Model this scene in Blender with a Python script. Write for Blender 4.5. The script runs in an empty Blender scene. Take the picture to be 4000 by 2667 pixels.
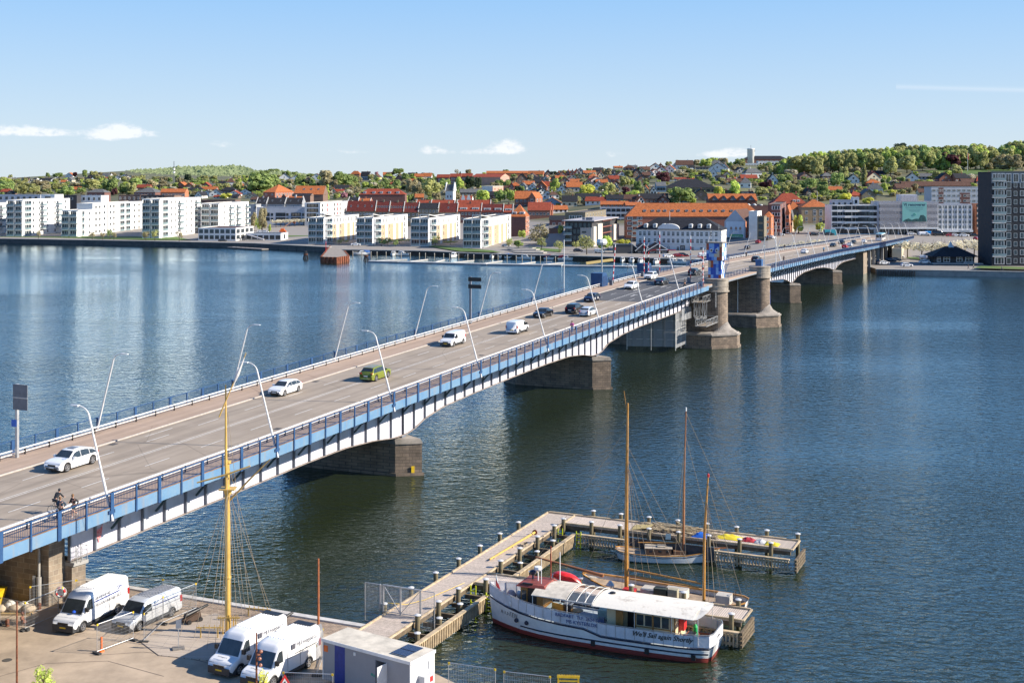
# road bridge over the sound with town, boats and quay: bpy scene script
import bpy,bmesh,math,random
from mathutils import Vector,Matrix,noise as mnoise
R=math.radians
random.seed(7)
S=bpy.context.scene
COL=S.collection
CAMZ,FOC,HZ=33.5,5000.0,700.0
cd=bpy.data.cameras.new('camera');cam=bpy.data.objects.new('camera',cd);COL.objects.link(cam)
cam.location=(0,0,CAMZ);cam.rotation_euler=(R(90),0,0)
cd.sensor_width=36;cd.lens=36*FOC/4000;cd.shift_y=-(1333.5-HZ)/4000
cd.clip_start=0.5;cd.clip_end=20000
S.camera=cam
SUN_AZ,SUN_EL=R(98),R(31)
sd=Vector((math.sin(SUN_AZ)*math.cos(SUN_EL),math.cos(SUN_AZ)*math.cos(SUN_EL),math.sin(SUN_EL)))
w=bpy.data.worlds.new("World");S.world=w;w.use_nodes=True
nt=w.node_tree;N=nt.nodes;K=nt.links
for n in list(N):N.remove(n)
out=N.new('ShaderNodeOutputWorld');bg=N.new('ShaderNodeBackground');bg.inputs[1].default_value=0.125
sky=N.new('ShaderNodeTexSky');sky.sky_type='NISHITA';sky.sun_disc=False
sky.sun_elevation=SUN_EL;sky.sun_rotation=SUN_AZ;sky.air_density=1.0;sky.dust_density=0.3;sky.ozone_density=2.6
hsv=N.new('ShaderNodeHueSaturation');hsv.inputs['Saturation'].default_value=1.0;hsv.inputs['Value'].default_value=1.0
tc=N.new('ShaderNodeTexCoord')
def wmath(op,a,b=None,c=None):
 m=N.new('ShaderNodeMath');m.operation=op
 for i,v in enumerate((a,b,c)):
  if v is None:continue
  if isinstance(v,(int,float)):m.inputs[i].default_value=v
  else:K.new(v,m.inputs[i])
 return m.outputs[0]
sep=N.new('ShaderNodeSeparateXYZ');K.new(tc.outputs['Generated'],sep.inputs[0])
az=wmath('ARCTAN2',sep.outputs['X'],sep.outputs['Y']);el=wmath('ARCSINE',sep.outputs['Z'])
comb=N.new('ShaderNodeCombineXYZ');K.new(wmath('MULTIPLY',az,60),comb.inputs[0]);K.new(wmath('MULTIPLY',el,110),comb.inputs[1])
nz=N.new('ShaderNodeTexNoise');nz.inputs['Scale'].default_value=2.1;nz.inputs['Detail'].default_value=8;nz.inputs['Roughness'].default_value=0.62
K.new(comb.outputs[0],nz.inputs['Vector'])
def pxdir(px,py):
 x=(px-2000)/FOC;z=(HZ-py)/FOC
 return math.atan2(x,1),math.asin(z/math.sqrt(1+x*x+z*z))
CL=[(40,500,150,40,.85),(190,515,120,26,.8),(400,520,90,44,1.0),(480,500,70,50,1.1),(570,520,100,26,.8),(860,555,60,30,.75),(1000,568,110,22,.45),(1210,580,150,22,.5),(1400,590,120,22,.6),(1690,580,80,34,1.0),(1850,590,90,24,.75),(1985,568,80,52,1.35),(2230,590,130,24,.5),(2400,600,60,24,.75),(2700,598,110,24,.45),(2890,590,90,34,1.0),(2810,600,70,24,.8),(3080,560,80,12,.3),(3240,575,60,22,.7),(1805,512,60,10,.4),(2235,486,50,10,.4),(90,560,90,12,.35),(660,560,60,14,.35),(-300,520,220,40,.8),(4250,560,200,40,.7),(3950,560,60,18,.5)]
tot=None
for(px,py,hw,hh,st)in CL:
 a0,e0=pxdir(px,py)
 dx=wmath('DIVIDE',wmath('SUBTRACT',az,a0),hw/FOC)
 dy=wmath('DIVIDE',wmath('SUBTRACT',el,e0-hh/FOC*.35),hh/FOC)
 dy=wmath('MULTIPLY',dy,wmath('ADD',1.0,wmath('MULTIPLY',wmath('LESS_THAN',dy,0),1.3)))
 g=wmath('MULTIPLY',wmath('EXPONENT',wmath('MULTIPLY',wmath('ADD',wmath('MULTIPLY',dx,dx),wmath('MULTIPLY',dy,dy)),-1.0)),st)
 tot=g if tot is None else wmath('ADD',tot,g)
dens=wmath('MULTIPLY',tot,nz.outputs[0])
ramp=N.new('ShaderNodeMapRange');ramp.inputs[1].default_value=0.25;ramp.inputs[2].default_value=0.66;K.new(dens,ramp.inputs[0])
ramp.interpolation_type='SMOOTHSTEP'
cfac=wmath('MULTIPLY',ramp.outputs[0],0.62)
a0,e0=pxdir(3900,350)
tilt=wmath('SUBTRACT',wmath('SUBTRACT',el,e0),wmath('MULTIPLY',wmath('SUBTRACT',az,a0),-0.05))
ln=wmath('MULTIPLY',wmath('EXPONENT',wmath('MULTIPLY',wmath('POWER',wmath('DIVIDE',tilt,0.0016),2),-1)),wmath('MULTIPLY',wmath('GREATER_THAN',az,pxdir(3500,330)[0]),0.16))
K.new(nz.outputs[0],N.new('ShaderNodeMath').inputs[0])
cfac=wmath('MAXIMUM',cfac,ln)
er=N.new('ShaderNodeMapRange');er.inputs[1].default_value=0;er.inputs[2].default_value=R(60);K.new(el,er.inputs[0])
cr=N.new('ShaderNodeValToRGB');E_=cr.color_ramp.elements;E_[0].position=0;E_[0].color=(.60,.71,.80,1);E_[1].position=1;E_[1].color=(.045,.12,.34,1)
for p_,c_ in((.04,(.52,.67,.83,1)),(.13,(.31,.55,.88,1)),(.22,(.21,.53,1.0,1)),(.38,(.14,.42,1.0,1)),(.62,(.06,.20,.55,1))):x_=E_.new(p_);x_.color=c_
K.new(er.outputs[0],cr.inputs[0])
gain=N.new('ShaderNodeVectorMath');gain.operation='SCALE';K.new(cr.outputs[0],gain.inputs[0]);gain.inputs['Scale'].default_value=4.9
sm=N.new('ShaderNodeMix');sm.data_type='RGBA';sm.inputs[0].default_value=.9;K.new(sky.outputs[0],sm.inputs[6]);K.new(gain.outputs[0],sm.inputs[7])
K.new(sm.outputs[2],hsv.inputs['Color'])
mixc=N.new('ShaderNodeMix');mixc.data_type='RGBA'
K.new(cfac,mixc.inputs[0]);K.new(hsv.outputs[0],mixc.inputs[6]);mixc.inputs[7].default_value=(5.3,5.2,5.2,1)
K.new(mixc.outputs[2],bg.inputs[0]);K.new(bg.outputs[0],out.inputs[0])
sl=bpy.data.lights.new('sun','SUN');sl.energy=5.0;sl.angle=R(0.53);sl.color=(1,.91,.78)
so=bpy.data.objects.new('sun',sl);COL.objects.link(so);so.rotation_euler=(-sd).to_track_quat('-Z','Y').to_euler();so.location=(300,-100,300)
S.view_settings.view_transform='Standard';S.view_settings.look='None';S.view_settings.exposure=0.8;S.view_settings.gamma=1
S.cycles.max_bounces=6;S.cycles.transparent_max_bounces=8;S.cycles.use_denoising=True
S.cycles.caustics_reflective=False;S.cycles.caustics_refractive=False
BT=math.atan(.4377);BS,BC=math.sin(BT),math.cos(BT)
def W(px,py,z=0.0):
 Y=FOC*(CAMZ-z)/(py-HZ);return((px-2000)/FOC*Y,Y)
def B(s,t,z=0.0):return Vector((s*BS+t*BC,s*BC-t*BS,z))
BROT=math.pi/2-BT
def interp(T,v):
 if v<=T[0][0]:return T[0][1]
 for(a,za),(b,zb)in zip(T,T[1:]):
  if v<=b:return za+(zb-za)*(v-a)/(b-a)
 return T[-1][1]
RAILZ=[(-60,5.9),(0,8.6),(64,9.95),(94,10.5),(140,11.6),(182,12.5),(226,13.4),(255,13.75),(289,13.55),(316,13.3),(362,12.6),(410,11.8),(453,10.8),(498,9.9),(542,9.1),(592,8.1),(660,7.0),(720,6.8)]
def deckz(s):return interp(RAILZ,s)-1.12
MATS={}
def mat(name,col,rough=.7,var=.12,scale=3.0,metal=0.,bump=0.,col2=None,bscale=None,spec=.5,obj=False,**kw):
 if name in MATS:return MATS[name]
 m=bpy.data.materials.new(name);m.use_nodes=True;n=m.node_tree.nodes;k=m.node_tree.links
 p=n['Principled BSDF'];p.inputs['Roughness'].default_value=rough;p.inputs['Metallic'].default_value=metal
 p.inputs['Specular IOR Level'].default_value=spec
 t=n.new('ShaderNodeTexCoord');z=n.new('ShaderNodeTexNoise');z.inputs['Scale'].default_value=scale;z.inputs['Detail'].default_value=5;z.inputs['Roughness'].default_value=.65
 k.new(t.outputs['Object'],z.inputs['Vector'])
 mx=n.new('ShaderNodeMix');mx.data_type='RGBA'
 c2=col2 if col2 else tuple(max(0,c*(1-var*2.2))for c in col)
 c1=tuple(min(1,c*(1+var*.6))for c in col)if not col2 else col
 mx.inputs[6].default_value=(*c2,1);mx.inputs[7].default_value=(*c1,1)
 mr=n.new('ShaderNodeMapRange');mr.inputs[1].default_value=.3;mr.inputs[2].default_value=.65
 k.new(z.outputs[0],mr.inputs[0]);k.new(mr.outputs[0],mx.inputs[0]);k.new(mx.outputs[2],p.inputs['Base Color'])
 if bump:
  b=n.new('ShaderNodeBump');b.inputs['Strength'].default_value=bump;b.inputs['Distance'].default_value=.05
  z2=n.new('ShaderNodeTexNoise');z2.inputs['Scale'].default_value=bscale or scale*6;k.new(t.outputs['Object'],z2.inputs['Vector'])
  k.new(z2.outputs[0],b.inputs['Height']);k.new(b.outputs[0],p.inputs['Normal'])
 MATS[name]=m;return m
def brick(name,c1,c2,mortar,w,h,msize=.02,rough=.85,off=.5,noisy=.35,proj='xz',bumps=.3):
 """masonry laid in object space: proj tells which axes carry the courses"""
 if name in MATS:return MATS[name]
 m=bpy.data.materials.new(name);m.use_nodes=True;n=m.node_tree.nodes;k=m.node_tree.links
 p=n['Principled BSDF'];p.inputs['Roughness'].default_value=rough
 t=n.new('ShaderNodeTexCoord');s=n.new('ShaderNodeSeparateXYZ');k.new(t.outputs['Object'],s.inputs[0])
 c=n.new('ShaderNodeCombineXYZ')
 if proj=='xz':
  a=n.new('ShaderNodeMath');a.operation='ADD';k.new(s.outputs[0],a.inputs[0]);k.new(s.outputs[1],a.inputs[1])
  k.new(a.outputs[0],c.inputs[0]);k.new(s.outputs[2],c.inputs[1])
 else:
  k.new(s.outputs[0],c.inputs[0]);k.new(s.outputs[1],c.inputs[1])
 b=n.new('ShaderNodeTexBrick');k.new(c.outputs[0],b.inputs['Vector']);b.offset=off
 b.inputs['Scale'].default_value=1;b.inputs['Brick Width'].default_value=w;b.inputs['Row Height'].default_value=h
 b.inputs['Mortar Size'].default_value=msize;b.inputs['Color1'].default_value=(*c1,1);b.inputs['Color2'].default_value=(*c2,1);b.inputs['Mortar'].default_value=(*mortar,1)
 b.inputs['Bias'].default_value=0
 z=n.new('ShaderNodeTexNoise');z.inputs['Scale'].default_value=.6/max(w,.1);z.inputs['Detail'].default_value=6;k.new(t.outputs['Object'],z.inputs['Vector'])
 mx=n.new('ShaderNodeMix');mx.data_type='RGBA';mx.blend_type='MULTIPLY';mx.inputs[0].default_value=noisy
 rr=n.new('ShaderNodeMapRange');rr.inputs[1].default_value=.3;rr.inputs[2].default_value=.7;rr.inputs[3].default_value=.35;rr.inputs[4].default_value=1.25
 k.new(z.outputs[0],rr.inputs[0]);k.new(b.outputs['Color'],mx.inputs[6]);k.new(rr.outputs[0],mx.inputs[7]);k.new(mx.outputs[2],p.inputs['Base Color'])
 bp=n.new('ShaderNodeBump');bp.inputs['Strength'].default_value=bumps;bp.inputs['Distance'].default_value=.03;k.new(b.outputs['Fac'],bp.inputs['Height']);bp.invert=True
 k.new(bp.outputs[0],p.inputs['Normal'])
 MATS[name]=m;return m
def streak(m,col,amt=.5,sx=1.6,sz=.12,lo=.52,hi=.72):
 n=m.node_tree.nodes;k=m.node_tree.links;p=n['Principled BSDF'];src=p.inputs['Base Color'].links[0].from_socket
 t=n.new('ShaderNodeTexCoord');mp=n.new('ShaderNodeMapping');mp.inputs['Scale'].default_value=(sx,sx,sz);k.new(t.outputs['Object'],mp.inputs[0])
 z=n.new('ShaderNodeTexNoise');z.inputs['Scale'].default_value=1;z.inputs['Detail'].default_value=5;z.inputs['Roughness'].default_value=.7;k.new(mp.outputs[0],z.inputs[0])
 mr=n.new('ShaderNodeMapRange');mr.inputs[1].default_value=lo;mr.inputs[2].default_value=hi;mr.inputs[4].default_value=amt;k.new(z.outputs[0],mr.inputs[0])
 mx=n.new('ShaderNodeMix');mx.data_type='RGBA';k.new(mr.outputs[0],mx.inputs[0]);k.new(src,mx.inputs[6]);mx.inputs[7].default_value=(*col,1);k.new(mx.outputs[2],p.inputs['Base Color'])
 return m
M_GLASS=mat('window glass',(.035,.05,.06),.08,.3,1.5,spec=.8)
M_CARGLASS=mat('car glass',(.035,.045,.05),.05,.2,2,spec=.9)
M_BLUE=mat('blue bridge paint',(.018,.062,.165),.45,.22,1.3,col2=(.03,.09,.21))
M_BLUE_D=mat('darker blue bridge paint',(.015,.05,.14),.5,.2,2)
M_GIRD=mat('white girder paint',(.62,.62,.70),.5,.08,.8)
M_GIRD_D=mat('grey girder stiffener paint',(.16,.18,.22),.55,.15,2)
M_WHITE=mat('white paint',(.78,.78,.76),.35,.06,2)
M_WHITE_D=mat('weathered white paint',(.66,.65,.62),.6,.14,1.2)
M_STEEL=mat('galvanised steel',(.5,.51,.52),.38,.12,4,metal=.5)
M_BLACK=mat('black paint',(.018,.018,.02),.45,.2,4)
M_RUBBER=mat('tyre rubber',(.022,.022,.023),.85,.2,8)
M_RUST=mat('rusty iron',(.22,.075,.035),.8,.3,6)
M_YELL=mat('yellow paint',(.75,.50,.02),.45,.12,3)
M_RED=mat('red paint',(.62,.03,.03),.4,.12,3)
M_ORANGE=mat('orange plastic',(.8,.16,.02),.5,.1,3)
class MB:
 def __init__(s):s.v=[];s.f=[];s.m=[];s.mi=0;s.X=None
 def add(s,vs,fs):
  o=len(s.v)
  if s.X is not None:vs=[s.X@Vector(v)for v in vs]
  s.v+=[tuple(v)for v in vs];s.f+=[tuple(i+o for i in f)for f in fs];s.m+=[s.mi]*len(fs);return s
 def box(s,x0,x1,y0,y1,z0,z1):
  return s.add([(x0,y0,z0),(x1,y0,z0),(x1,y1,z0),(x0,y1,z0),(x0,y0,z1),(x1,y0,z1),(x1,y1,z1),(x0,y1,z1)],[(0,3,2,1),(4,5,6,7),(0,1,5,4),(1,2,6,5),(2,3,7,6),(3,0,4,7)])
 def hexa(s,p):
  return s.add(p,[(0,3,2,1),(4,5,6,7),(0,1,5,4),(1,2,6,5),(2,3,7,6),(3,0,4,7)])
 def bar(s,a,b,w,h=None,up=(0,0,1)):
  a=Vector(a);b=Vector(b);h=h or w;d=(b-a)
  if d.length<1e-6:return s
  d.normalize();u=Vector(up);sx=d.cross(u)
  if sx.length<1e-4:sx=d.cross(Vector((1,0,0)))
  sx.normalize();sy=sx.cross(d);sx*=w/2;sy*=h/2
  return s.hexa([a-sx-sy,a+sx-sy,b+sx-sy,b-sx-sy,a-sx+sy,a+sx+sy,b+sx+sy,b-sx+sy])
 def tube(s,pts,r,n=8,cap=True):
  pts=[Vector(p)for p in pts];rs=r if isinstance(r,(list,tuple))else[r]*len(pts);vs=[];fs=[]
  pr=None
  for i,p in enumerate(pts):
   d=(pts[min(i+1,len(pts)-1)]-pts[max(i-1,0)]).normalized()
   if pr is None:
    u=d.cross(Vector((0,0,1)));
    if u.length<1e-3:u=d.cross(Vector((1,0,0)))
   else:u=pr-d*pr.dot(d)
   u.normalize();pr=u;v=d.cross(u)
   for k in range(n):
    a=2*math.pi*k/n;vs.append(p+(u*math.cos(a)+v*math.sin(a))*rs[i])
  for i in range(len(pts)-1):
   for k in range(n):fs.append((i*n+k,i*n+(k+1)%n,(i+1)*n+(k+1)%n,(i+1)*n+k))
  if cap:fs+=[tuple(range(n-1,-1,-1)),tuple((len(pts)-1)*n+k for k in range(n))]
  return s.add(vs,fs)
 def prism(s,poly,z0,z1,top=None):
  n=len(poly);tp=top or poly
  return s.add([(x,y,z0)for x,y in poly]+[(x,y,z1)for x,y in tp],[tuple(range(n-1,-1,-1)),tuple(range(n,2*n))]+[(i,(i+1)%n,n+(i+1)%n,n+i)for i in range(n)])
 def lathe(s,prof,n=24,c=(0,0),ang=(0,2*math.pi)):
  vs=[];fs=[]
  for r,z in prof:
   for k in range(n):a=ang[0]+(ang[1]-ang[0])*k/n;vs.append((c[0]+r*math.cos(a),c[1]+r*math.sin(a),z))
  for i in range(len(prof)-1):
   for k in range(n):fs.append((i*n+k,i*n+(k+1)%n,(i+1)*n+(k+1)%n,(i+1)*n+k))
  fs+=[tuple(range(n-1,-1,-1)),tuple((len(prof)-1)*n+k for k in range(n))]
  return s.add(vs,fs)
 def torus(s,c,R1,r,axis='y',n=18,m=6):
  vs=[];fs=[]
  for i in range(n):
   a=2*math.pi*i/n
   for j in range(m):
    b=2*math.pi*j/m;rr=R1+r*math.cos(b);h=r*math.sin(b);x,y=rr*math.cos(a),rr*math.sin(a)
    vs.append({'z':(x,y,h),'y':(x,h,y),'x':(h,x,y)}[axis])
  vs=[(c[0]+v[0],c[1]+v[1],c[2]+v[2])for v in vs]
  for i in range(n):
   for j in range(m):fs.append((i*m+j,((i+1)%n)*m+j,((i+1)%n)*m+(j+1)%m,i*m+(j+1)%m))
  return s.add(vs,fs)
 def mesh(s,name,mats,smooth=False):
  me=bpy.data.meshes.new(name);me.from_pydata(s.v,[],s.f)
  mats=mats if isinstance(mats,(list,tuple))else[mats]
  for m in mats:me.materials.append(m)
  if len(mats)>1:me.polygons.foreach_set('material_index',s.m)
  if smooth:me.polygons.foreach_set('use_smooth',[True]*len(me.polygons))
  me.update();return me
 def build(s,name,mats,parent=None,smooth=False,loc=None,rz=0):
  return link(name,s.mesh(name,mats,smooth),parent,loc,rz)
def link(name,me,parent=None,loc=None,rz=0,scale=None,rot=None):
 o=bpy.data.objects.new(name,me);COL.objects.link(o)
 if parent:o.parent=parent
 if loc is not None:o.location=loc
 if rot is not None:o.rotation_euler=rot
 elif rz:o.rotation_euler=(0,0,rz)
 if scale is not None:o.scale=scale
 return o
LABELS={}
def tag(o,label=None,cat=None,group=None,kind=None):
 if label:
  o['label']=label;LABELS.setdefault(label,[]).append(o.name)
 if cat:o['category']=cat
 if group:o['group']=group
 if kind:o['kind']=kind
 return o
def thing(name,label,cat,loc=(0,0,0),rz=0,group=None):
 o=bpy.data.objects.new(name,None);COL.objects.link(o);o.location=loc;o.rotation_euler=(0,0,rz);o.empty_display_size=.2
 return tag(o,label,cat,group)
def copy_tree(o,parent=None):
 c=o.copy();COL.objects.link(c)
 if parent:c.parent=parent
 for ch in list(o.children):copy_tree(ch,c)
 return c
def structure(o):o['kind']='structure';return o
def text(body,size,m,parent,loc,rot,name='lettering',align='LEFT',ext=.004,shear=0,space=1.0,bold=0,scale=None):
 c=bpy.data.curves.new(name,'FONT');c.body=body;c.size=size;c.extrude=ext;c.align_x=align;c.shear=shear;c.space_character=space;c.offset=bold
 c.resolution_u=2
 t=bpy.data.objects.new('tmp',c);COL.objects.link(t);me=bpy.data.meshes.new_from_object(t);bpy.data.objects.remove(t)
 me.materials.clear();me.materials.append(m)
 o=link(name,me,parent,loc,rot=rot)
 if scale:o.scale=scale
 return o
def water_mat():
 m=bpy.data.materials.new('sound water');m.use_nodes=True;n=m.node_tree.nodes;k=m.node_tree.links
 p=n['Principled BSDF'];p.inputs['Base Color'].default_value=(.016,.023,.007,1);p.inputs['IOR'].default_value=1.40
 t=n.new('ShaderNodeTexCoord');mp=n.new('ShaderNodeMapping');mp.inputs['Scale'].default_value=(.8,1.3,1);mp.inputs['Rotation'].default_value=(0,0,R(20));k.new(t.outputs['Object'],mp.inputs[0])
 def nz(sc,det,dist=0.):
  z=n.new('ShaderNodeTexNoise');z.inputs['Scale'].default_value=sc;z.inputs['Detail'].default_value=det;z.inputs['Distortion'].default_value=dist;k.new(mp.outputs[0],z.inputs[0]);return z.outputs[0]
 def ma(op,a,b):
  x=n.new('ShaderNodeMath');x.operation=op
  for i,v in enumerate((a,b)):
   if isinstance(v,(int,float)):x.inputs[i].default_value=v
   else:k.new(v,x.inputs[i])
  return x.outputs[0]
 small=nz(1.35,3,.4);mid=nz(.33,2);big=nz(.012,3,.6);patch=n.new('ShaderNodeMapRange');patch.inputs[1].default_value=.36;patch.inputs[2].default_value=.62;patch.inputs[3].default_value=.42;patch.inputs[4].default_value=1.0
 k.new(big,patch.inputs[0])
 h=ma('ADD',ma('MULTIPLY',small,.27),ma('MULTIPLY',mid,.27))
 h=ma('MULTIPLY',h,patch.outputs[0])
 sp=n.new('ShaderNodeSeparateXYZ');k.new(t.outputs['Object'],sp.inputs[0])
 lee=n.new('ShaderNodeMapRange');lee.inputs[1].default_value=330;lee.inputs[2].default_value=600;lee.inputs[3].default_value=1.0;lee.inputs[4].default_value=.38;k.new(sp.outputs[1],lee.inputs[0])
 h=ma('MULTIPLY',h,lee.outputs[0])
 b=n.new('ShaderNodeBump');b.inputs['Strength'].default_value=1;b.inputs['Distance'].default_value=1.0;k.new(h,b.inputs['Height'])
 d=n.new('ShaderNodeBsdfDiffuse');d.inputs[0].default_value=(.020,.028,.012,1)
 g=n.new('ShaderNodeBsdfGlossy');g.inputs['Color'].default_value=(.78,.93,1,1);g.inputs['Roughness'].default_value=.05;k.new(b.outputs[0],g.inputs['Normal'])
 fr=n.new('ShaderNodeFresnel');fr.inputs[0].default_value=1.40;k.new(b.outputs[0],fr.inputs['Normal']);f2=ma('MULTIPLY',fr.outputs[0],1.3);f3=ma('MINIMUM',f2,1.0)
 ms=n.new('ShaderNodeMixShader');k.new(f3,ms.inputs[0]);k.new(d.outputs[0],ms.inputs[1]);k.new(g.outputs[0],ms.inputs[2]);k.new(ms.outputs[0],n['Material Output'].inputs[0])
 n.remove(p)
 return m
wm=water_mat()
b=MB();b.add([(-6000,-600,0),(6000,-600,0),(6000,9000,0),(-6000,9000,0)],[(0,1,2,3)])
structure(b.build('water',wm))
SHORE=[(-2600,938),(-600,944),(0,950),(500,959),(1000,970),(1293,986),(1294,986),(1340,991),(1660,996),(1900,1008),(2400,1021),(2700,1030),(2950,1038),(3300,1046),(3400,1060),(3420,1072),(4000,1083),(5200,1100),(6600,1120)]
def shoreY(px):return FOC*CAMZ/(interp(SHORE,px)-HZ)
TY=[300,470,530,556,640,700,800,900,1050,1200,1400,1700,2100,2600,3400,6000,9000]
TT={-2600:[1.6,1.6,1.6,1.6,1.6,2,3,4,7,12,18,25,30,33,35,35,20],0:[1.6,1.6,1.6,1.6,1.6,2,3,4,7,12,18,24,30,33,35,35,20],500:[1.6,1.6,1.6,1.6,1.6,2,3,4,8,13,19,25,31,44,58,40,20],1000:[1.6,1.6,1.6,1.6,1.7,2,3,5,10,15.5,22,31,35,40,46,40,20],1500:[1.6,1.6,1.6,1.6,1.7,2,3,5,10,16,25,33,36,37,38,36,20],2000:[1.6,1.6,1.6,1.6,2,3,8,14,20,26,32,36,38,38,38,36,20],2500:[1.6,1.6,1.6,2,3.5,8,16,23,31,40,47,50,48,44,40,36,20],2750:[1.6,1.6,2,3,5,8,14,22,32,41,49,53,52,48,42,36,20],3000:[1.6,2.2,5,6.6,7,8,12,20,31,40,48,55,58,52,44,36,20],3300:[1.6,1.6,4.5,6.8,7,8,12.5,21,32,41,49,55,58,52,44,36,20],3500:[1.6,1.6,1.8,6.8,7,8,13,22,33,42,50,55,58,52,44,36,20],4000:[1.6,1.6,1.8,6.0,6.5,8,14,24,37,45,52,55,58,52,44,36,20],6600:[1.6,1.6,1.8,6.0,6.5,8,14,24,37,45,52,55,58,52,44,36,20]}
TX=sorted(TT)
def terr(px,Y):
 px=min(max(px,TX[0]),TX[-1]-1)
 for a,b_ in zip(TX,TX[1:]):
  if px<=b_:break
 za=interp(list(zip(TY,TT[a])),Y);zb=interp(list(zip(TY,TT[b_])),Y);k=(px-a)/(b_-a)
 return za+(zb-za)*k
def terrXY(X,Y):return terr(2000+FOC*X/Y,Y)
def ground_at(px,py,Ymin=560):
 """distance at which the far terrain is seen at this pixel"""
 Y=Ymin
 while Y<3300:
  if HZ+FOC*(CAMZ-terr(px,Y))/Y<=py:return Y
  Y+=4
 return 2300
b=MB();cols=list(range(-2600,6601,40));rows=None
rr=[0,1e-3]
vs=[];nrow=0
fr=[0,.02,.06,.1,.15,.2,.28,.36,.44,.52,.6,.68,.76,.84,.92,1.0]
for px in cols:
 y0=shoreY(px);u=(px-2000)/FOC
 ys=[y0+(700-y0)*k for k in fr]+[740+40*i for i in range(40)]+[2400,2600,2900,3200,3600,4400,6000,9000]
 nrow=len(ys)+1
 vs.append((u*y0,y0,-3));vs.append((u*y0,y0,1.6))
 for Y in ys[1:]:vs.append((u*Y,Y,max(1.6,terr(px,Y))))
fs=[]
for i in range(len(cols)-1):
 for j in range(nrow-1):
  a=i*nrow+j;fs.append((a,a+nrow,a+nrow+1,a+1))
b.add(vs,fs)
def land_mat():
 m=bpy.data.materials.new('far town ground');m.use_nodes=True;n=m.node_tree.nodes;k=m.node_tree.links;p=n['Principled BSDF'];p.inputs['Roughness'].default_value=.9
 t=n.new('ShaderNodeTexCoord');z=n.new('ShaderNodeTexNoise');z.inputs['Scale'].default_value=.03;z.inputs['Detail'].default_value=8;k.new(t.outputs['Object'],z.inputs[0])
 r=n.new('ShaderNodeValToRGB');e=r.color_ramp.elements;e[0].position=.35;e[0].color=(.06,.075,.03,1);e[1].position=.68;e[1].color=(.15,.16,.06,1)
 x=r.color_ramp.elements.new(.5);x.color=(.12,.11,.06,1)
 k.new(z.outputs[0],r.inputs[0])
 s=n.new('ShaderNodeSeparateXYZ');k.new(t.outputs['Object'],s.inputs[0])
 mr=n.new('ShaderNodeMapRange');mr.inputs[1].default_value=2.4;mr.inputs[2].default_value=3.6;k.new(s.outputs[2],mr.inputs[0])
 mr2=n.new('ShaderNodeMapRange');mr2.inputs[1].default_value=7.4;mr2.inputs[2].default_value=9;k.new(s.outputs[2],mr2.inputs[0])
 mx=n.new('ShaderNodeMix');mx.data_type='RGBA';mx.inputs[6].default_value=(.26,.235,.21,1);k.new(mr2.outputs[0],mx.inputs[0]);k.new(r.outputs[0],mx.inputs[7]);k.new(mx.outputs[2],p.inputs['Base Color'])
 return m
structure(b.build('ground',land_mat()))
M_QWALL=brick('far quay stone',(.13,.125,.12),(.09,.09,.09),(.06,.06,.06),1.6,.55,.05)
M_QTIMB=mat('dark quay timber',(.05,.042,.035),.85,.3,1)
M_CONC=mat('concrete',(.36,.35,.33),.85,.12,.5,bump=.2)
def quay(name,label,pts,top,m,cap=.25,capm=None,out_=1.2,z0=-2):
 r=thing(name,label,'quay wall');b=MB();c=MB()
 P=[(*((px-2000)/FOC*shoreY(px),shoreY(px)),)for px in pts]
 def off(i,d):
  a=Vector(P[max(i-1,0)]);e=Vector(P[min(i+1,len(P)-1)]);t_=(e-a).normalized();nrm=Vector((t_.y,-t_.x));return Vector(P[i])+nrm*d
 for i in range(len(P)-1):
  f0,f1,g0,g1=off(i,out_),off(i+1,out_),off(i,-.6),off(i+1,-.6)
  b.hexa([(*f0,z0),(*f1,z0),(*g1,z0),(*g0,z0),(*f0,top-cap),(*f1,top-cap),(*g1,top-cap),(*g0,top-cap)])
  f0,f1=off(i,out_+.12),off(i+1,out_+.12)
  c.hexa([(*f0,top-cap+.003),(*f1,top-cap+.003),(*g1,top-cap+.003),(*g0,top-cap+.003),(*f0,top),(*f1,top),(*g1,top),(*g0,top)])
 b.build('wall',m,r);c.build('coping',capm or M_CONC,r)
 return r
quay('quay_wall','long grey stone sea wall below the white blocks of flats',list(range(-1400,1281,80))+[1293],2.55,M_QWALL)
q2=quay('quay_wall','dark timber quay with pale deck edge behind the moored motorboats',[1340]+list(range(1380,2700,60)),2.0,M_QTIMB,.35)
quay('quay_wall','dark quay under and just beyond the bridge on the far shore',[2700,2950,3100,3300,3400],1.9,M_QTIMB,.3)
quay('quay_wall','low concrete quay in front of the dark pavilion and the black tower',[3420,3500,3600,3700,3800,3900,4000,4200,4500,5000],2.0,M_CONC,.3)
b=MB()
for i in range(17):
 px=3425+i*9.2;Y=shoreY(px)-1.6;b.bar(((px-2000)/FOC*Y,Y,-1),((px-2000)/FOC*Y,Y,1.6),.35)
tag(b.build('fender_timber_row',M_BLACK),'row of black fender timbers on the quay below the parked cars','fender timbers')
QZ=1.4
QE=[(-1200,2010),(-600,2107),(325,2260),(509,2292),(700,2323),(1000,2372),(1434,2443),(1500,2466)]
E_=[Vector(W(px,py,QZ))for px,py in QE]
def lerp(a,b,k):return a+(b-a)*k
qpoly=[tuple(v)for v in E_]+[W(1640,2600,QZ),W(1790,2672,QZ),W(2900,2790,QZ),(40,62),(40,-40),(-160,-40),(-160,80)]
M_ASPH_Q=mat('worn quay asphalt',(.44,.345,.25),.9,.16,.35,bump=.25,bscale=30)
b=MB();b.prism([p for p in reversed(qpoly)],-3,QZ);structure(b.build('quay_ground',M_ASPH_Q))
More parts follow.
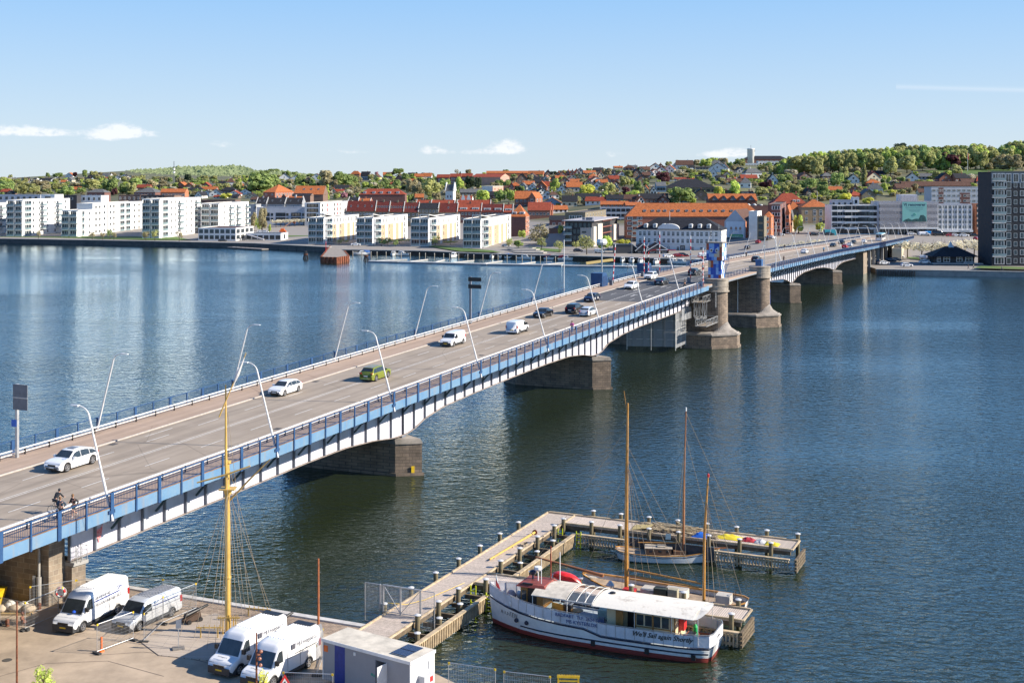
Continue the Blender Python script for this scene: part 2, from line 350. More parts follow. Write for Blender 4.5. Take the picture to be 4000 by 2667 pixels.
M_COBBLE=brick('cobbles',(.46,.34,.24),(.34,.26,.19),(.18,.14,.11),.22,.14,.02,proj='xy',noisy=.5)
M_GRAN=mat('granite coping',(.55,.53,.50),.8,.12,1.5)
cop=MB();cob=MB()
for a,c in zip(E_[2:],E_[3:]):
 d=(c-a).normalized();nn=Vector((d.y,-d.x))
 cop.hexa([(*(a+nn*0+d*0),QZ-.3),(*(a+nn*.55),QZ-.3),(*(c+nn*.55),QZ-.3),(*c,QZ-.3),(*a,QZ+.12),(*(a+nn*.55),QZ+.12),(*(c+nn*.55),QZ+.12),(*c,QZ+.12)])
 cob.add([(*(a+nn*.555),QZ+.004),(*(a+nn*2.6),QZ+.004),(*(c+nn*2.6),QZ+.004),(*(c+nn*.555),QZ+.004)],[(0,1,2,3)])
tag(cop.build('quay_coping',M_GRAN),'pale granite coping stones along the near quay edge','coping')
structure(cob.build('cobble_strip',M_COBBLE))
M_DECK=brick('grey deck boards',(.50,.42,.34),(.42,.35,.28),(.12,.10,.085),4.0,.14,.012,proj='xy',noisy=.35)
dk=[(540,2500),(840,2395),(1240,2500),(1150,2600),(1010,2600),(620,2560)]
b=MB();b.prism([W(px,py,QZ)for px,py in reversed(dk)],QZ,QZ+.05);structure(b.build('timber_floor',M_DECK))
pl=[W(560,2385,QZ),W(700,2390,QZ),W(1130,2478,QZ),W(1262,2452,QZ),W(1180,2432,QZ),W(600,2340,QZ)]
b=MB();p0,p1,p2,p3=W(1262,2500,QZ),W(1110,2560,QZ),W(1100,2535,QZ),W(1255,2475,QZ)
b.prism([p1,p0,p3,p2],QZ,QZ+.75);tag(b.build('concrete_plinth',M_CONC),'low concrete retaining block between the white vans and the cobbles','plinth')
TN,TF=-65.5,-86.0
TG,TGF=-67.2,-84.5
TC,TCF=-69.1,-80.7
M_STONE=brick('granite masonry',(.33,.25,.185),(.22,.17,.13),(.13,.11,.09),.85,.36,.03,noisy=.6,bumps=.6)
M_STONE2=brick('warm abutment masonry',(.33,.26,.19),(.24,.19,.145),(.40,.35,.27),.62,.40,.02,noisy=.5,bumps=.5)
M_CAP=mat('weathered granite cap',(.30,.27,.24),.85,.2,.8)
def road_mat(name,c,c2,sc=.25):
 m=mat(name,c,.92,.1,sc,col2=c2,bump=.15,bscale=20)
 if m.get('tracks'):return m
 m['tracks']=1;n=m.node_tree.nodes;k=m.node_tree.links;p=n['Principled BSDF'];src=p.inputs['Base Color'].links[0].from_socket
 t=n.new('ShaderNodeTexCoord');r_=n.new('ShaderNodeMapping');r_.inputs['Rotation'].default_value=(0,0,-BROT);r_.vector_type='POINT';k.new(t.outputs['Object'],r_.inputs[0])
 mp=n.new('ShaderNodeMapping');mp.inputs['Scale'].default_value=(.018,1.1,1);k.new(r_.outputs[0],mp.inputs[0])
 z=n.new('ShaderNodeTexNoise');z.inputs['Scale'].default_value=1;z.inputs['Detail'].default_value=4;k.new(mp.outputs[0],z.inputs[0])
 mr=n.new('ShaderNodeMapRange');mr.inputs[1].default_value=.3;mr.inputs[2].default_value=.7;mr.inputs[3].default_value=.80;mr.inputs[4].default_value=1.12;k.new(z.outputs[0],mr.inputs[0])
 v=n.new('ShaderNodeTexVoronoi');v.feature='DISTANCE_TO_EDGE';v.inputs['Scale'].default_value=.09;k.new(r_.outputs[0],v.inputs[0])
 cr=n.new('ShaderNodeMapRange');cr.inputs[1].default_value=0;cr.inputs[2].default_value=.006;cr.inputs[3].default_value=.72;cr.inputs[4].default_value=1;k.new(v.outputs[0],cr.inputs[0])
 ml=n.new('ShaderNodeMath');ml.operation='MULTIPLY';k.new(mr.outputs[0],ml.inputs[0]);k.new(cr.outputs[0],ml.inputs[1])
 mx=n.new('ShaderNodeMix');mx.data_type='RGBA';mx.blend_type='MULTIPLY';mx.inputs[0].default_value=1;k.new(src,mx.inputs[6]);k.new(ml.outputs[0],mx.inputs[7]);k.new(mx.outputs[2],p.inputs['Base Color'])
 return m
M_ROAD=road_mat('bridge asphalt',(.29,.238,.185),(.35,.29,.23))
M_ROAD_D=road_mat('fresh dark asphalt',(.075,.075,.08),(.10,.10,.105))
M_PATH=road_mat('brown cycle path',(.36,.26,.19),(.42,.31,.235))
M_MARK=mat('road marking paint',(.72,.70,.66),.7,.15,2)
bridge=thing('road_bridge','long blue and white steel road bridge on stone piers','bridge')
step=5.35
SS=[-60+step*i for i in range(int(750/step)+1)]
def strip(b,t0,t1,dz,s0=-60,s1=690,thick=None):
 ss=[s0]+[x for x in SS if s0<x<s1]+[s1]
 for a,c in zip(ss,ss[1:]):
  za,zc=deckz(a)+dz,deckz(c)+dz
  if thick is None:b.add([B(a,t0,za),B(c,t0,zc),B(c,t1,zc),B(a,t1,za)],[(0,1,2,3)])
  else:b.hexa([B(a,t0,za-thick),B(c,t0,zc-thick),B(c,t1,zc-thick),B(a,t1,za-thick),B(a,t0,za),B(c,t0,zc),B(c,t1,zc),B(a,t1,za)])
b=MB();strip(b,TN-.15,TF+.15,-.12,thick=.35);b.build('deck_slab',mat('underside paint',(.22,.24,.27),.7),bridge)
b=MB();strip(b,TC,TCF,-.02,thick=.098);b.build('carriageway',M_ROAD,bridge)
b=MB();strip(b,TC-.01,TCF+.01,-.016,214,286);b.build('carriageway',M_ROAD_D,bridge)['label']='darker fresh asphalt before and on the bascule'
b=MB();strip(b,TN-.15,TC+.12,.08,thick=.198);strip(b,TCF-.12,TF+.15,.08,thick=.198);b.build('path',M_PATH,bridge)
b=MB();strip(b,TC+.12,TC,.1,thick=.22);strip(b,TCF,TCF-.12,.1,thick=.22);b.build('kerb',mat('kerb stone',(.45,.41,.37),.8),bridge)
b=MB();MZ=-.012
strip(b,-74.84,-74.76,MZ);strip(b,-75.16,-75.08,MZ)
s=-50
while s<640:
 for t in(-71.9,-78.0):strip(b,t-.05,t+.05,MZ,s,s+3.2)
 s+=7.6
for s0 in(96,154):strip(b,-79.6,-79.5,MZ,s0,s0+4)
for s0,t0 in((222,-70.6),(222,-73.6),(232,-76.4),(240,-73.4)):
 strip(b,t0-.12,t0+.12,MZ,s0,s0+2.4);strip(b,t0-.45,t0+.45,MZ,s0+2.4,s0+2.9)
b.build('road_marking',M_MARK,bridge)
b=MB()
for s0,t0 in((92,-80.2),(126,-80.1),(150,-70.2),(103,-69.8),(176,-70.1)):strip(b,t0-.35,t0+.35,-.008,s0,s0+.8)
b.build('drain_cover',mat('cast iron',(.09,.08,.07),.7),bridge)
BOT=[(74,4.45),(84,4.7),(96,4.95),(108,5.3),(116,5.35),(122,5.0),(126.5,4.45),(130.5,4.45),(134,5.4),(139,6.0),(149,6.35),(160,6.6),(172,6.75),(181,6.7),(187,6.2),(191.3,5.5),(195.3,5.5),(199,6.6),(206,7.25),(216,7.6),(247,7.9)]
BOT2=[(295,8.3),(326,7.8),(337,7.3),(343,6.5),(347,5.55),(351,5.55),(356,6.5),(366,7.1),(385,7.1),(398,6.5),(408,5.6),(415,4.65),(419,4.65),(424,5.5),(434,6.0),(462,5.6)]
def girder(t,tbl,s0,s1):
 b=MB();g=MB();d=MB();s=s0;n=int((s1-s0)/2.675)
 xs=[s0+(s1-s0)*i/(n*2)for i in range(n*2+1)]
 def fine(a,c):
  k=max(1,int((c-a)/1.4));return[a+(c-a)*i/k for i in range(k+1)]
 for a,c in zip(xs,xs[1:]):
  b.hexa([B(a,t-.03,interp(tbl,a)),B(c,t-.03,interp(tbl,c)),B(c,t+.03,interp(tbl,c)),B(a,t+.03,interp(tbl,a)),B(a,t-.03,deckz(a)-.5),B(c,t-.03,deckz(c)-.5),B(c,t+.03,deckz(c)-.5),B(a,t+.03,deckz(a)-.5)])
  z0,z1=interp(tbl,a),interp(tbl,c)
  d.hexa([B(a,t-.3,z0-.06),B(c,t-.3,z1-.06),B(c,t+.3,z1-.06),B(a,t+.3,z0-.06),B(a,t-.3,z0),B(c,t-.3,z1),B(c,t+.3,z1),B(a,t+.3,z0)])
 for i in range(n+1):
  s=s0+(s1-s0)*i/n
  g.hexa([B(s-.06,t+.031,interp(tbl,s)+.01),B(s+.06,t+.031,interp(tbl,s)+.01),B(s+.06,t+.28,interp(tbl,s)+.01),B(s-.06,t+.28,interp(tbl,s)+.01),B(s-.06,t+.031,deckz(s)-.5),B(s+.06,t+.031,deckz(s)-.5),B(s+.06,t+.28,deckz(s)-.5),B(s-.06,t+.28,deckz(s)-.5)])
 b.build('girder_web',M_GIRD,bridge);g.build('stiffener',M_GIRD_D,bridge)['kind']='stuff';d.build('girder_flange',mat('rusty flange',(.32,.27,.24),.8,.2,.6),bridge)
TG1=-70.0
spans=[(75.66,128.6,BOT),(128.6,193.4,BOT),(193.4,247.5,BOT),(293.5,349,BOT2),(349,417,BOT2),(417,461,BOT2)]
for a,c,tb in spans:
 girder(TG1,tb,a,c);
 b=MB();k=10
 for i in range(k):
  a1,c1=a+(c-a)*i/k,a+(c-a)*(i+1)/k
  for t in(-76.0,-81.8):b.hexa([B(a1,t-.05,interp(tb,a1)),B(c1,t-.05,interp(tb,c1)),B(c1,t+.05,interp(tb,c1)),B(a1,t+.05,interp(tb,a1)),B(a1,t-.05,deckz(a1)-.5),B(c1,t-.05,deckz(c1)-.5),B(c1,t+.05,deckz(c1)-.5),B(a1,t+.05,deckz(a1)-.5)])
 b.build('girder_web',M_GIRD,bridge)
b=MB()
s=69.55
while s<600:
 if not(247<s<294):
  z=deckz(s)
  b.bar(B(s,-65.75,z-.75),B(s,-69.7,z-.45),.14,.3)
  if 76<s<460:
   lo=interp(BOT if s<260 else BOT2,s)
   b.bar(B(s,-67.3,z-.62),B(s,-69.78,max(lo+.4,z-3.3)),.17,.17)
 s+=5.35
b.build('bracket',mat('dark teal bracket paint',(.02,.07,.10),.5),bridge)['kind']='stuff'
M_FASC=mat('light blue fascia paint',(.10,.215,.37),.5,.18,.5,col2=(.16,.27,.38),bump=.1)
streak(M_FASC,(.30,.24,.17),.55);streak(M_GIRD,(.36,.30,.24),.35,1.2,.1);streak(M_STONE2,(.10,.085,.07),.6,.5,.12);streak(M_STONE,(.12,.09,.07),.6,.5,.1)
def fascia(t,s0,s1):
 b=MB();ss=[s0]+[x for x in SS if s0<x<s1]+[s1]
 for a,c in zip(ss,ss[1:]):
  b.hexa([B(a,t-.06,deckz(a)-.85),B(c,t-.06,deckz(c)-.85),B(c,t+.06,deckz(c)-.85),B(a,t+.06,deckz(a)-.85),B(a,t-.06,deckz(a)+.06),B(c,t-.06,deckz(c)+.06),B(c,t+.06,deckz(c)+.06),B(a,t+.06,deckz(a)+.06)])
 b.build('fascia_beam',M_FASC,bridge)
M_RUSTEDGE=mat('rusty ledge',(.35,.2,.12),.8,.3,1)
for a,c in((-60,70),(70,134),(134,198),(198,246),(296,360),(360,424),(424,488),(488,552),(552,616)):fascia(TN,a,c)
for a,c in((-60,110),(110,234),(300,420),(420,600)):fascia(TF,a,c)
b=MB()
for a,c in zip(SS,SS[1:]):
 if c<246 or 296<a<612:
  b.hexa([B(a,TN-.12,deckz(a)+.063),B(c,TN-.12,deckz(c)+.063),B(c,TN+.1,deckz(c)+.063),B(a,TN+.1,deckz(a)+.063),B(a,TN-.12,deckz(a)+.09),B(c,TN-.12,deckz(c)+.09),B(c,TN+.1,deckz(c)+.09),B(a,TN+.1,deckz(a)+.09)])
b.build('ledge',M_RUSTEDGE,bridge)
def railing(t,s0,s1,mtl=None,sp=.16,hgt=1.12,thin=False):
 b=MB();n=max(1,round((s1-s0)/2.675));o=.02 if t>-75 else-.02
 for i in range(n):
  a,c=s0+(s1-s0)*i/n,s0+(s1-s0)*(i+1)/n
  za,zc=deckz(a),deckz(c)
  b.bar(B(a,t,za+hgt),B(c,t,zc+hgt),.09,.06);b.bar(B(a,t,za+.17),B(c,t,zc+.17),.05,.05)
  k=int((c-a)/sp)
  for j in range(1,k):
   s=a+(c-a)*j/k;z=deckz(s);b.bar(B(s,t,z+.17),B(s,t,z+hgt),.024,.024)
  w=.17 if i%2==0 else .075
  zb=za-.9 if t>-75 else za-.1
  b.hexa([B(a-w,t+.061,zb),B(a+w,t+.061,zb),B(a+w,t+.16,zb),B(a-w,t+.16,zb),B(a-w,t+.061,za+hgt+.02),B(a+w,t+.061,za+hgt+.02),B(a+w,t+.16,za+hgt+.02),B(a-w,t+.16,za+hgt+.02)])
 b.build('railing',mtl or M_BLUE,bridge)
ls=[75.2+21.6*i for i in range(-6,8)];ls2=[316.2+22.5*i for i in range(13)]
for a in ls:
 railing(TN,a-5.35,min(a+16.25,246))
for a in ls2:railing(TN,a-(20 if a==ls2[0]else 5.62),a+16.9)
for a in ls[:-1]:railing(TF,a-5.35,min(a+16.25,234),M_BLUE)
railing(TF,240,264);
for a in ls2[:-1]:railing(TF,a-(14 if a==ls2[0]else 5.62),a+16.9)
b0=M_BLUE_D
def leafrail(t):
 b=MB();n=11
 for i in range(n+1):
  s=257+29*i/n;z=deckz(s);b.bar(B(s,t,z-.5),B(s,t,z+1.1),.14,.1)
  if i<n:
   c=257+29*(i+1)/n;zc=deckz(c)
   for h in(1.1,.8,.5,.2):b.bar(B(s,t,z+h),B(c,t,zc+h),.05,.05)
   b.hexa([B(s,t-.05,z-.55),B(c,t-.05,zc-.55),B(c,t+.05,zc-.55),B(s,t+.05,z-.55),B(s,t-.05,z-.1),B(c,t-.05,zc-.1),B(c,t+.05,zc-.1),B(s,t+.05,z-.1)])
 b.build('railing',M_BLUE_D,bridge)
leafrail(-67.0);leafrail(-84.4)
def guard(t,s0,s1):
 b=MB();n=int((s1-s0)/2.9);c=MB()
 for i in range(n):
  a,e=s0+(s1-s0)*i/n,s0+(s1-s0)*(i+1)/n
  b.bar(B(a,t,deckz(a)+.68),B(e,t,deckz(e)+.68),.10,.10)
  b.bar(B(a,t,deckz(a)+.36),B(e,t,deckz(e)+.36),.05,.07)
  c.bar(B(a,t,deckz(a)+.08),B(a,t,deckz(a)+.62),.12,.12)
 b.build('guard_rail',M_WHITE,bridge);c.build('guard_post',M_BLACK,bridge)['kind']='stuff'
guard(TG,-60,244);guard(TG,297,612);guard(TGF,-60,238);guard(TGF,244,262);guard(TGF,300,600)
def pier(s,top,hw=1.55,m=M_STONE):
 pl=[(s-hw,-70),(s,-67.4),(s+hw,-70),(s+hw,-83.2),(s,-85.9),(s-hw,-83.2)]
 b=MB();b.X=Matrix(((BS,BC,0,0),(BC,-BS,0,0),(0,0,1,0),(0,0,0,1)))
 def P(k):return[(s+(x-s)*k,-76.6+(y+76.6)*(1+(k-1)*.25))for x,y in pl]
 b.prism(P(1.0),-3,top-.55);
 b.prism(P(1.12),-3,.35)
 o=b.build('pier',m,bridge)
 c=MB();c.X=b.X;c.prism(P(1.05),top-.547,top,P(.92));c.build('pier_cap',M_CAP,bridge)
 d=MB();d.X=b.X
 for t in(-70.0,-76.0,-81.8):d.box(s-.5,s+.5,t-.3,t+.3,top,top+.22)
 d.build('bearing',M_GIRD_D,bridge)
pier(128.6,4.15);pier(193.4,5.15);pier(349,5.25);pier(417,4.35)
p=MB();p.box(-.18,.18,-.02,.02,0,.75);p.build('gauge_board',M_YELL,bridge,loc=B(128.0,-68.25,.35),rz=BROT-R(52))
X4=Matrix(((BS,BC,0,0),(BC,-BS,0,0),(0,0,1,0),(0,0,0,1)))
b=MB();b.X=X4
ab=[(73.2,-70.4),(77.3,-70.2),(78.6,-84.8),(73.2,-84.8)]
b.prism([(74.2,-70.5),(75.65,-70.3),(75.65,-84.8),(74.2,-84.8)],-3,7.75)
b.prism([(75.653,-69.6),(76.8,-69.3),(76.8,-84.8),(75.653,-84.8)],-3,4.1)
b.build('abutment',M_STONE2,bridge)
c=MB();c.X=X4;c.prism([(75.655,-69.45),(76.95,-69.15),(76.95,-84.9),(75.655,-84.9)],4.103,4.38);c.build('abutment_cap',M_CONC,bridge)
b=MB();b.X=X4
b.prism([(30,-76),(74.18,-76),(74.18,-84.5),(30,-84.5)],-1,6.4);b.build('approach_wall',M_STONE2,bridge)
b=MB();b.X=X4
for t in(-69.2,-69.85):
 for s_ in(75.75,76.3,76.85):b.bar((s_,t,4.38),(s_,t,5.55),.05)
for h in(.4,.75,1.1):
 b.bar((75.75,-69.2,4.38+h),(76.85,-69.2,4.38+h),.03);b.bar((76.85,-69.2,4.38+h),(76.85,-69.85,4.38+h),.03)
b.build('inspection_rail',M_STEEL,bridge)
b=MB();b.X=Matrix.Translation(B(78.9,-69.93,5.75))@Matrix.Rotation(BROT,4,'Z')
b.add([(-.45,-.045,.55),(-.2,-.045,.35),(.25,-.045,.4),(.45,-.045,.75),(.35,-.045,-.1),(.12,-.045,-.45),(.05,-.045,-.8),(-.1,-.045,-.4),(-.32,-.045,-.1)],[(8,7,6,5,4,3,2,1,0)])
b.build('graffiti',mat('red spray paint',(.6,.05,.06),.6,.3,5,col2=(.75,.45,.45)),bridge)
b=MB();b.tube([B(74.5,-66.8,-2+QZ),B(74.5,-66.8,7.4)],.12);b.X=None
def tower(s,hw=5.0):
 b=MB();b.X=X4
 fo=[(s-hw,-65.2),(s-1.2,-61.0),(s+1.2,-61.0),(s+hw,-65.2),(s+hw,-88),(s+1.2,-92),(s-1.2,-92),(s-hw,-88)]
 cx,cy=s,-76.5
 def sc(k):return[(cx+(x-cx)*k,cy+(y-cy)*(1-(1-k)*.35))for x,y in fo]
 b.prism(sc(1.04),-3,.5);b.prism(sc(1.0),.503,2.5)
 b.build('bascule_pier_base',M_STONE,bridge)
 c=MB();c.X=X4
 c.prism(sc(1.035),2.503,2.8);c.prism(sc(1.0),2.803,3.05,sc(.96))
 n=30;r0=2.3;ty=-65.5;O_=Vector((s,ty));vs=[]
 ring=[(s-4.75,-70),(s-4.75,-65.4),(s-1.15,-61.5),(s+1.15,-61.5),(s+4.75,-65.4),(s+4.75,-70)]
 for i in range(n+1):
  a=-math.pi*.12-math.pi*.0+(math.pi*1.24)*i/n;d=Vector((math.cos(a),math.sin(a)));best=9
  for p,q in zip(ring,ring[1:]):
   p,q=Vector(p),Vector(q);e=q-p;den=d.x*e.y-d.y*e.x
   if abs(den)<1e-6:continue
   w0=p-O_;tt=(w0.x*e.y-w0.y*e.x)/den;uu=(w0.x*d.y-w0.y*d.x)/den
   if tt>0 and-.001<=uu<=1.001:best=min(best,tt)
  k=max(0,math.sin(a));o=O_+d*best;m_=O_+d*(r0+(best-r0)*.35);i_=O_+d*(r0-.1)
  vs+=[(o.x,o.y,3.055),(m_.x,m_.y,3.1+.75*k),(i_.x,i_.y,3.15+2.0*k)]
 c.add(vs,[(3*i+j,3*i+3+j,3*i+4+j,3*i+1+j)for i in range(n)for j in(0,1)])
 c.build('ledge',M_CAP,bridge)
 w_=MB();w_.X=X4
 w_.lathe([(2.36,2.9),(2.3,4.2),(2.27,10.9)],32,(s,ty))
 w_.box(s-2.3,s+2.3,-86.5,ty,2.9,deckz(s)-1.2)
 w_.build('bascule_pier',M_STONE,bridge)
 u=MB();u.X=X4
 u.lathe([(2.3,10.903),(2.6,10.98),(2.6,11.2),(2.4,11.25),(2.4,12.0),(2.47,12.08),(2.4,12.16),(2.42,13.2),(2.5,13.35),(2.5,13.6),(2.3,13.65)],36,(s,ty))
 u.build('tower_crown',mat('smooth grey stone',(.38,.33,.27),.85,.25,.7),bridge)
tower(252.0);tower(291.0)
b=MB();b.X=X4;b.tube([(288.5,-70,3),(288.5,-70,11.3)],.1);b.build('downpipe',M_WHITE,bridge)
b=MB();b.X=X4
for z0,z1 in((4.8,7.2),(7.45,8.2)):
 b.hexa([(292.0,-63.28,z0),(293.0,-64.0,z0),(292.9,-64.2,z0),(291.9,-63.48,z0),(292.0,-63.28,z1),(293.0,-64.0,z1),(292.9,-64.2,z1),(291.9,-63.48,z1)])
b.build('depth_sign',mat('blue sign',(.05,.16,.6),.5),bridge)
b=MB();b.X=X4;b.box(461.2,470,-84.5,-67.2,-2,deckz(465)-.5);b.build('abutment',M_STONE2,bridge)
b=MB();b.X=X4
for s_ in(478,489,500,512,524,536,548,560,572):
 for t in(-67.5,-84.0):b.box(s_-.5,s_+.5,t-.5,t+.5,0,deckz(s_)-.5)
 b.box(s_-.5,s_+.5,-84.5,-67,deckz(s_)-.95,deckz(s_)-.48)
b.build('ramp_column',M_CONC,bridge)['kind']='stuff'
b=MB();b.X=X4;b.box(470.1,600,-76,-75.5,0,deckz(590)-.6);b.build('ramp_wall',M_STONE2,bridge)
sc_=thing('scaffold_gantry','grey steel inspection gantry and scaffold beside the painted control tower pier','scaffold')
b=MB();b.X=X4
def fr_(a,c,z0,z1,t0,t1):
 for t in(t0,t1):
  for z in(z0,z1):b.bar((a,t,z),(c,t,z),.1)
  n=max(1,int((c-a)/1.3))
  for i in range(n+1):
   s_=a+(c-a)*i/n;b.bar((s_,t,z0),(s_,t,z1),.08)
   if i<n:b.bar((s_,t,z0 if i%2 else z1),(a+(c-a)*(i+1)/n,t,z1 if i%2 else z0),.06)
 for z in(z0,z1):
  for s_ in(a,c):b.bar((s_,t0,z),(s_,t1,z),.1)
fr_(241,249.6,5.1,6.3,-66.8,-64.6);fr_(243.5,249.6,9.4,10.6,-68.2,-66.0);fr_(243.5,246.5,6.3,9.4,-67.6,-66.0);fr_(246.5,248.5,6.3,9.4,-68.6,-67.4)
b.build('frame',M_STEEL,sc_)
c=MB();c.X=X4;c.box(241,249.6,-66.8,-64.6,5.0,5.08);c.box(243.5,249.6,-68.2,-66.0,9.3,9.38);c.build('platform',mat('scaffold boards',(.3,.25,.2),.9),sc_)
c=MB();c.X=X4
for i in range(9):c.bar((248.9,-64.9,8.3+i*.3),(249.6,-64.9,8.3+i*.3),.05)
c.bar((248.9,-64.9,8.0),(248.9,-64.9,11.2),.08);c.bar((249.6,-64.9,8.0),(249.6,-64.9,11.2),.08)
c.build('ladder',M_STEEL,sc_)
M_SHEET=mat('plastic sheeting',(.42,.44,.46),.35,.25,.6)
def sheet_mat():
 m=bpy.data.materials.new('clear sheeting');m.use_nodes=True;n=m.node_tree.nodes;k=m.node_tree.links;p=n['Principled BSDF']
 p.inputs['Base Color'].default_value=(.5,.52,.55,1);p.inputs['Roughness'].default_value=.3
 tr=n.new('ShaderNodeBsdfTransparent');mx=n.new('ShaderNodeMixShader');mx.inputs[0].default_value=.45
 k.new(tr.outputs[0],mx.inputs[1]);k.new(p.outputs[0],mx.inputs[2]);k.new(mx.outputs[0],n['Material Output'].inputs[0]);return m
sh=thing('sheeted_scaffold','pale translucent sheeting hung on poles beneath the bridge by the tower pier','scaffold sheeting')
b=MB();b.X=X4
def wavy(b,s0,t0,s1,t1,z0,z1,n=14):
 vs=[]
 for i in range(n+1):
  k=i/n;o=.12*math.sin(i*2.1)
  for z in(z0,z1):vs.append((s0+(s1-s0)*k+o,t0+(t1-t0)*k+o*.6,z))
 for i in range(n):b.add([vs[2*i],vs[2*i+2],vs[2*i+3],vs[2*i+1]],[(0,1,2,3)])
wavy(b,236,-79,238.5,-70,1.2,7.6);wavy(b,238.5,-70,246.6,-70.3,.9,7.6);wavy(b,241,-69.5,246.9,-69.2,6.0,8.3)
b.build('sheet',sheet_mat(),sh)
c=MB();c.X=X4
for s_,t in((236,-79),(238.5,-70),(242.5,-70.1),(246.6,-70.3),(237.2,-74.5)):c.tube([(s_,t,.5),(s_,t,8.2)],.07,6)
for z in(2.6,4.4,6.2):c.bar((236,-79,z),(238.5,-70,z),.05);c.bar((238.5,-70,z),(246.6,-70.3,z),.05)
c.build('pole',M_WHITE_D,sh)
ctl=thing('control_tower','bridge control tower painted in blue, orange, white and beige patches','control tower',B(252.4,-65.6,13.65),BROT);ctl.scale=(.84,.70,1)
def octo(w,h,d=0):return None
PAT=[mat('patch deep blue',(.02,.09,.45),.5,.06),mat('patch pale blue',(.30,.50,.80),.5,.06),mat('patch rust red',(.42,.09,.03),.5,.08),mat('patch cream',(.72,.55,.36),.5,.08),mat('patch white',(.70,.74,.85),.5,.05),mat('patch sky blue',(.12,.30,.75),.5,.06)]
b=MB();b.mi=5;b.box(-1.6,1.6,-1.9,1.9,0,3.6);b.box(-2.0,1.9,-2.3,2.3,3.603,7.0)
b.build('walls',PAT,ctl)
def patches(xf,y0,y1,z0,z1,ny,nz_,pat,name):
 b=MB()
 for i in range(ny):
  for j in range(nz_):
   b.mi=pat[(nz_-1-j)*ny+i];a0,a1=y0+(y1-y0)*i/ny,y0+(y1-y0)*(i+1)/ny;c0,c1=z0+(z1-z0)*j/nz_,z0+(z1-z0)*(j+1)/nz_
   b.box(xf-.03,xf-.003,a0+.01,a1-.01,c0+.01,c1-.01)
 b.build(name,PAT,ctl)
rev=lambda P,n:[x for r in range(len(P)//n)for x in reversed(P[r*n:(r+1)*n])]
up=[2,1,1,0,0,3,2,5,1,0,1,2,1,5,0,0,3,2,0,1,1,3,3,2,0,0,5,1,2,2]
patches(-2.0,-2.3,2.3,3.62,6.98,6,5,rev(up,6),'painted_panel')
lo=[3,2,1,1,0,3,2,0,5,0,5,0,0,1,0,1,0,0,1,5,2,1,0,0,2]
patches(-1.6,-1.9,1.9,.02,3.58,5,5,rev(lo,5),'painted_panel')
b=MB();b.X=Matrix.Rotation(R(90),4,'Z')
for i in range(4):
 for j in range(5):
  b.mi=[4,1,4,5,4,4,0,1,1,4,4,5,4,0,5,4,5,4,4,0][(4-j)*4+i];b.box(1.903,1.93,-1.55+.775*i,-1.55+.775*(i+1)-.02,.02+.71*j,.02+.71*(j+1)-.02)
b.X=Matrix.Rotation(R(180),4,'Z')
b2=MB()
for i in range(5):
 for j in range(4):
  b2.mi=[4,1,4,3,4,5,4,1,0,4,1,4,4,4,5,0,1,4,4,5][i*4+j];b2.box(-2.0+.78*i,-2.0+.78*(i+1)-.02,-2.33,-2.303,3.62+.84*j,3.62+.84*(j+1)-.02)
for i in range(4):
 for j in range(4):
  b2.mi=[4,0,4,1,3,4,5,4,4,1,4,0,5,4,4,4][i*4+j];b2.box(-1.6+.8*i,-1.6+.8*(i+1)-.02,-1.93,-1.903,.02+.89*j,.02+.89*(j+1)-.02)
b2.build('painted_panel',PAT,ctl)
for y in(.85,-.75):
 f=MB();f.box(-2.06,-2.032,y-.36,y+.36,5.2,5.95);f.build('window_frame',M_WHITE,ctl);g=MB();g.box(-2.075,-2.062,y-.2,y+.2,5.36,5.79);g.build('window',M_GLASS,ctl)
b=MB();b.box(-2.15,2.05,-2.45,2.45,7.003,7.2);b.build('roof',mat('flat roof felt',(.22,.2,.18),.9),ctl)
b=MB();b.hexa([(1.9,-2.0,5.0),(3.0,-2.0,6.3),(3.0,2.0,6.3),(1.9,2.0,5.0),(1.9,-2.0,6.9),(3.3,-2.0,7.0),(3.3,2.0,7.0),(1.9,2.0,6.9)]);b.build('bay',mat('cream panel',(.7,.66,.5),.6),ctl)
b=MB();b.hexa([(2.0,-2.03,5.15),(2.95,-2.03,6.35),(2.95,-2.003,6.35),(2.0,-2.003,5.15),(2.0,-2.03,5.8),(3.1,-2.03,6.75),(3.1,-2.003,6.75),(2.0,-2.003,5.8)]);b.build('bay_window',M_GLASS,ctl)
b=MB()
for i in range(9):b.box(-1.2+.3*i,-.9+.3*i,-2.75,-2.0,.4+.24*i,.45+.24*i)
for dx,dz in((0,0),):b.bar((-1.2,-2.75,.4),(1.6,-2.75,2.6),.08,.2);b.bar((-1.2,-2.75,1.4),(1.6,-2.75,3.6),.06)
b.box(1.5,2.3,-3.0,-1.9,2.55,2.62);b.box(-.2,2.4,-3.0,-2.3,3.6,3.66)
for x in(-.2,.6,1.5,2.3):b.bar((x,-3.0,2.6 if x>1.2 else 3.6),(x,-3.0,4.7),.06)
for z in(4.1,4.7):b.bar((-.2,-3.0,z),(2.3,-3.0,z),.05)
b.build('staircase',M_BLUE,ctl)
b=MB()
for x,y,h in((-1.2,1.2,2.6),(-.2,-.8,3.6),(.8,.9,2.0),(-1.7,-1.8,1.6)):b.tube([(x,y,7.2),(x,y,7.2+h)],.04,6);b.bar((x-.5,y,7.2+h*.8),(x+.5,y,7.2+h*.8),.04)
b.build('antenna',M_STEEL,ctl)
cb=thing('signal_cabinet','small blue and grey signal cabinet with mast on the second round pier','cabinet',B(291,-65.6,13.65),BROT)
b=MB();b.box(-.9,.9,-.7,.7,0,1.5);b.build('cabinet',mat('blue cabinet',(.05,.13,.3),.5),cb);b=MB();b.box(.91,1.6,-.5,.5,0,1.1);b.build('box',M_STEEL,cb)
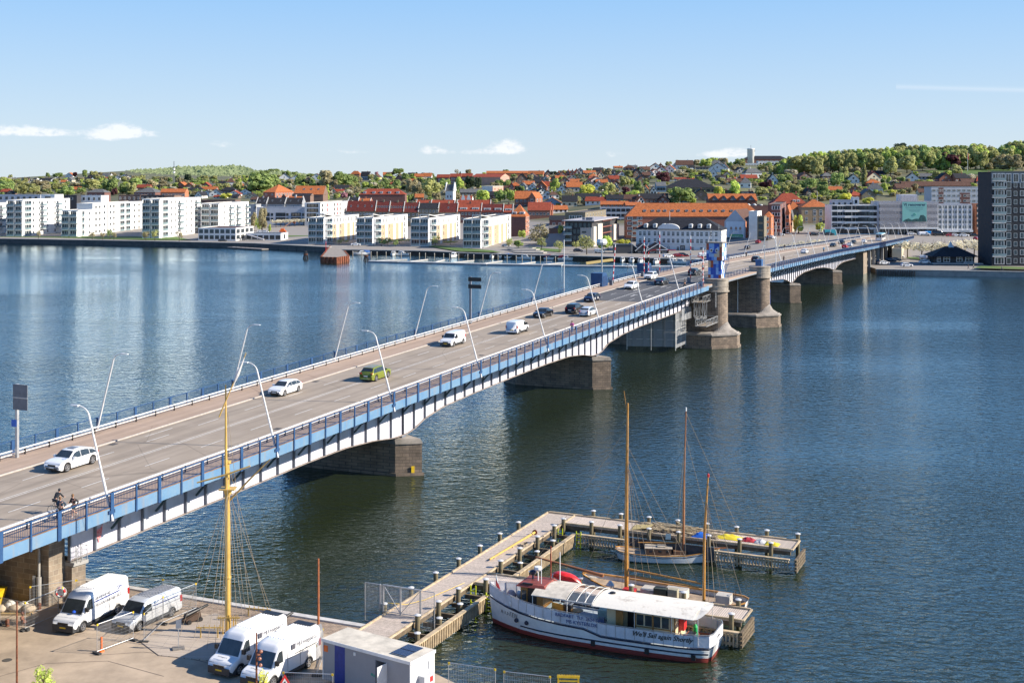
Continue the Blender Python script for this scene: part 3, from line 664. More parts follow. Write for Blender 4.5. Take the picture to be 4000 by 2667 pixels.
b=MB();b.tube([(0,-1.2,0),(0,-1.2,6.6)],.08,6);b.bar((-.9,-1.2,4.6),(.9,-1.2,4.6),.06);b.bar((0,-2,5.6),(0,-.4,5.6),.06);b.build('mast',M_STEEL,cb)
def make_lamp():
 r=thing('street_lamp',None,'street lamp')
 pts=[(0,0,-.6),(0,2.05,6.9)]
 b=MB();n=8
 P=[Vector((0,0,-.7)),Vector((0,2.25,7.0))]
 d=(P[1]-P[0]).normalized();arc=[]
 for i in range(1,7):
  a=i/6;arc.append(P[1]+Vector((0,.25*a+.75*a*a,.62*math.sin(a*1.45))))
 b.tube([P[0],P[0].lerp(P[1],.45)],[.11,.095],8);b.tube([P[0].lerp(P[1],.45),P[1]]+arc,[.075]*2+[.055]*6,8)
 b.build('pole',mat('lamp pole grey',(.72,.71,.69),.5,.06,2),r)
 h=MB();e=arc[-1]
 h.hexa([e+Vector((-.14,-.05,-.06)),e+Vector((.14,-.05,-.06)),e+Vector((.1,.75,-.02)),e+Vector((-.1,.75,-.02)),e+Vector((-.14,-.05,.07)),e+Vector((.14,-.05,.07)),e+Vector((.08,.75,.05)),e+Vector((-.08,.75,.05))])
 h.build('lamp_head',M_WHITE,r)
 k=MB();k.box(-.35,.35,.05,.5,-.15,.1);k.build('foot_bracket',M_BLUE_D,r)
 return r
lamp0=make_lamp();first=[True]
ORD=['first','second','third','fourth','fifth','sixth','seventh','eighth','ninth','tenth','eleventh','twelfth','thirteenth','fourteenth','fifteenth','sixteenth','seventeenth','eighteenth','nineteenth','twentieth']
def ordw(i):return ORD[i]if i<20 else f'{i+1}th'
def lamp(s,near,lab):
 o=lamp0 if first[0]else copy_tree(lamp0);first[0]=False
 z=deckz(s)
 o.location=B(s,TN+.2 if near else TF-.2,z-.2)
 o.rotation_euler=(0,0,BROT+(0 if near else math.pi));tag(o,lab,None,'leaning lamps along the bridge')
for i,s_ in enumerate(ls[6:]):lamp(s_,True,f'leaning grey bridge lamp on the river side, {ordw(i)} from the near quay')
for i,s_ in enumerate(ls2):lamp(s_,True,f'leaning grey bridge lamp on the river side, {ordw(i)} beyond the second round pier')
for i,s_ in enumerate(ls[6:-1]):lamp(s_,False,f'leaning grey bridge lamp on the far railing, {ordw(i)} from the near end')
for i,s_ in enumerate([262+3]):lamp(s_,False,'leaning grey bridge lamp on the far railing behind the control tower')
for i,s_ in enumerate(ls2[:-1]):lamp(s_,False,f'leaning grey bridge lamp on the far railing, {ordw(i)} beyond the control tower')
WALLC={'black':(.020,.024,.032),'white':(.78,.77,.74),'cream':(.66,.58,.42),'yellow':(.68,.56,.25),'grey':(.36,.37,.38),'brown':(.20,.13,.10),'dark':(.05,.05,.055),'brick':(.34,.13,.08),'darkbrick':(.17,.075,.06),'orange':(.46,.17,.08),'pink':(.58,.33,.25),'olive':(.20,.17,.115),'blue':(.24,.33,.42),'beige':(.40,.28,.17),'yellowbrick':(.50,.36,.22),'lightgrey':(.52,.53,.56),'green':(.2,.28,.22)}
ROOFC={'orange':(.52,.17,.065),'red':(.36,.085,.05),'darkred':(.16,.04,.035),'dark':(.038,.04,.048),'brown':(.15,.085,.065),'grey':(.17,.175,.18),'flat':(.13,.12,.115),'blue':(.10,.16,.24)}
def wallm(c):
 if c in('brick','darkbrick','orange','olive','yellowbrick'):
  k=WALLC[c];return brick('far wall '+c,k,tuple(v*.8 for v in k),tuple(min(1,v*1.25+.05)for v in k),.5,.16,.02,noisy=.3,bumps=.05)
 return mat('far wall '+c,WALLC[c],.85,.07,.35)
def roofm(c):
 m=roofm0(c);m.node_tree.nodes['Principled BSDF'].inputs['Specular IOR Level'].default_value=.15;return m
def roofm0(c):
 k=ROOFC[c]
 if c in('flat',):return mat('far roof '+c,k,.9,.2,.3)
 return brick('far roof '+c,k,tuple(v*.72 for v in k),tuple(v*.5 for v in k),.6,.45,.03,noisy=.35,bumps=.3,rough=.75)
UNIT={}
def unitwin(style):
 """one window of unit width and height, standing on z=0, looking towards -y"""
 if style in UNIT:return UNIT[style]
 b=MB();fm={'w':M_WHITE,'d':M_BLACK,'g':M_STEEL,'r':mat('red panel',(.6,.02,.035),.5,.05)}[style[0]]
 b.mi=0
 if style[0]!='n':
  t=.09
  b.box(-.5,.5,-.05,.02,0,t*.8);b.box(-.5,.5,-.05,.02,1-t*.8,1);b.box(-.5,-.5+t,-.05,.02,t*.8,1-t*.8);b.box(.5-t,.5,-.05,.02,t*.8,1-t*.8)
  n=int(style[1])if len(style)>1 else 1
  for i in range(1,n):x=-.5+i/n;b.box(x-.03,x+.03,-.05,.02,t*.8,1-t*.8)
  if len(style)>2 and style[2]=='x':b.box(-.5+t,.5-t,-.045,.02,.6,.66)
 b.mi=1;b.box(-.49,.49,-.02,.015,.01,.99)
 UNIT[style]=b.mesh('window',[fm,M_GLASS]);return UNIT[style]
def panelmesh(key,m):
 if key not in UNIT:b=MB();b.box(-.5,.5,-.03,.0,0,1);UNIT[key]=b.mesh('panel',[m])
 return UNIT[key]
def balcony_mesh(kind):
 if 'bal'+kind in UNIT:return UNIT['bal'+kind]
 b=MB()
 b.mi=0;b.box(-.5,.5,-1,0,-.14,.04)
 b.mi=1
 if kind=='glass':b.box(-.5,.5,-1.0,-.975,.1,1.0);b.box(-.5,-.49,-.97,0,.1,1.0);b.box(.49,.5,-.97,0,.1,1.0)
 else:
  for i in range(9):x=-.5+i/8;b.box(x-.012,x+.012,-1,-.97,.04,1.0)
  b.box(-.5,.5,-1,-.96,1.0,1.06)
 b.mi=0;
 gm=mat('pale balcony glass',(.22,.30,.32),.12,.2,1)if kind=='glass' else M_STEEL
 UNIT['bal'+kind]=b.mesh('balcony',[M_WHITE,gm]);return UNIT['bal'+kind]
def recess_mesh():
 """deep loggia: dark back with glass doors, slab edge, glass rail"""
 if 'rec' in UNIT:return UNIT['rec']
 b=MB();b.mi=1;b.box(-.48,.48,-.01,.01,.06,.94)
 b.mi=2;b.box(-.47,.47,-.30,-.27,.06,.42)
 b.mi=0;b.box(-.5,.5,-.3,.0,-.03,.05);b.box(-.5,-.47,-.3,0,.05,.97);b.box(.47,.5,-.3,0,.05,.97)
 for x in(-.17,.15):b.box(x-.015,x+.015,-.04,-.012,.06,.94)
 UNIT['rec']=b.mesh('loggia',[M_WHITE,M_GLASS,mat('pale balcony glass',(.22,.30,.32),.12,.2,1)]);return UNIT['rec']
class Bld:
 """oriented block standing with its camera-side right corner at the origin: front face looks to local -y, side face to +x"""
 def __init__(s,name,label,cat,pxL,pxC,pxR,pyT,Y,a=6,L=None,z0=None,wall='white',roof='flat',rise=0,group=None,par=.35,over=.3,roofc=None,wallside=None,ridge='x'):
  a=R(a);X=(pxC-2000)/FOC*Y;s.Y=Y
  z0=terr(pxC,Y)if z0 is None else z0
  uL=(pxL-2000)/FOC;Wd=(X-uL*Y)/(math.cos(a)+uL*math.sin(a))
  if L is None:
   uR=(pxR-2000)/FOC;L=(uR*Y-X)/(math.sin(a)-uR*math.cos(a))
   if not 4<L<90:print('LCLAMP',label,L);L=14
  h=CAMZ-Y*(pyT-HZ)/FOC-z0
  s.W,s.L,s.h,s.z0=Wd,L,h,z0
  s.r=thing(name,label,cat,(X,Y,z0),-a,group)
  m=wallm(wall)
  b=MB();b.box(-Wd,0,0,L,-4,h);b.build('wall',m,s.r)
  rc=roofm(roofc or{'flat':'flat'}.get(roof,'orange'))
  b=MB();o=over
  if roof=='flat':
   b.box(-Wd+.25,-.25,.25,L-.25,h+.003,h+.06);b.build('roof',rc,s.r)
   if par:
    c=MB();c.box(-Wd-.05,.05,-.05,.25,h+.003,h+par);c.box(-Wd-.05,.05,L-.25,L+.05,h+.003,h+par);c.box(-Wd-.05,-Wd+.25,.25,L-.25,h+.063,h+par);c.box(-.25,.05,.25,L-.25,h+.063,h+par);c.build('parapet',m,s.r)
  else:s.roof(roof,rise,rc,m,o,ridge)
  s.n=0
 def roof(s,kind,rise,rc,m,o,ridge='x'):
  Wd,L,h=s.W,s.L,s.h;b=MB();t=.22
  x0,x1,y0,y1=-Wd-o,o,-o,L+o
  if ridge=='x':
   ym=L/2;e=0 if kind=='gable' else min((y1-y0)/2*.95,(x1-x0)/2*.98)
   P=[(x0,y0,h+.003),(x1,y0,h+.003),(x1,y1,h+.003),(x0,y1,h+.003),(x0+e,ym,h+rise),(x1-e,ym,h+rise)]
   F=[(0,1,5,4),(2,3,4,5),(1,2,5),(3,0,4),(3,2,1,0)]
  else:
   xm=-Wd/2;e=0 if kind=='gable' else min((x1-x0)/2*.95,(y1-y0)/2*.98)
   P=[(x0,y0,h+.003),(x1,y0,h+.003),(x1,y1,h+.003),(x0,y1,h+.003),(xm,y0+e,h+rise),(xm,y1-e,h+rise)]
   F=[(1,2,5,4),(3,0,4,5),(0,1,4),(2,3,5),(3,2,1,0)]
  if kind=='gable':
   g=MB()
   if ridge=='x':g.add([P[1],P[2],P[5]],[(0,1,2)]);g.add([P[3],P[0],P[4]],[(0,1,2)])
   else:g.add([P[0],P[1],P[4]],[(0,1,2)]);g.add([P[2],P[3],P[5]],[(0,1,2)])
   F=[f for f in F if len(f)==4]
   g.build('gable',m,s.r)
  b.add(P,F);b.build('roof',rc,s.r)
 def put(s,me,name,face,u,z,w,h,d=1,off=0):
  s.n+=1
  if face=='F':loc=(-s.W+u,-.01-off,z);rz=0
  elif face=='R':loc=(.01+off,u,z);rz=R(90)
  o=link(name,me,s.r,loc,rz,(w,d,h));return o
 def grid(s,face,us,zs,w,h,style='w2',name='window',d=1):
  for z in zs:
   for u in us:
    if s.n>96:return
    s.put(unitwin(style)if isinstance(style,str)else style,name,face,u,z,w,h,d)
def lin(a,b,n):return[a+(b-a)*i/(n-1)for i in range(n)]if n>1 else[(a+b)/2]
def floors(h,n,base=.9,top=.0):fh=(h-top)/n;return[fh*i+base for i in range(n)]
def flats(label,L_,C_,R_,pyT,Y,n,bays,balc,small,a=5,z0=2.2,Lm=None):
 s=Bld('apartment_block',label,'apartment block',L_,C_,R_,pyT,Y,a,L=Lm,z0=z0,wall='white',group='white blocks of flats along the sea wall')
 fh=s.h/n
 k=max(1,round(s.W/5.5))
 for z in[fh*i+.12 for i in range(n)]:
  for u in[s.W*(i+.5)/k for i in range(k)]:
   s.put(recess_mesh(),'loggia','F',u,z,s.W/k*.86,fh*.9,4.2)
  for u in bays:s.put(recess_mesh(),'loggia','R',u*s.L,z,min(8,s.L*.15),fh*.86,1.5)
 for z in[fh*i+.95 for i in range(n)]:
  for u in small:
   if s.n<96:s.put(unitwin('g1'),'window','R',u*s.L,z,1.5,1.55)
 for z in[fh*i for i in range(1,n)]:
  for u in balc:
   if s.n<96:s.put(unitwin('g2'),'window','R',u*s.L,z+.2,2.6,2.1)
   if s.n<98:s.put(balcony_mesh('glass'),'balcony','R',u*s.L,z+.05,5.0,1.0,1.9)
 return s
flats('leftmost white block of flats, cut by the left edge of the photograph',-150,-75,36,797,712,5,[.2],[.7],[.5,.9])
flats('tall white six storey block with a shaded balcony end, second white block from the left',27,92,273,783,702,6,[.08],[.38,.72],[.2,.32,.5,.66,.9])
s=flats('long white five storey block with a dark stripe down its middle, behind a grassy bank',241,305,372,823,699,4,[.3],[],[.75],Lm=20)
s2=Bld('apartment_block','white long rear wing with a roof terrace between the two tall white blocks','apartment block',300,362,557,797,722,5,z0=2.2,wall='white',group='white blocks of flats along the sea wall')
for z in floors(s2.h,5,.9):
 for u in(.06,.13,.22,.33,.40,.82,.92):s2.put(unitwin('g2'),'window','R',u*s2.L,z,2.2,1.5)
 for u in(.56,.68):s2.put(recess_mesh(),'loggia','R',u*s2.L,z-.7,7,2.9,1.5)
b=MB();b.box(.012,.05,s2.L*.27,s2.L*.285,0,s2.h);b.build('downpipe',mat('grey joint',(.25,.25,.27),.8),s2.r)
flats('tallest white six storey block with stacked glass balconies, next to the dark windowed pavilion',556,627,783,779,681,6,[.1],[.45,.88],[.26,.36,.62,.76])
s=flats('white rear block with rounded corner and glass balconies behind the dark windowed pavilion',786,858,971,796,735,5,[],[.35,.6,.92],[.15,.5,.8])
def penthouse(label,L_,C_,pyT,Y,h,wall='white',style='d1',n=6,z=None,D=12,cat='building',name='rooftop_storey',R_=None):
 s=Bld(name,label,cat,L_,C_,R_ or C_,pyT,Y,5,L=D,z0=z,wall=wall)
 for u in lin(s.W*.08,s.W*.92,n):s.put(unitwin(style),'window','F',u,s.h-2.6,s.W/n*.4,1.7)
 return s
penthouse('grey white long block with a row of square windows behind the left white flats',-60,158,763,790,0,'lightgrey','d1',9)
penthouse('plain white block end rising behind the second white block',160,214,762,775,0,'white','d1',1)
penthouse('dark clad block behind the white flats with the roof terrace',251,300,765,800,0,'dark','g1',1)
penthouse('white low block with an orange awning behind the terrace flats',300,395,766,805,0,'white','d2',5)
penthouse('dark brown clad block between the two tall white blocks',463,548,764,815,0,'brown','w2',5)
penthouse('black clad top storey with a white edge behind the tallest white block',549,642,765,800,0,'dark','w2',5)
penthouse('brown clad stair tower behind the tallest white block',643,681,765,795,0,'brown','w1',1)
penthouse('dark flat roofed block behind the rounded white flats',786,919,783,860,0,'brown','d2',4)
penthouse('grey hip roofed row house group right of the rounded white flats',972,1000,800,860,0,'grey','d2',2)
s=Bld('glazed_pavilion','two storey white framed building with big dark windows by the sea wall','office building',775,921,990,893,657,8,z0=2.1,wall='white',roof='flat',roofc='brown')
fh=s.h/2
for j in range(2):
 for i in range(7):s.put(unitwin('w1'),'window','F',s.W*(i+.5)/7,j*fh+.35,s.W/7*.94,fh*.78)
 for i in range(4):s.put(unitwin('w1'),'window','R',s.L*(i+.5)/4,j*fh+.35,s.L/4*.9,fh*.78)
s=Bld('boat_club','low white flat roofed building with an outside ramp right of the glazed pavilion','club house',960,1097,1125,914,663,6,z0=2.0,wall='white',roofc='dark')
for i in range(6):s.put(unitwin('d1'),'window','F',s.W*(i+.5)/6,.3,s.W/6*.8,s.h*.66)
s.put(unitwin('d1'),'window','R',s.L*.5,.4,3,2.2)
b=MB();b.hexa([(-s.W*.95,-3,s.h*.85),(-s.W*.45,-3,.1),(-s.W*.45,-1,.1),(-s.W*.95,-1,s.h*.85),(-s.W*.95,-3,s.h*.85+.5),(-s.W*.45,-3,.5),(-s.W*.45,-1,.5),(-s.W*.95,-1,s.h*.85+.5)]);b.build('ramp',mat('grey ramp',(.42,.42,.45),.7),s.r)
s=Bld('apartment_block','long white block of flats with dark framed window bands behind the orange boom lift','apartment block',1003,1190,1200,812,838,3,L=16,z0=2.8,wall='lightgrey')
fh=s.h/4
for j in(1,2):
 for u in(.17,.5,.82):
  s.put(unitwin('d3'),'window','F',s.W*u,j*fh+.4,s.W*.2,fh*.78)
 for u in(.32,.64,.97):s.put(unitwin('d1'),'window','F',s.W*u,j*fh+.6,1.6,fh*.6)
s=Bld('apartment_block','white five storey block with red panels between its windows','apartment block',1190,1252,1392,794,822,8,z0=2.8,wall='white')
fh=s.h/5;rp=panelmesh('redp',mat('red panel',(.6,.02,.035),.5,.05))
for j in range(1,5):
 s.put(unitwin('d3'),'window','F',s.W*.5,j*fh+.35,s.W*.72,fh*.75)
 for u in(.05,.36,.52,.86):s.put(unitwin('d1'),'window','R',s.L*u,j*fh+.5,2.6,fh*.68)
 for u in(.17,.44,.93):s.put(rp,'red_panel','R',s.L*u,j*fh+.5,2.8,fh*.68)
M_YB=wallm('yellowbrick')
MAR=[(1206,1267,1402,953,843,'leftmost'),(1394,1457,1592,957,844,'second'),(1606,1675,1797,962,846,'third'),(1810,1879,1996,969,849,'fourth')]
for i,(l,c,r_,pb,pt,w_)in enumerate(MAR):
 Y=FOC*(CAMZ-1.9)/(pb-HZ)
 s=Bld('marina_block',f'{w_} of the four glazed balcony blocks with yellow brick sides by the marina','apartment block',l,c,r_,pt+9,Y,10,z0=1.9,wall='white',group='four glazed blocks by the marina')
 n=4;fh=s.h/n
 q=MB();q.box(.004,.03,s.L*.2,s.L*.86,.05,s.h*.72);q.build('brick_facing',M_YB,s.r)
 for u0 in(.33,.56,.72,):
  q=MB();q.box(.032,.06,s.L*u0,s.L*(u0+.075),.05,s.h*.72);q.build('render_strip',M_WHITE,s.r)
 t=MB();t.box(-s.W*.5,.12,-.2,5,s.h+.003,s.h+.25);t.hexa([(-s.W*.5,-.3,s.h+1.9),(.1,-.3,s.h+1.9),(.1,s.L*.30,s.h+.2),(-s.W*.5,s.L*.30,s.h+.2),(-s.W*.5,-.3,s.h+2.2),(.1,-.3,s.h+2.2),(.1,s.L*.30,s.h+.5),(-s.W*.5,s.L*.30,s.h+.5)])
 t.box(-s.W*.5,-s.W*.5+.25,-.3,-.05,s.h+.253,s.h+1.9);t.box(-.15,.1,-.3,-.05,s.h+.253,s.h+1.9);t.build('raised_canopy',M_WHITE,s.r)
 for j in range(n):
  for u in(.25,.75):s.put(recess_mesh(),'loggia','F',s.W*u,j*fh+.1,s.W*.48,fh*.94,3.2)
  s.put(recess_mesh(),'loggia','R',s.L*.10,j*fh+.1,s.L*.16,fh*.85,3)
  for u in((.28,.37,.45,.60,.76)if j<3 else(.28,.36,.44,.52,.6,.68,.76)):s.put(unitwin('w1'),'window','R',s.L*u,j*fh+.4,1.5,fh*.72)
  s.put(unitwin('w2x'),'window','R',s.L*.91,j*fh+.3,3.4,fh*.8)
def terrace(label,L_,C_,pyE,pyR,Y,wall,rc,a=4,D=11,dormers=0,skyl=0,nwin=8,z0=None,R_=None,hip='gable',name='terrace_house',cat='terrace',zf=None):
 s=Bld(name,label,cat,L_,C_,R_ or C_,pyE,Y,a,L=D,z0=z0,wall=wall,roof=hip,rise=(pyE-pyR)*Y/FOC*1.0+.6,roofc=rc)
 rise=(pyE-pyR)*Y/FOC+.6
 c=MB();
 for x in(-s.W-.02,0):
  c.hexa([(x-.18,-.35,s.h+.15),(x+.18,-.35,s.h+.15),(x+.18,s.L/2,s.h+rise+.12),(x-.18,s.L/2,s.h+rise+.12),(x-.18,-.35,s.h+.45),(x+.18,-.35,s.h+.45),(x+.18,s.L/2,s.h+rise+.42),(x-.18,s.L/2,s.h+rise+.42)])
 if hip=='gable':c.build('verge',M_WHITE_D,s.r)
 c=MB();c.box(-s.W*.5-.5,-s.W*.5+.5,s.L/2-.4,s.L/2+.4,s.h+rise-.6,s.h+rise+1.2);c.build('chimney',wallm(wall),s.r)
 for z in(zf or(s.h-2.3,s.h-5.3)):
  for u in lin(s.W*.06,s.W*.94,nwin):s.put(unitwin('w2'),'window','F',u,z,1.2,1.5)
 for k in range(skyl):
  u=s.W*(k+.6)/(skyl+.2);f=.38
  o=link('roof_window',unitwin('g1'),s.r,(-s.W+u,s.L/2*f-.12,s.h+rise*f+.15),0,(.8,1,1.7),(-math.atan2(s.L/2+.3,rise),0,0))
 for k in range(dormers):
  u=s.W*(k+.5)/dormers;d=MB();w_=min(2.2,s.W/dormers*.35)
  d.box(-s.W+u-w_,-s.W+u+w_,s.L*.10,s.L*.42,s.h+.4,s.h+2.4);d.build('dormer',M_WHITE_D,s.r)
  o=link('window',unitwin('w3'),s.r,(-s.W+u,s.L*.10-.02,s.h+.75),0,(w_*1.6,1,1.3))
 return s
T_=[(1352,1466,826,789,'olive','darkred',0,4,'olive brick terrace with a dark red roof, left end with an orange hip'),(1467,1520,828,792,'olive','darkred',0,6,'olive brick terrace house with six roof windows under dark red tiles'),(1521,1576,829,794,'olive','darkred',0,6,'olive brick terrace house right of the six roof windows'),(1577,1634,830,795,'olive','darkred',0,5,'olive brick terrace house with slanted roof lights below the school trees'),(1635,1712,816,797,'olive','dark',0,0,'olive block with a flat dark top and pale cornice in the terrace row'),(1713,1786,830,798,'yellowbrick','darkred',0,1,'yellow brick house with a bright orange gable flap in the terrace row'),(1787,1880,826,799,'darkbrick','red',2,0,'red roofed terrace with two wide white dormers behind the third marina block'),(1881,1966,828,801,'darkbrick','darkred',2,0,'dark red roofed terrace with grey attic storey behind the fourth marina block'),(1967,2003,830,803,'darkbrick','red',1,0,'short red roofed terrace end beside the tall brown brick house')]
for i,(l,c,e,r_,wl,rc,dm,sk,lab)in enumerate(T_):terrace(lab,l,c,e,r_,798,wl,rc,dormers=dm,skyl=sk,nwin=max(3,int((c-l)/12)))
for i,(l,c,lab)in enumerate([(1625,1683,'left'),(1684,1774,'middle'),(1785,1915,'right')]):
 terrace(f'{lab} red roofed row house of the rear row behind the olive terrace',l,c,806,785,880,'darkbrick','red',nwin=4)
terrace('brown brick corner house with orange hipped roof left of the olive terrace',1345,1385,822,792,806,'olive','red',nwin=3,hip='hip')
for i,(l,c,rc,lab)in enumerate([(1000,1040,'dark','left'),(1041,1112,'dark','middle'),(1113,1180,'dark','right')]):
 terrace(f'{lab} dark slate roofed terrace behind the red panelled flats',l,c,798,776,900,'grey',rc,nwin=3,skyl=2)
terrace('orange roofed terrace end above the white roof garden',1120,1178,790,771,930,'white','orange',nwin=3)
terrace('dark roofed terrace house with a white verge left of the orange one',1360,1398,788,774,900,'grey','dark',nwin=2)
terrace('orange roofed terrace house with a pale chimney gable above the dark red roofs',1399,1445,790,779,895,'brick','orange',nwin=2)
s=Bld('apartment_house','tall brown brick house with orange hipped roof and white bay windows','apartment house',1992,2053,2143,847,683,9,z0=2,wall='darkbrick',roof='hip',rise=6.5,roofc='orange')
q=MB();q.box(.004,.03,0,s.L,0,s.h);q.build('sunlit_side',wallm('orange'),s.r)
for j in range(4):
 z=s.h/4*j+1
 for u in(.12,.62,.86):s.put(unitwin('w2'),'window','R',s.L*u,z,2.4,1.7)
 s.put(balcony_mesh('bars'),'balcony','R',s.L*.4,z-.6,3,1,1.3);s.put(unitwin('w2'),'window','R',s.L*.4,z-.4,2,2)
for u in(.25,.75):
 d=MB();d.box(-s.W*u-1.3,-s.W*u+1.3,1.2,4,s.h+.6,s.h+2.6);d.build('dormer',M_WHITE_D,s.r);link('window',unitwin('w2'),s.r,(-s.W*u,1.18,s.h+1),0,(2,1,1.3))
s=Bld('brick_school','long red brick house with orange roof and stepped gable front above the tall brown house','school',2010,2091,2092,777,900,4,L=14,wall='brick',roof='gable',rise=5.5,roofc='orange')
for z in(s.h-2.5,s.h-6):
 for u in lin(s.W*.12,s.W*.9,5):s.put(unitwin('w2x'),'window','F',u,z,1.5,2)
s=Bld('brick_school','gable fronted red brick wing with tall white windows beside the orange roofed school','school',2064,2092,2119,775,885,14,wall='brick',roof='gable',rise=4.2,roofc='orange',ridge='y')
for z in(s.h-2.5,s.h-6):
 for u in(.5,):s.put(unitwin('w2x'),'window','F',s.W*u,z,1.8,2.3)
 for u in(.25,.7):s.put(unitwin('w2x'),'window','R',s.L*u,z,2.4,2.2)
s=Bld('office_block','glass fronted office with cream towers and red steel bands','office building',2207,2312,2411,868,592,16,z0=1.8,wall='dark',roofc='flat',over=0)
b=MB();b.box(-s.W-1.2,1.4,-1.3,s.L+1.5,s.h+.36,s.h+.8);b.build('roof_edge',mat('pale roof edge',(.45,.42,.42),.6),s.r)
fh=s.h/4
for j in range(4):
 for u in lin(s.W*.08,s.W*(.9 if j==3 else .5),6 if j==3 else 4):s.put(unitwin('d1'),'window','F',u,j*fh+.3,s.W*.12,fh*.8)
 for u in(.42,.5,.58,.66):s.put(unitwin('d2'),'window','R',s.L*u,j*fh+.3,s.L*.075,fh*.78)
 q=MB();q.box(.02,.7,s.L*.36,s.L*.72,j*fh+fh*.92,j*fh+fh*1.05);q.build('red_band',mat('rust red steel',(.28,.10,.08),.6),s.r)
 s.put(balcony_mesh('glass'),'balcony','F',s.W*.12,j*fh+.1,s.W*.3,1,1.3)
for y0,y1,hh in((.0,.10,.82),(.16,.33,.9),(.78,1.0,.78)):
 q=MB();q.box(-.5,.9,s.L*y0+.01,s.L*y1,0,s.h*hh);q.build('stair_tower',mat('cream render',(.66,.60,.50),.8,.06),s.r)
q=MB();q.box(-s.W*.42,-.01,-.5,-.02,0,s.h*.78);q.build('cream_panel',mat('grey render',(.42,.39,.36),.8,.06),s.r)
for j in range(3):o=s.put(unitwin('d2'),'window','F',s.W*.72,j*fh+.9,s.W*.16,.8);o.location.y=-.52
b=MB();b.box(-s.W*.3,-s.W*.05,4,7,s.h+.81,s.h+2.0);b.box(-s.W*.5,-s.W*.4,8,10,s.h+.81,s.h+1.8);b.build('roof_plant',M_GIRD_D,s.r)
s=Bld('apartment_house','brown brick block with set back top floor behind the glass office','apartment house',2207,2286,2367,832,640,14,z0=3,wall='olive',roofc='flat')
for j in(3,2):
 for u in(.35,.7):s.put(unitwin('w2'),'window','F',s.W*u,s.h*(j/4)+.3,3,1.8)
for u in(.15,.45,.75):
 q=MB();q.box(.01,1.2,s.L*u,s.L*(u+.16),0,s.h*.78);q.build('bay',wallm('yellowbrick'),s.r)
for u in lin(.1,.9,7):s.put(unitwin('w1'),'window','R',s.L*u,s.h-2.3,1.4,1.7)
s=Bld('office_block','grey panelled office block with horizontal window bands behind the brown brick block','office building',2345,2482,2483,813,735,3,L=14,z0=5,wall='lightgrey')
for z in floors(s.h,4,.9):
 for u in lin(s.W*.1,s.W*.93,7):s.put(unitwin('d2'),'window','F',u,z,2.3,1.7)
s=Bld('apartment_block','long red brick block under a very large orange tiled roof','apartment block',2445,2978,2979,846,640,1.5,L=14,z0=2,wall='brick',roof='hip',rise=6.6,roofc='orange')
for z in floors(s.h,5,.9)[1:]:
 for u in(.03,.10,.90,.96):s.put(unitwin('w3'),'window','F',s.W*u,z,2.6,1.5)
 for u in(.065,.93):s.put(balcony_mesh('glass'),'balcony','F',s.W*u,z-.7,3.2,1,.9)
for u in(.14,.20,.245,.29,.345,.39,.45,.505,.56,.62,.665,.72,.78,.83):link('roof_window',unitwin('g2'),s.r,(-s.W+s.W*u,s.L/2*.30-.15,s.h+6.6*.34+.12),0,(1.5,1,1.4),(-math.atan2(s.L/2,6.6),0,0))
s=Bld('apartment_house','dark brown brick block with sloping roof between the tall brown house and glass office','apartment house',2146,2204,2205,860,735,4,L=16,z0=2.5,wall='darkbrick',roof='gable',rise=2.5,roofc='dark')
for u in(.3,.7):s.put(unitwin('w2'),'window','F',s.W*u,s.h-3,1.6,1.5)
s=Bld('workshop','low grey metal roofed shed in the yard left of the glass office','shed',2144,2190,2191,892,690,4,L=10,z0=2.2,wall='brown',roof='gable',rise=1.5,roofc='grey')
s=Bld('apartment_house','red roofed brick house in the gap right of the orange hipped house','house',2118,2158,2159,822,800,4,L=12,wall='brick',roof='gable',rise=4,roofc='red')
s=Bld('apartment_house','long red roofed brick block standing sideways in the gap above the small sheds','apartment house',2062,2150,2151,822,790,4,L=14,wall='brick',roof='gable',rise=5,roofc='red')
for u in lin(.1,.9,6):s.put(unitwin('w2'),'window','F',s.W*u,s.h-3,1.5,1.5)
s=Bld('garage_row','low black flat roofed row between the glass office and the big red brick block','garage',2412,2486,2487,938,620,4,L=14,z0=2,wall='dark',roofc='dark')
s=Bld('quayside_hall','large white three storey hall with black hipped roof and curved pediment facing the harbour','public building',2485,2818,2853,899,552,17,L=17,z0=1.7,wall='white',roof='hip',rise=5.0,roofc='dark',over=.5)
zs=[.5,s.h*.40,s.h*.71]
for j,z in enumerate(zs):
 for u in(.05,.10,.155,.225,.27,.33,.385,.44,.495,.55,.61,.665,.725,.77,.83,.88,.94):
  if j==0 and u in(.10,.27,.44,.61,.725,.88):continue
  s.put(unitwin('w2x'),'window','F',s.W*u,z,1.25,2.0)
 for u in(.1,.3,.5,.7,.9):s.put(unitwin('w2x'),'window','R',s.L*u,z,1.3,2.0)
for u in(.27,.55,.94):s.put(unitwin('d2'),'door','F',s.W*u,.05,2.1,2.9)
q=MB();
for z in(s.h*.34,s.h*.985):q.box(-s.W-.1,.1,-.16,-.012,z,z+.22)
for u in(0,.18,.36,.365,.61,.62,.80,1):q.box(-s.W*u-.15 if u else-.3,-s.W*u+.15,-.14,-.011,.0,s.h*.33)
q.build('cornice',M_WHITE_D,s.r)
q=MB();n=14;cx=-s.W*.615;rw=s.W*.13
arc=[(cx+rw*math.cos(math.pi*i/n),s.h+.2+2.3*math.sin(math.pi*i/n))for i in range(n+1)]
q.add([(x,-.35,z)for x,z in arc]+[(x,3.4,z)for x,z in arc],[tuple(range(n,-1,-1))]+[(i,i+1,n+2+i,n+1+i)for i in range(n)]);q.build('pediment',M_WHITE,s.r)
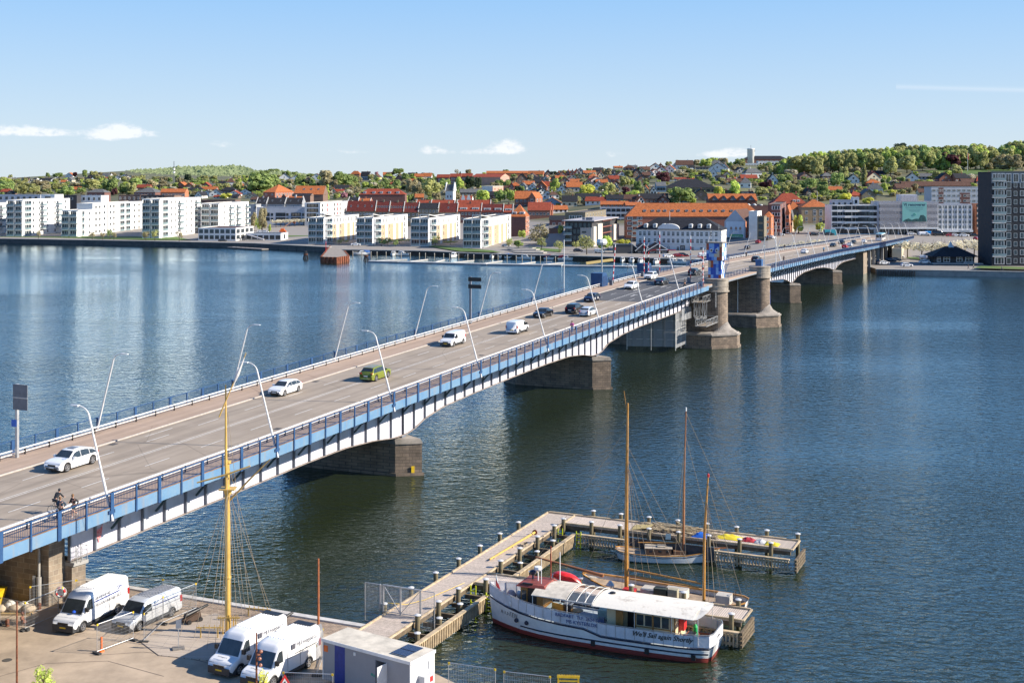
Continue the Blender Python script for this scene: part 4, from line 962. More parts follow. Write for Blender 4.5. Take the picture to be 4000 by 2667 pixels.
for u in(.11,.22,.325,.64,.745,.85):
 cx=-s.W*(1-u);q=MB();q.box(cx-.75,cx+.75,.2,2.6,s.h+.7,s.h+2.1);q.hexa([(cx-.95,.1,s.h+2.103),(cx+.95,.1,s.h+2.103),(cx+.95,2.9,s.h+2.103),(cx-.95,2.9,s.h+2.103),(cx-.4,.1,s.h+2.5),(cx+.4,.1,s.h+2.5),(cx+.4,2.9,s.h+2.5),(cx-.4,2.9,s.h+2.5)]);q.build('dormer',M_WHITE,s.r)
 link('window',unitwin('w2x'),s.r,(cx,.18,s.h+.85),0,(1.0,1,1.15))
q=MB();q.tube([(-s.W*.615,3,s.h+4),(-s.W*.615,3,s.h+8)],.08,6);q.build('flagpole',M_WHITE,s.r)
for i,(l,c,pt,pe,w_)in enumerate([(2438,2500,963,975,'left'),(2486,2540,966,978,'middle'),(2530,2612,962,978,'right')]):
 s=Bld('timber_shed',f'{w_} one of the black timber quayside sheds with white bargeboards','shed',l,c,c,981,548-i*3,2,L=16,z0=1.7,wall='dark',roof='gable',rise=3.0,roofc='brown',ridge='y',over=.6,group='black timber quayside sheds')
 q=MB();h=s.h
 for sg in(0,1):
  x0=-s.W-.6 if sg==0 else .6;xm=-s.W/2;q.bar((x0,-.68,h+.1),(xm,-.68,h+3.15),.1,.28)
 q.build('bargeboard',M_WHITE,s.r);
 for u in(.22,.5,.78):s.put(unitwin('w3x'),'window','F',s.W*u,.6,s.W*.2,1.7)
s=Bld('corner_house','corner house with a huge blue grey advertisement on its pointed gable','corner building',2830,2912,2958,866,600,22,z0=3.2,wall='lightgrey',roof='gable',rise=5.6,roofc='brown',ridge='y',over=.05)
q=MB();q.box(.005,.04,0,s.L,0,s.h);q.build('brick_side',wallm('orange'),s.r)
for z in floors(s.h,4,1.2)[0:]:
 for u in(.15,.38,.62,.86):s.put(unitwin('w2x'),'window','R',s.L*u,z,1.4,1.8)
q=MB();W_,h=s.W,s.h;q.add([(-W_*.93,-.03,h*.12),(-W_*.07,-.03,h*.12),(-W_*.07,-.03,h*.95),(-W_*.5,-.03,h+4.9),(-W_*.93,-.03,h*.95)],[(0,1,2,3,4)])
q.build('advertisement',mat('advert pale blue',(.72,.76,.80),.5,.05,.5),s.r)
q=MB();q.box(-W_*.75,-W_*.12,-.06,-.035,h*.30,h*.42);q.build('green_band',mat('advert green',(.03,.35,.12),.5,.05),s.r)
text('er engageret',1.0,M_WHITE,s.r,(-W_*.69,-.065,h*.33),(R(90),0,0))
text('Nordjyske Bank',.85,mat('advert grey ink',(.2,.22,.26),.6),s.r,(-W_*.5,-.035,h+.6),(R(90),0,0),align='CENTER')
for cx,hh in((-.68,2.6),(-.45,2.5),(-.25,2.8)):
 q=MB();q.lathe([(.01,0),(.55,.15),(.6,.6),(.4,1.1),(.05,1.25)],10,(0,0));q.X=None
 o=q.build('printed_face',mat('printed skin',(.45,.28,.2),.6),s.r,loc=(W_*cx,-.045,h*.62));o.scale=(.9,.02,1.2)
 q=MB();q.add([(W_*cx-1,-.045,h*.43),(W_*cx+1,-.045,h*.43),(W_*cx+.7,-.045,h*.61),(W_*cx-.7,-.045,h*.61)],[(0,1,2,3)]);q.build('printed_shirt',mat('printed shirt',(.62,.64,.68),.6),s.r)
q=MB();q.box(-W_*.9,-W_*.1,-.07,-.036,h*.13,h*.28);q.build('dark_band',mat('advert dark',(.07,.10,.10),.5),s.r)
s=Bld('apartment_house','white rendered modern block behind the advertisement gable','apartment house',2925,2958,2975,828,580,20,z0=4,wall='white')
for z in(s.h-3,s.h-6):
 for u in(.3,.7):s.put(unitwin('d1'),'window','R',s.L*u,z,1.6,1.6)
s=Bld('apartment_house','brown brick block with green glazed bays right of the advertisement gable','apartment house',2958,2985,2995,848,565,20,z0=4,wall='olive')
for z in floors(s.h,4,1):s.put(unitwin('d2'),'window','F',s.W*.5,z,2,2.2)
s=Bld('apartment_house','orange brick house with low orange roof left of the six storey brick block','apartment house',2984,3012,3022,848,590,18,z0=5,wall='orange',roof='hip',rise=2.5,roofc='orange')
for z in floors(s.h,4,1):
 s.put(unitwin('w2'),'window','F',s.W*.4,z,1.6,1.6);s.put(unitwin('w2'),'window','R',s.L*.5,z,1.4,1.6)
s=Bld('apartment_house','red brick block with white banded windows on the busy street corner','apartment house',3000,3048,3071,802,600,14,z0=6,wall='darkbrick')
for z in floors(s.h,5,1):
 s.put(unitwin('w3'),'window','F',s.W*.66,z,4,1.7);s.put(unitwin('w3x'),'window','R',s.L*.3,z,3,2.0);s.put(unitwin('w2'),'window','R',s.L*.72,z,2,1.6)
s=Bld('gabled_house','narrow orange brick house with small turret beside the red brick block','house',3069,3083,3092,835,620,14,z0=6.5,wall='orange',roof='gable',rise=4,roofc='orange',ridge='y')
for z in floors(s.h,3,1):s.put(unitwin('w1'),'window','F',s.W*.5,z,1.4,1.6)
s=Bld('gabled_house','pale green house with slate spire by the big lime tree','house',3083,3096,3102,862,640,14,z0=6.5,wall='cream',roof='hip',rise=5,roofc='grey',ridge='y')
s.put(unitwin('w1'),'window','F',s.W*.5,s.h-2.5,1.4,1.6)
s=Bld('courthouse','beige rendered public building with orange roof and tall arched windows','public building',3131,3247,3248,809,718,2,L=16,z0=7.2,wall='beige',roof='hip',rise=4.0,roofc='orange')
for u in(.44,.65,.86):s.put(unitwin('w2x'),'window','F',s.W*u,s.h*.55,1.6,3.2)
for u in(.17,.44,.65,.86):s.put(unitwin('w2x'),'window','F',s.W*u,s.h*.27,1.4,2.0)
for u in(.17,.44,.86):s.put(unitwin('w2x'),'window','F',s.W*u,s.h*.03,1.4,1.8)
s.put(unitwin('w2x'),'window','F',s.W*.17,s.h*.62,1.4,2.0);s.put(unitwin('d2'),'door','F',s.W*.72,.05,3,3)
q=MB();q.box(-s.W*.68,.05,-.2,-.012,s.h*.96,s.h*.995);q.build('gutter',mat('verdigris',(.08,.28,.20),.6),s.r)
q=MB();q.tube([(-s.W*.4,6,s.h+2),(-s.W*.4,6,s.h+9)],.09,6);q.build('flagpole',M_WHITE,s.r)
s=Bld('courthouse_wing','lower beige wing with orange roof left of the beige public building','public building',3081,3131,3132,818,728,2,L=14,z0=7.2,wall='beige',roof='hip',rise=4.5,roofc='orange')
for z in(s.h*.6,s.h*.3):s.put(unitwin('w2x'),'window','F',s.W*.75,z,1.6,2)
s=Bld('villa','large red tiled house with four chimneys and two small dormers behind the courthouse','villa',3017,3153,3154,796,790,2,L=16,wall='darkbrick',roof='hip',rise=6.5,roofc='red')
for x in(.25,.6,.85):q=MB();q.box(-s.W*x-.5,-s.W*x+.5,7.6,8.4,s.h+5.6,s.h+7.6);q.build('chimney',wallm('brick'),s.r)
for x in(.36,.24):q=MB();cx=-s.W*x;q.box(cx-.9,cx+.9,1,3,s.h+.8,s.h+2.4);q.build('dormer',M_WHITE,s.r);link('window',unitwin('w2'),s.r,(cx,.98,s.h+1),0,(1.4,1,1.1))
s=Bld('office_block','white modernist corner block with long balconies beside the beige courthouse','apartment block',3248,3433,3434,803,616,1,L=14,z0=6.9,wall='white',roofc='flat')
fh=s.h/5
for j in range(1,5):
 for u,w_ in((.07,2.6),(.155,1.4),(.21,1.4),(.265,1.4),(.39,5),(.47,2),(.585,3.6),(.69,3.6),(.84,4),(.96,3)):s.put(unitwin('d2' if w_>2 else 'w1'),'window','F',s.W*u,j*fh+.7,w_,1.9)
 for u,w_ in((.41,.28),(.9,.2)):q=MB();q.box(-s.W+s.W*(u-w_/2),-s.W+s.W*(u+w_/2),-.9,-.012,j*fh-.35,j*fh+.65);q.build('balcony',M_WHITE,s.r)
for u in(.1,.25,.4,.55,.7):s.put(unitwin('d3'),'window','F',s.W*(u+.08),.4,5,2.4)
penthouse('white penthouse with lift tower on the modernist corner block',3250,3330,784,622,0,'lightgrey','d2',4,z=20,D=8)
penthouse('white lift tower block on the modernist corner block',3332,3356,774,622,0,'white','d1',1,z=20,D=6)
s=Bld('scaffolded_block','block wrapped in grey scaffold netting with a large turquoise banner','building under renovation',3433,3662,3663,790,612,.5,L=14,z0=6.9,wall='lightgrey')
for j in range(1,5):
 for u in lin(.04,.96,12):
  if not .38<u<.82 or j==4:s.put(unitwin('d2'),'window','F',s.W*u,s.h/5*j+.5,2.3,1.4)
def net_mat():
 m=bpy.data.materials.new('scaffold net');m.use_nodes=True;n=m.node_tree.nodes;k=m.node_tree.links;p=n['Principled BSDF']
 p.inputs['Base Color'].default_value=(.42,.41,.43,1);p.inputs['Roughness'].default_value=.7
 tr=n.new('ShaderNodeBsdfTransparent');mx=n.new('ShaderNodeMixShader');mx.inputs[0].default_value=.36
 k.new(tr.outputs[0],mx.inputs[1]);k.new(p.outputs[0],mx.inputs[2]);k.new(mx.outputs[0],n['Material Output'].inputs[0]);return m
q=MB();
for x0,x1,zt in((-s.W,-s.W*.7,s.h+.5),(-s.W*.698,-s.W*.34,s.h+3.4),(-s.W*.338,0,s.h+.3)):q.box(x0,x1,-1.6,-1.58,2.8,zt)
q.build('netting',net_mat(),s.r)
q=MB()
for i in range(20):x=-s.W+s.W*i/19;zt=s.h+3.4 if .3<i/19<.66 else s.h+.5;q.bar((x,-1.5,0),(x,-1.5,zt),.09)
for z in(3,5.2,7.4,9.6,11.8,14,16):
 if z<s.h+1:q.bar((-s.W,-1.5,z),(0,-1.5,z),.09)
q.build('scaffold_frame',M_STEEL,s.r)
q=MB();q.box(-s.W*.62,-s.W*.34,.5,8,s.h+.4,s.h+3.6);q.build('roof_cover',mat('white sheeting',(.7,.7,.78),.6),s.r)
q=MB();q.box(-s.W,0,-2.4,-.02,2.9,3.5);q.build('shop_canopy',M_WHITE,s.r)
for u in(.08,.25,.42,.58,.75,.92):s.put(unitwin('d3'),'window','F',s.W*u,.2,4,2.4)
BX0,BX1=s.W*(3521-3433)/230.,s.W*(3616-3433)/230.
bz1=CAMZ-610*(789-HZ)/FOC-6.9;bz0=CAMZ-610*(866-HZ)/FOC-6.9
q=MB();q.box(-s.W+BX0,-s.W+BX1,-1.75,-1.7,bz0,bz1);bn=q.build('banner',mat('turquoise banner',(.20,.47,.43),.6,.04),s.r)
M_INK=mat('banner ink',(.02,.06,.10),.6)
bw=BX1-BX0;cx=-s.W+(BX0+BX1)/2
text('Vi renoverer',2.0,M_INK,bn,(cx,-1.76,bz1-1.95),(R(90),0,0),align='CENTER',bold=.06)
text('Ønsker du en lys bolig, så skriv til os',.58,M_INK,bn,(cx,-1.76,bz1-2.8),(R(90),0,0),align='CENTER')
for i,w_ in enumerate((.7,.45,.4)):q=MB();q.box(cx-bw*w_/2,cx+bw*w_/2,-1.765,-1.752,bz1-3.6-.5*i,bz1-3.5-.5*i);q.build('text_line',M_INK,bn)
q=MB();q.torus((cx,-1.77,bz0+3.4),.5,.12,'y',14,4);q.build('ring_emblem',mat('banner green',(.03,.3,.25),.6),bn)
q=MB();pts=[(cx-bw*.48,bz0),(cx-bw*.4,bz0+.9),(cx-bw*.25,bz0+1.5),(cx-bw*.1,bz0+.8),(cx+bw*.05,bz0+1.4),(cx+bw*.18,bz0+1.3),(cx+bw*.24,bz0+3.0),(cx+bw*.36,bz0+3.2),(cx+bw*.46,bz0+2.2),(cx+bw*.49,bz0)]
q.add([(x,-1.765,z)for x,z in pts],[tuple(range(len(pts)-1,-1,-1))]);q.build('printed_picture',mat('banner dark green',(.02,.10,.10),.6,.4,1),bn)
s=Bld('office_block','grey white office block with five window rows right of the scaffolded block','office building',3663,3796,3811,800,614,2,L=12,z0=6.9,wall='lightgrey',roofc='flat')
fh=s.h/6
for j in range(1,6):
 for u in lin(.06,.94,10):
  s.put(unitwin('w2'),'window','F',s.W*u,j*fh+.5,1.35*1.1,1.6)
q=MB()
for u in lin(.0,1,8):q.box(-s.W+s.W*u-.14,-s.W+s.W*u+.14,-.2,-.012,fh,s.h-fh*.2)
q.build('pilaster',M_WHITE,s.r);q=MB();q.box(-s.W,0,-2,-.02,fh*.55,fh*.95);q.build('shop_canopy',M_WHITE,s.r)
text('MAGASINET',1.0,M_INK,s.r,(-s.W*.42,-2.02,fh*.62),(R(90),0,0))
for u in(.12,.3,.5,.7,.88):s.put(unitwin('d3'),'window','F',s.W*u,.1,4,fh*.5)
s=Bld('office_block','red framed white balcony block beside the black tower','apartment block',3813,3880,3881,799,616,2,L=12,z0=6.9,wall='orange',roofc='flat')
fh=s.h/6
for j in range(1,6):
 q=MB();q.box(-s.W*.93,-s.W*.66,-.5,-.02,j*fh,j*fh+1.1);q.build('balcony',M_WHITE,s.r)
 s.put(unitwin('d2'),'window','F',s.W*.2,j*fh+1.15,3,1.4)
 for u in(.5,.68,.86):s.put(unitwin('w1'),'window','F',s.W*u,j*fh+.9,1.3,1.7)
s=Bld('apartment_block','long flat roofed block with blue grey window bands and red brick panels on the rise','apartment block',3638,3890,3891,733,760,1,L=14,z0=10,wall='lightgrey',roofc='dark')
fh=s.h/6
for j in range(2,6):
 for u in lin(.04,.97,13):
  if j<5 and(abs(u-.52)<.05 or abs(u-.88)<.05):continue
  s.put(unitwin('w2x'),'window','F',s.W*u,j*fh+.6,2.4,1.5)
for u in(.15,.52,.88):
 q=MB();q.box(-s.W+s.W*u-(1.5 if u<.2 else 3),-s.W+s.W*u+(1.5 if u<.2 else 3),-.05,-.012,0,s.h-(0 if u<.2 else fh));q.build('brick_panel',wallm('darkbrick'),s.r)
 for j in range(2,5):o=s.put(unitwin('w1'),'window','F',s.W*u,j*fh+.7,1.5,1.4);o.location.y=-.055
s=Bld('apartment_tower','tall black brick apartment tower with stacked glass balconies at the right edge','apartment tower',3874,4135,4136,675,470,0,L=14,z0=1.9,wall='black',roofc='dark')
fh=s.h/11.0
bm=balcony_mesh('glass')
for j in range(11):
 z=j*fh+.35
 s.put(unitwin('g3'),'window','F',s.W*.115,z,s.W*.15,fh*.82)
 if j:s.put(bm,'balcony','F',s.W*.10,z-.15,s.W*.195,1.0,1.3)
 for u,w_ in((.30,.13),):s.put(unitwin('g1'),'window','F',s.W*.255,z,s.W*.07,fh*.8)
 s.put(unitwin('g1'),'window','F',s.W*.355,z+.4,1.3,fh*.58);s.put(unitwin('g2'),'window','F',s.W*.47,z+.3,2.4,fh*.66)
 s.put(unitwin('g2'),'window','F',s.W*.62,z+.3,2.4,fh*.66);s.put(unitwin('g1'),'window','F',s.W*.76,z+.4,1.3,fh*.58)
q=MB();q.box(-s.W-.03,.03,-.03,.3,s.h-fh*1.25,s.h+.5);q.build('top_storey_cladding',mat('blue grey metal',(.13,.17,.21),.4,.1),s.r)
for u in(.05,.1,.16,.25,.36,.48,.6):o=s.put(unitwin('g2'),'window','F',s.W*u,s.h-fh*1.15,2,fh*1.05);o.location.y=-.04
s=Bld('pavilion','dark timber pavilion with wide blue black hipped roof and small glass apex','pavilion',3652,3806,3808,1003,478,4,L=11,z0=2.0,wall='dark',roof='hip',rise=3.6,roofc='dark',over=1.6)
q=MB();q.add([(-s.W/2-1.0,4.4,s.h+3.2),(-s.W/2+1.0,4.4,s.h+3.2),(-s.W/2+1,6.6,s.h+3.2),(-s.W/2-1,6.6,s.h+3.2),(-s.W/2,5.5,s.h+5.6)],[(0,1,4),(1,2,4),(2,3,4),(3,0,4)]);q.build('glass_apex',mat('pale glass',(.45,.55,.6),.2),s.r)
for u,w_ in((.1,1.4),(.3,2.4),(.62,2.2),(.86,2.6)):s.put(unitwin('w2x'),'window','F',s.W*u,.5,w_,1.9)
q=MB();q.box(-s.W-2,2,-4.5,-1.8,-.1,.35);q.box(-s.W*.3,-s.W*.05,-1.8,-.02,-.1,.9);q.build('steps',M_CONC,s.r)
s=Bld('garage','small pale shed with a flat roof beside the bridge ramp','shed',3484,3522,3534,974,500,18,z0=1.8,wall='cream',roofc='flat')
q=MB()
for i in range(30):
 px0,px1=3470+i*14,3470+(i+1)*14;Y=545
 q.box((px0-2000)/FOC*Y,(px1-2000)/FOC*Y+.01,Y,Y+.8,0,6.9-(i*.09))
tag(q.build('retaining_wall',mat('long concrete retaining wall',(.33,.30,.27),.85,.15,.3)),'long retaining wall below the elevated street right of the bridge','retaining wall')
Yt=1480;X=(2933-2000)/FOC*Yt;z0=terr(2933,Yt)
wt=thing('water_tower','round white water tower with wider top on the hill','water tower',(X,Yt,z0-3))
k=Yt/FOC;zz=lambda py:CAMZ-(py-HZ)*k-(z0-3)
b=MB();b.lathe([(12*k,0),(12*k,zz(613)),(14*k,zz(611)),(14.2*k,zz(584)),(15*k,zz(583)),(15*k,zz(581)),(9*k,zz(580))],24);b.build('shaft',M_WHITE,wt,True)
b=MB();b.lathe([(15.3*k,zz(594)),(15.6*k,zz(593)),(15.6*k,zz(586)),(15.3*k,zz(585))],16,ang=(-.2,.3));b.build('aerial',M_GIRD_D,wt)
b=MB();b.tube([(0,0,zz(580)),(0,0,zz(567))],.2,6);b.build('antenna',M_GIRD_D,wt)
s=Bld('hospital','long white hospital block at the foot of the water tower','hospital',2912,2965,2966,639,1430,2,L=14,wall='white')
for u in lin(.1,.9,5):s.put(unitwin('d1'),'window','F',s.W*u,s.h-3.2,2,1.6)
s=Bld('hospital','white two storey hospital wing right of the water tower','hospital',2962,3052,3053,631,1440,2,L=14,wall='white')
for u in lin(.1,.9,7):s.put(unitwin('d1'),'window','F',s.W*u,s.h-3.2,2,1.6);s.put(unitwin('d1'),'window','F',s.W*u,s.h-7.2,2,1.6)
s=Bld('hospital','red brick and glass hospital top storey with dark roof behind the white wing','hospital',2905,3078,3079,622,1500,2,L=16,wall='brick',roof='hip',rise=4,roofc='dark')
for u in lin(.1,.95,9):s.put(unitwin('w3'),'window','F',s.W*u,s.h-3.6,3,2)
s=Bld('school','large grey brick school with dark standing seam roof','school',2604,2796,2797,733,930,3,L=26,wall='olive',roof='hip',rise=6.2,roofc='dark')
for u in lin(.05,.95,10):
 for z in(s.h-3,s.h-7):s.put(unitwin('d2'),'window','F',s.W*u,z,2.4,1.8)
s=Bld('school','blue glazed stair block at the left end of the grey school','school',2565,2602,2603,727,925,3,L=20,wall='blue',roof='gable',rise=3,roofc='grey')
for u in(.2,.5,.8):
 for z in(s.h-3,s.h-7,s.h-11):s.put(unitwin('d2'),'window','F',s.W*u,z,1.8,1.8)
s=Bld('warehouse','wide low warehouse with dark roof and two rows of round skylights','warehouse',2712,3005,3006,805,700,0,L=52,z0=8,wall='darkbrick',roofc='dark')
for i in range(12):
 for y in(14,34):q=MB();q.lathe([(.9,0),(.8,.35),(.3,.6)],10);q.build('skylight',M_WHITE_D,s.r,loc=(-s.W*(i+.5)/12,y,s.h+.06))
s=Bld('market_hall','bright orange roofed hall with a zigzag row of dormer gables','hall',2770,2957,2958,784,790,0,L=12,wall='darkbrick',roof='gable',rise=4.2,roofc='orange')
for u in lin(.12,.88,5):
 cx=-s.W*(1-u);q=MB();q.add([(cx-2.2,-.9,s.h+.2),(cx+2.2,-.9,s.h+.2),(cx,-.9,s.h+2.9),(cx-2.2,2.2,s.h+.2),(cx+2.2,2.2,s.h+.2),(cx,4.2,s.h+2.9)],[(0,1,2)]);q.build('dormer',mat('blue grey glazing',(.12,.14,.18),.3),s.r)
 q=MB();q.add([(cx-2.6,-1.1,s.h),(cx,-1.1,s.h+3.1),(cx,4.4,s.h+3.1),(cx-2.6,2.2,s.h),(cx+2.6,-1.1,s.h),(cx+2.6,2.2,s.h)],[(0,1,2,3),(1,4,5,2)]);q.build('dormer_roof',roofm('orange'),s.r)
for i,(l,c,e,r_,n)in enumerate([(1705,1754,694,684,'leftmost'),(1756,1799,691,682,'second'),(1800,1842,690,680,'third')]):
 s=Bld('apartment_block',f'{n} of the three dark brick blocks with red roofs on the ridge','apartment block',l,c,c+8,e,1330,12,wall='darkbrick',roof='gable',rise=3.4,roofc='red',group='red roofed dark brick blocks on the ridge')
 for j in range(1,4):
  for u in(.3,.75):s.put(unitwin('w3'),'window','F',s.W*u,s.h-3.1*j,4,1.8)
s=Bld('school','long pink brick complex with red roofs on the ridge right of the three dark blocks','school',1843,1955,1990,692,1300,20,wall='pink',roof='gable',rise=3.5,roofc='red')
for u in lin(.1,.9,8):s.put(unitwin('w1'),'window','R',s.L*u,s.h-3,1.6,1.4)
s=Bld('school','orange roofed long house row along the skyline above the pink complex','row houses',1900,2120,2121,677,1480,1,L=12,wall='orange',roof='gable',rise=2.8,roofc='orange')
Yc=1000
s=Bld('church','white church tower with stepped gables and grey roof','church',1740,1770,1780,746,Yc,14,wall='white',roof='gable',rise=5.2,roofc='grey')
for x in(-s.W-.2,.2):
 q=MB()
 for i in range(5):w_=s.L/2*(1-i/5)+.4;q.box(x-.35,x+.35,s.L/2-w_,s.L/2+w_,s.h+i*1.35,s.h+(i+1)*1.35+.003*i)
 q.build('stepped_gable',M_WHITE,s.r)
for u in(.3,.7):s.put(unitwin('d1'),'window','F',s.W*u,s.h*.5,.9,1.8)
s=Bld('church_house','white house with two stepped gables below the church','house',1798,1842,1843,782,930,4,L=12,wall='white',roof='gable',rise=3,roofc='red')
for cx in(-s.W*.75,-s.W*.25):
 q=MB()
 for i in range(4):w_=s.W*.22*(1-i/4.6);q.box(cx-w_,cx+w_,-.45,-.1,s.h-1+i*1.2,s.h+.2+i*1.2)
 q.build('stepped_gable',M_WHITE,s.r)
s=Bld('office_block','white and pink gabled block with flat grey roof right of the church','office building',1884,1925,1966,729,1080,18,wall='white',roofc='grey')
for u in(.2,.5,.8):s.put(unitwin('d2'),'window','R',s.L*u,s.h-3,2,1.5)
q=MB();q.box(.006,.03,0,s.L,0,s.h);q.build('pink_side',wallm('pink'),s.r)
s=Bld('retirement_home','long dark brick house with red roof and four rounded dormers above the lime trees','apartment house',1402,1582,1583,760,985,2,L=13,wall='darkbrick',roof='hip',rise=4.4,roofc='red')
for u in(.12,.32,.48,.66,.84):
 cx=-s.W*(1-u);q=MB();q.box(cx-1.1,cx+1.1,.6,3,s.h+.6,s.h+2.3);q.build('dormer',mat('blue grey dormer',(.32,.37,.44),.5),s.r);link('window',unitwin('w2'),s.r,(cx,.58,s.h+.8),0,(1.5,1,1.2))
s=Bld('apartment_house','square dark brick house with bright orange hipped roof and one wide dormer','apartment house',1028,1074,1148,751,1010,20,wall='brick',roof='hip',rise=6,roofc='orange')
for z in(s.h-2.6,s.h-5.8):
 for u in(.25,.75):s.put(unitwin('w2'),'window','F',s.W*u,z,1.7,1.5)
 for u in lin(.1,.92,7):s.put(unitwin('w2'),'window','R',s.L*u,z,2,1.6)
s=Bld('school','long hall with a huge bright orange roof and three roof lights','hall',1148,1262,1263,760,1010,4,L=18,wall='brown',roof='gable',rise=6.8,roofc='orange')
for u in(.3,.55,.8):link('roof_window',unitwin('g2'),s.r,(-s.W*(1-u),4.5,s.h+6.8*.55),0,(1.6,1,1.6),(-math.atan2(9,6.8),0,0))
s=Bld('workshop','low dark shed with a tan gable end in front of the long orange roofed hall','workshop',1141,1212,1255,765,960,10,L=8,wall='brown',roof='gable',rise=1.8,roofc='dark')
s=Bld('apartment_house','brown brick house with wide grey hipped roof behind the left white flats','apartment house',340,408,432,752,985,12,wall='darkbrick',roof='hip',rise=2.6,roofc='grey')
for u in(.2,.5,.8):s.put(unitwin('w1'),'window','F',s.W*u,s.h-3,1.4,1.6)
s=Bld('school','long dark brick school with slate roof left of the orange roofed half','school',523,606,645,752,980,14,wall='darkbrick',roof='hip',rise=3.6,roofc='grey')
for u in lin(.08,.95,7):s.put(unitwin('w1'),'window','F',s.W*u,s.h-2.8,1.4,1.7)
s=Bld('school','orange brick school with orange roof and white windows behind the tallest white block','school',627,722,723,751,965,2,L=10,wall='orange',roof='gable',rise=2.6,roofc='orange')
for z in(s.h-2.8,s.h-6.2):
 for u in lin(.12,.95,7):s.put(unitwin('w2'),'window','F',s.W*u,z,1.9,1.6)
b=MB()
X=680;Yr=1500;px=680
rm=thing('radio_mast','thin grey lattice radio mast in front of the forest hill','radio mast',((679.5-2000)/FOC*Yr,Yr,terr(680,Yr)))
k=Yr/FOC;top=CAMZ-(630-HZ)*k-terr(680,Yr)
b=MB()
for dx,dy in((-.5,0),(.5,0),(0,.6)):b.bar((dx,dy,0),(dx*.4,dy*.4,top),.16)
for i in range(20):z=top*i/20;b.bar((-.5,0,z),(.5,0,z+top/20),.1);b.bar((.5,0,z),(0,.6,z+top/20),.1)
b.build('lattice',M_GIRD_D,rm)
for pz in(661,674):b=MB();b.lathe([(1.4,-1),(1.4,1.2)],8);b.build('aerial',M_WHITE,rm,loc=(0,0,CAMZ-(pz-HZ)*k-terr(680,Yr)))
ORG={1:(0,640),2:(500,640),3:(1000,640),4:(1500,640),5:(2000,640),6:(2500,560),7:(3000,620),8:(3500,540)}
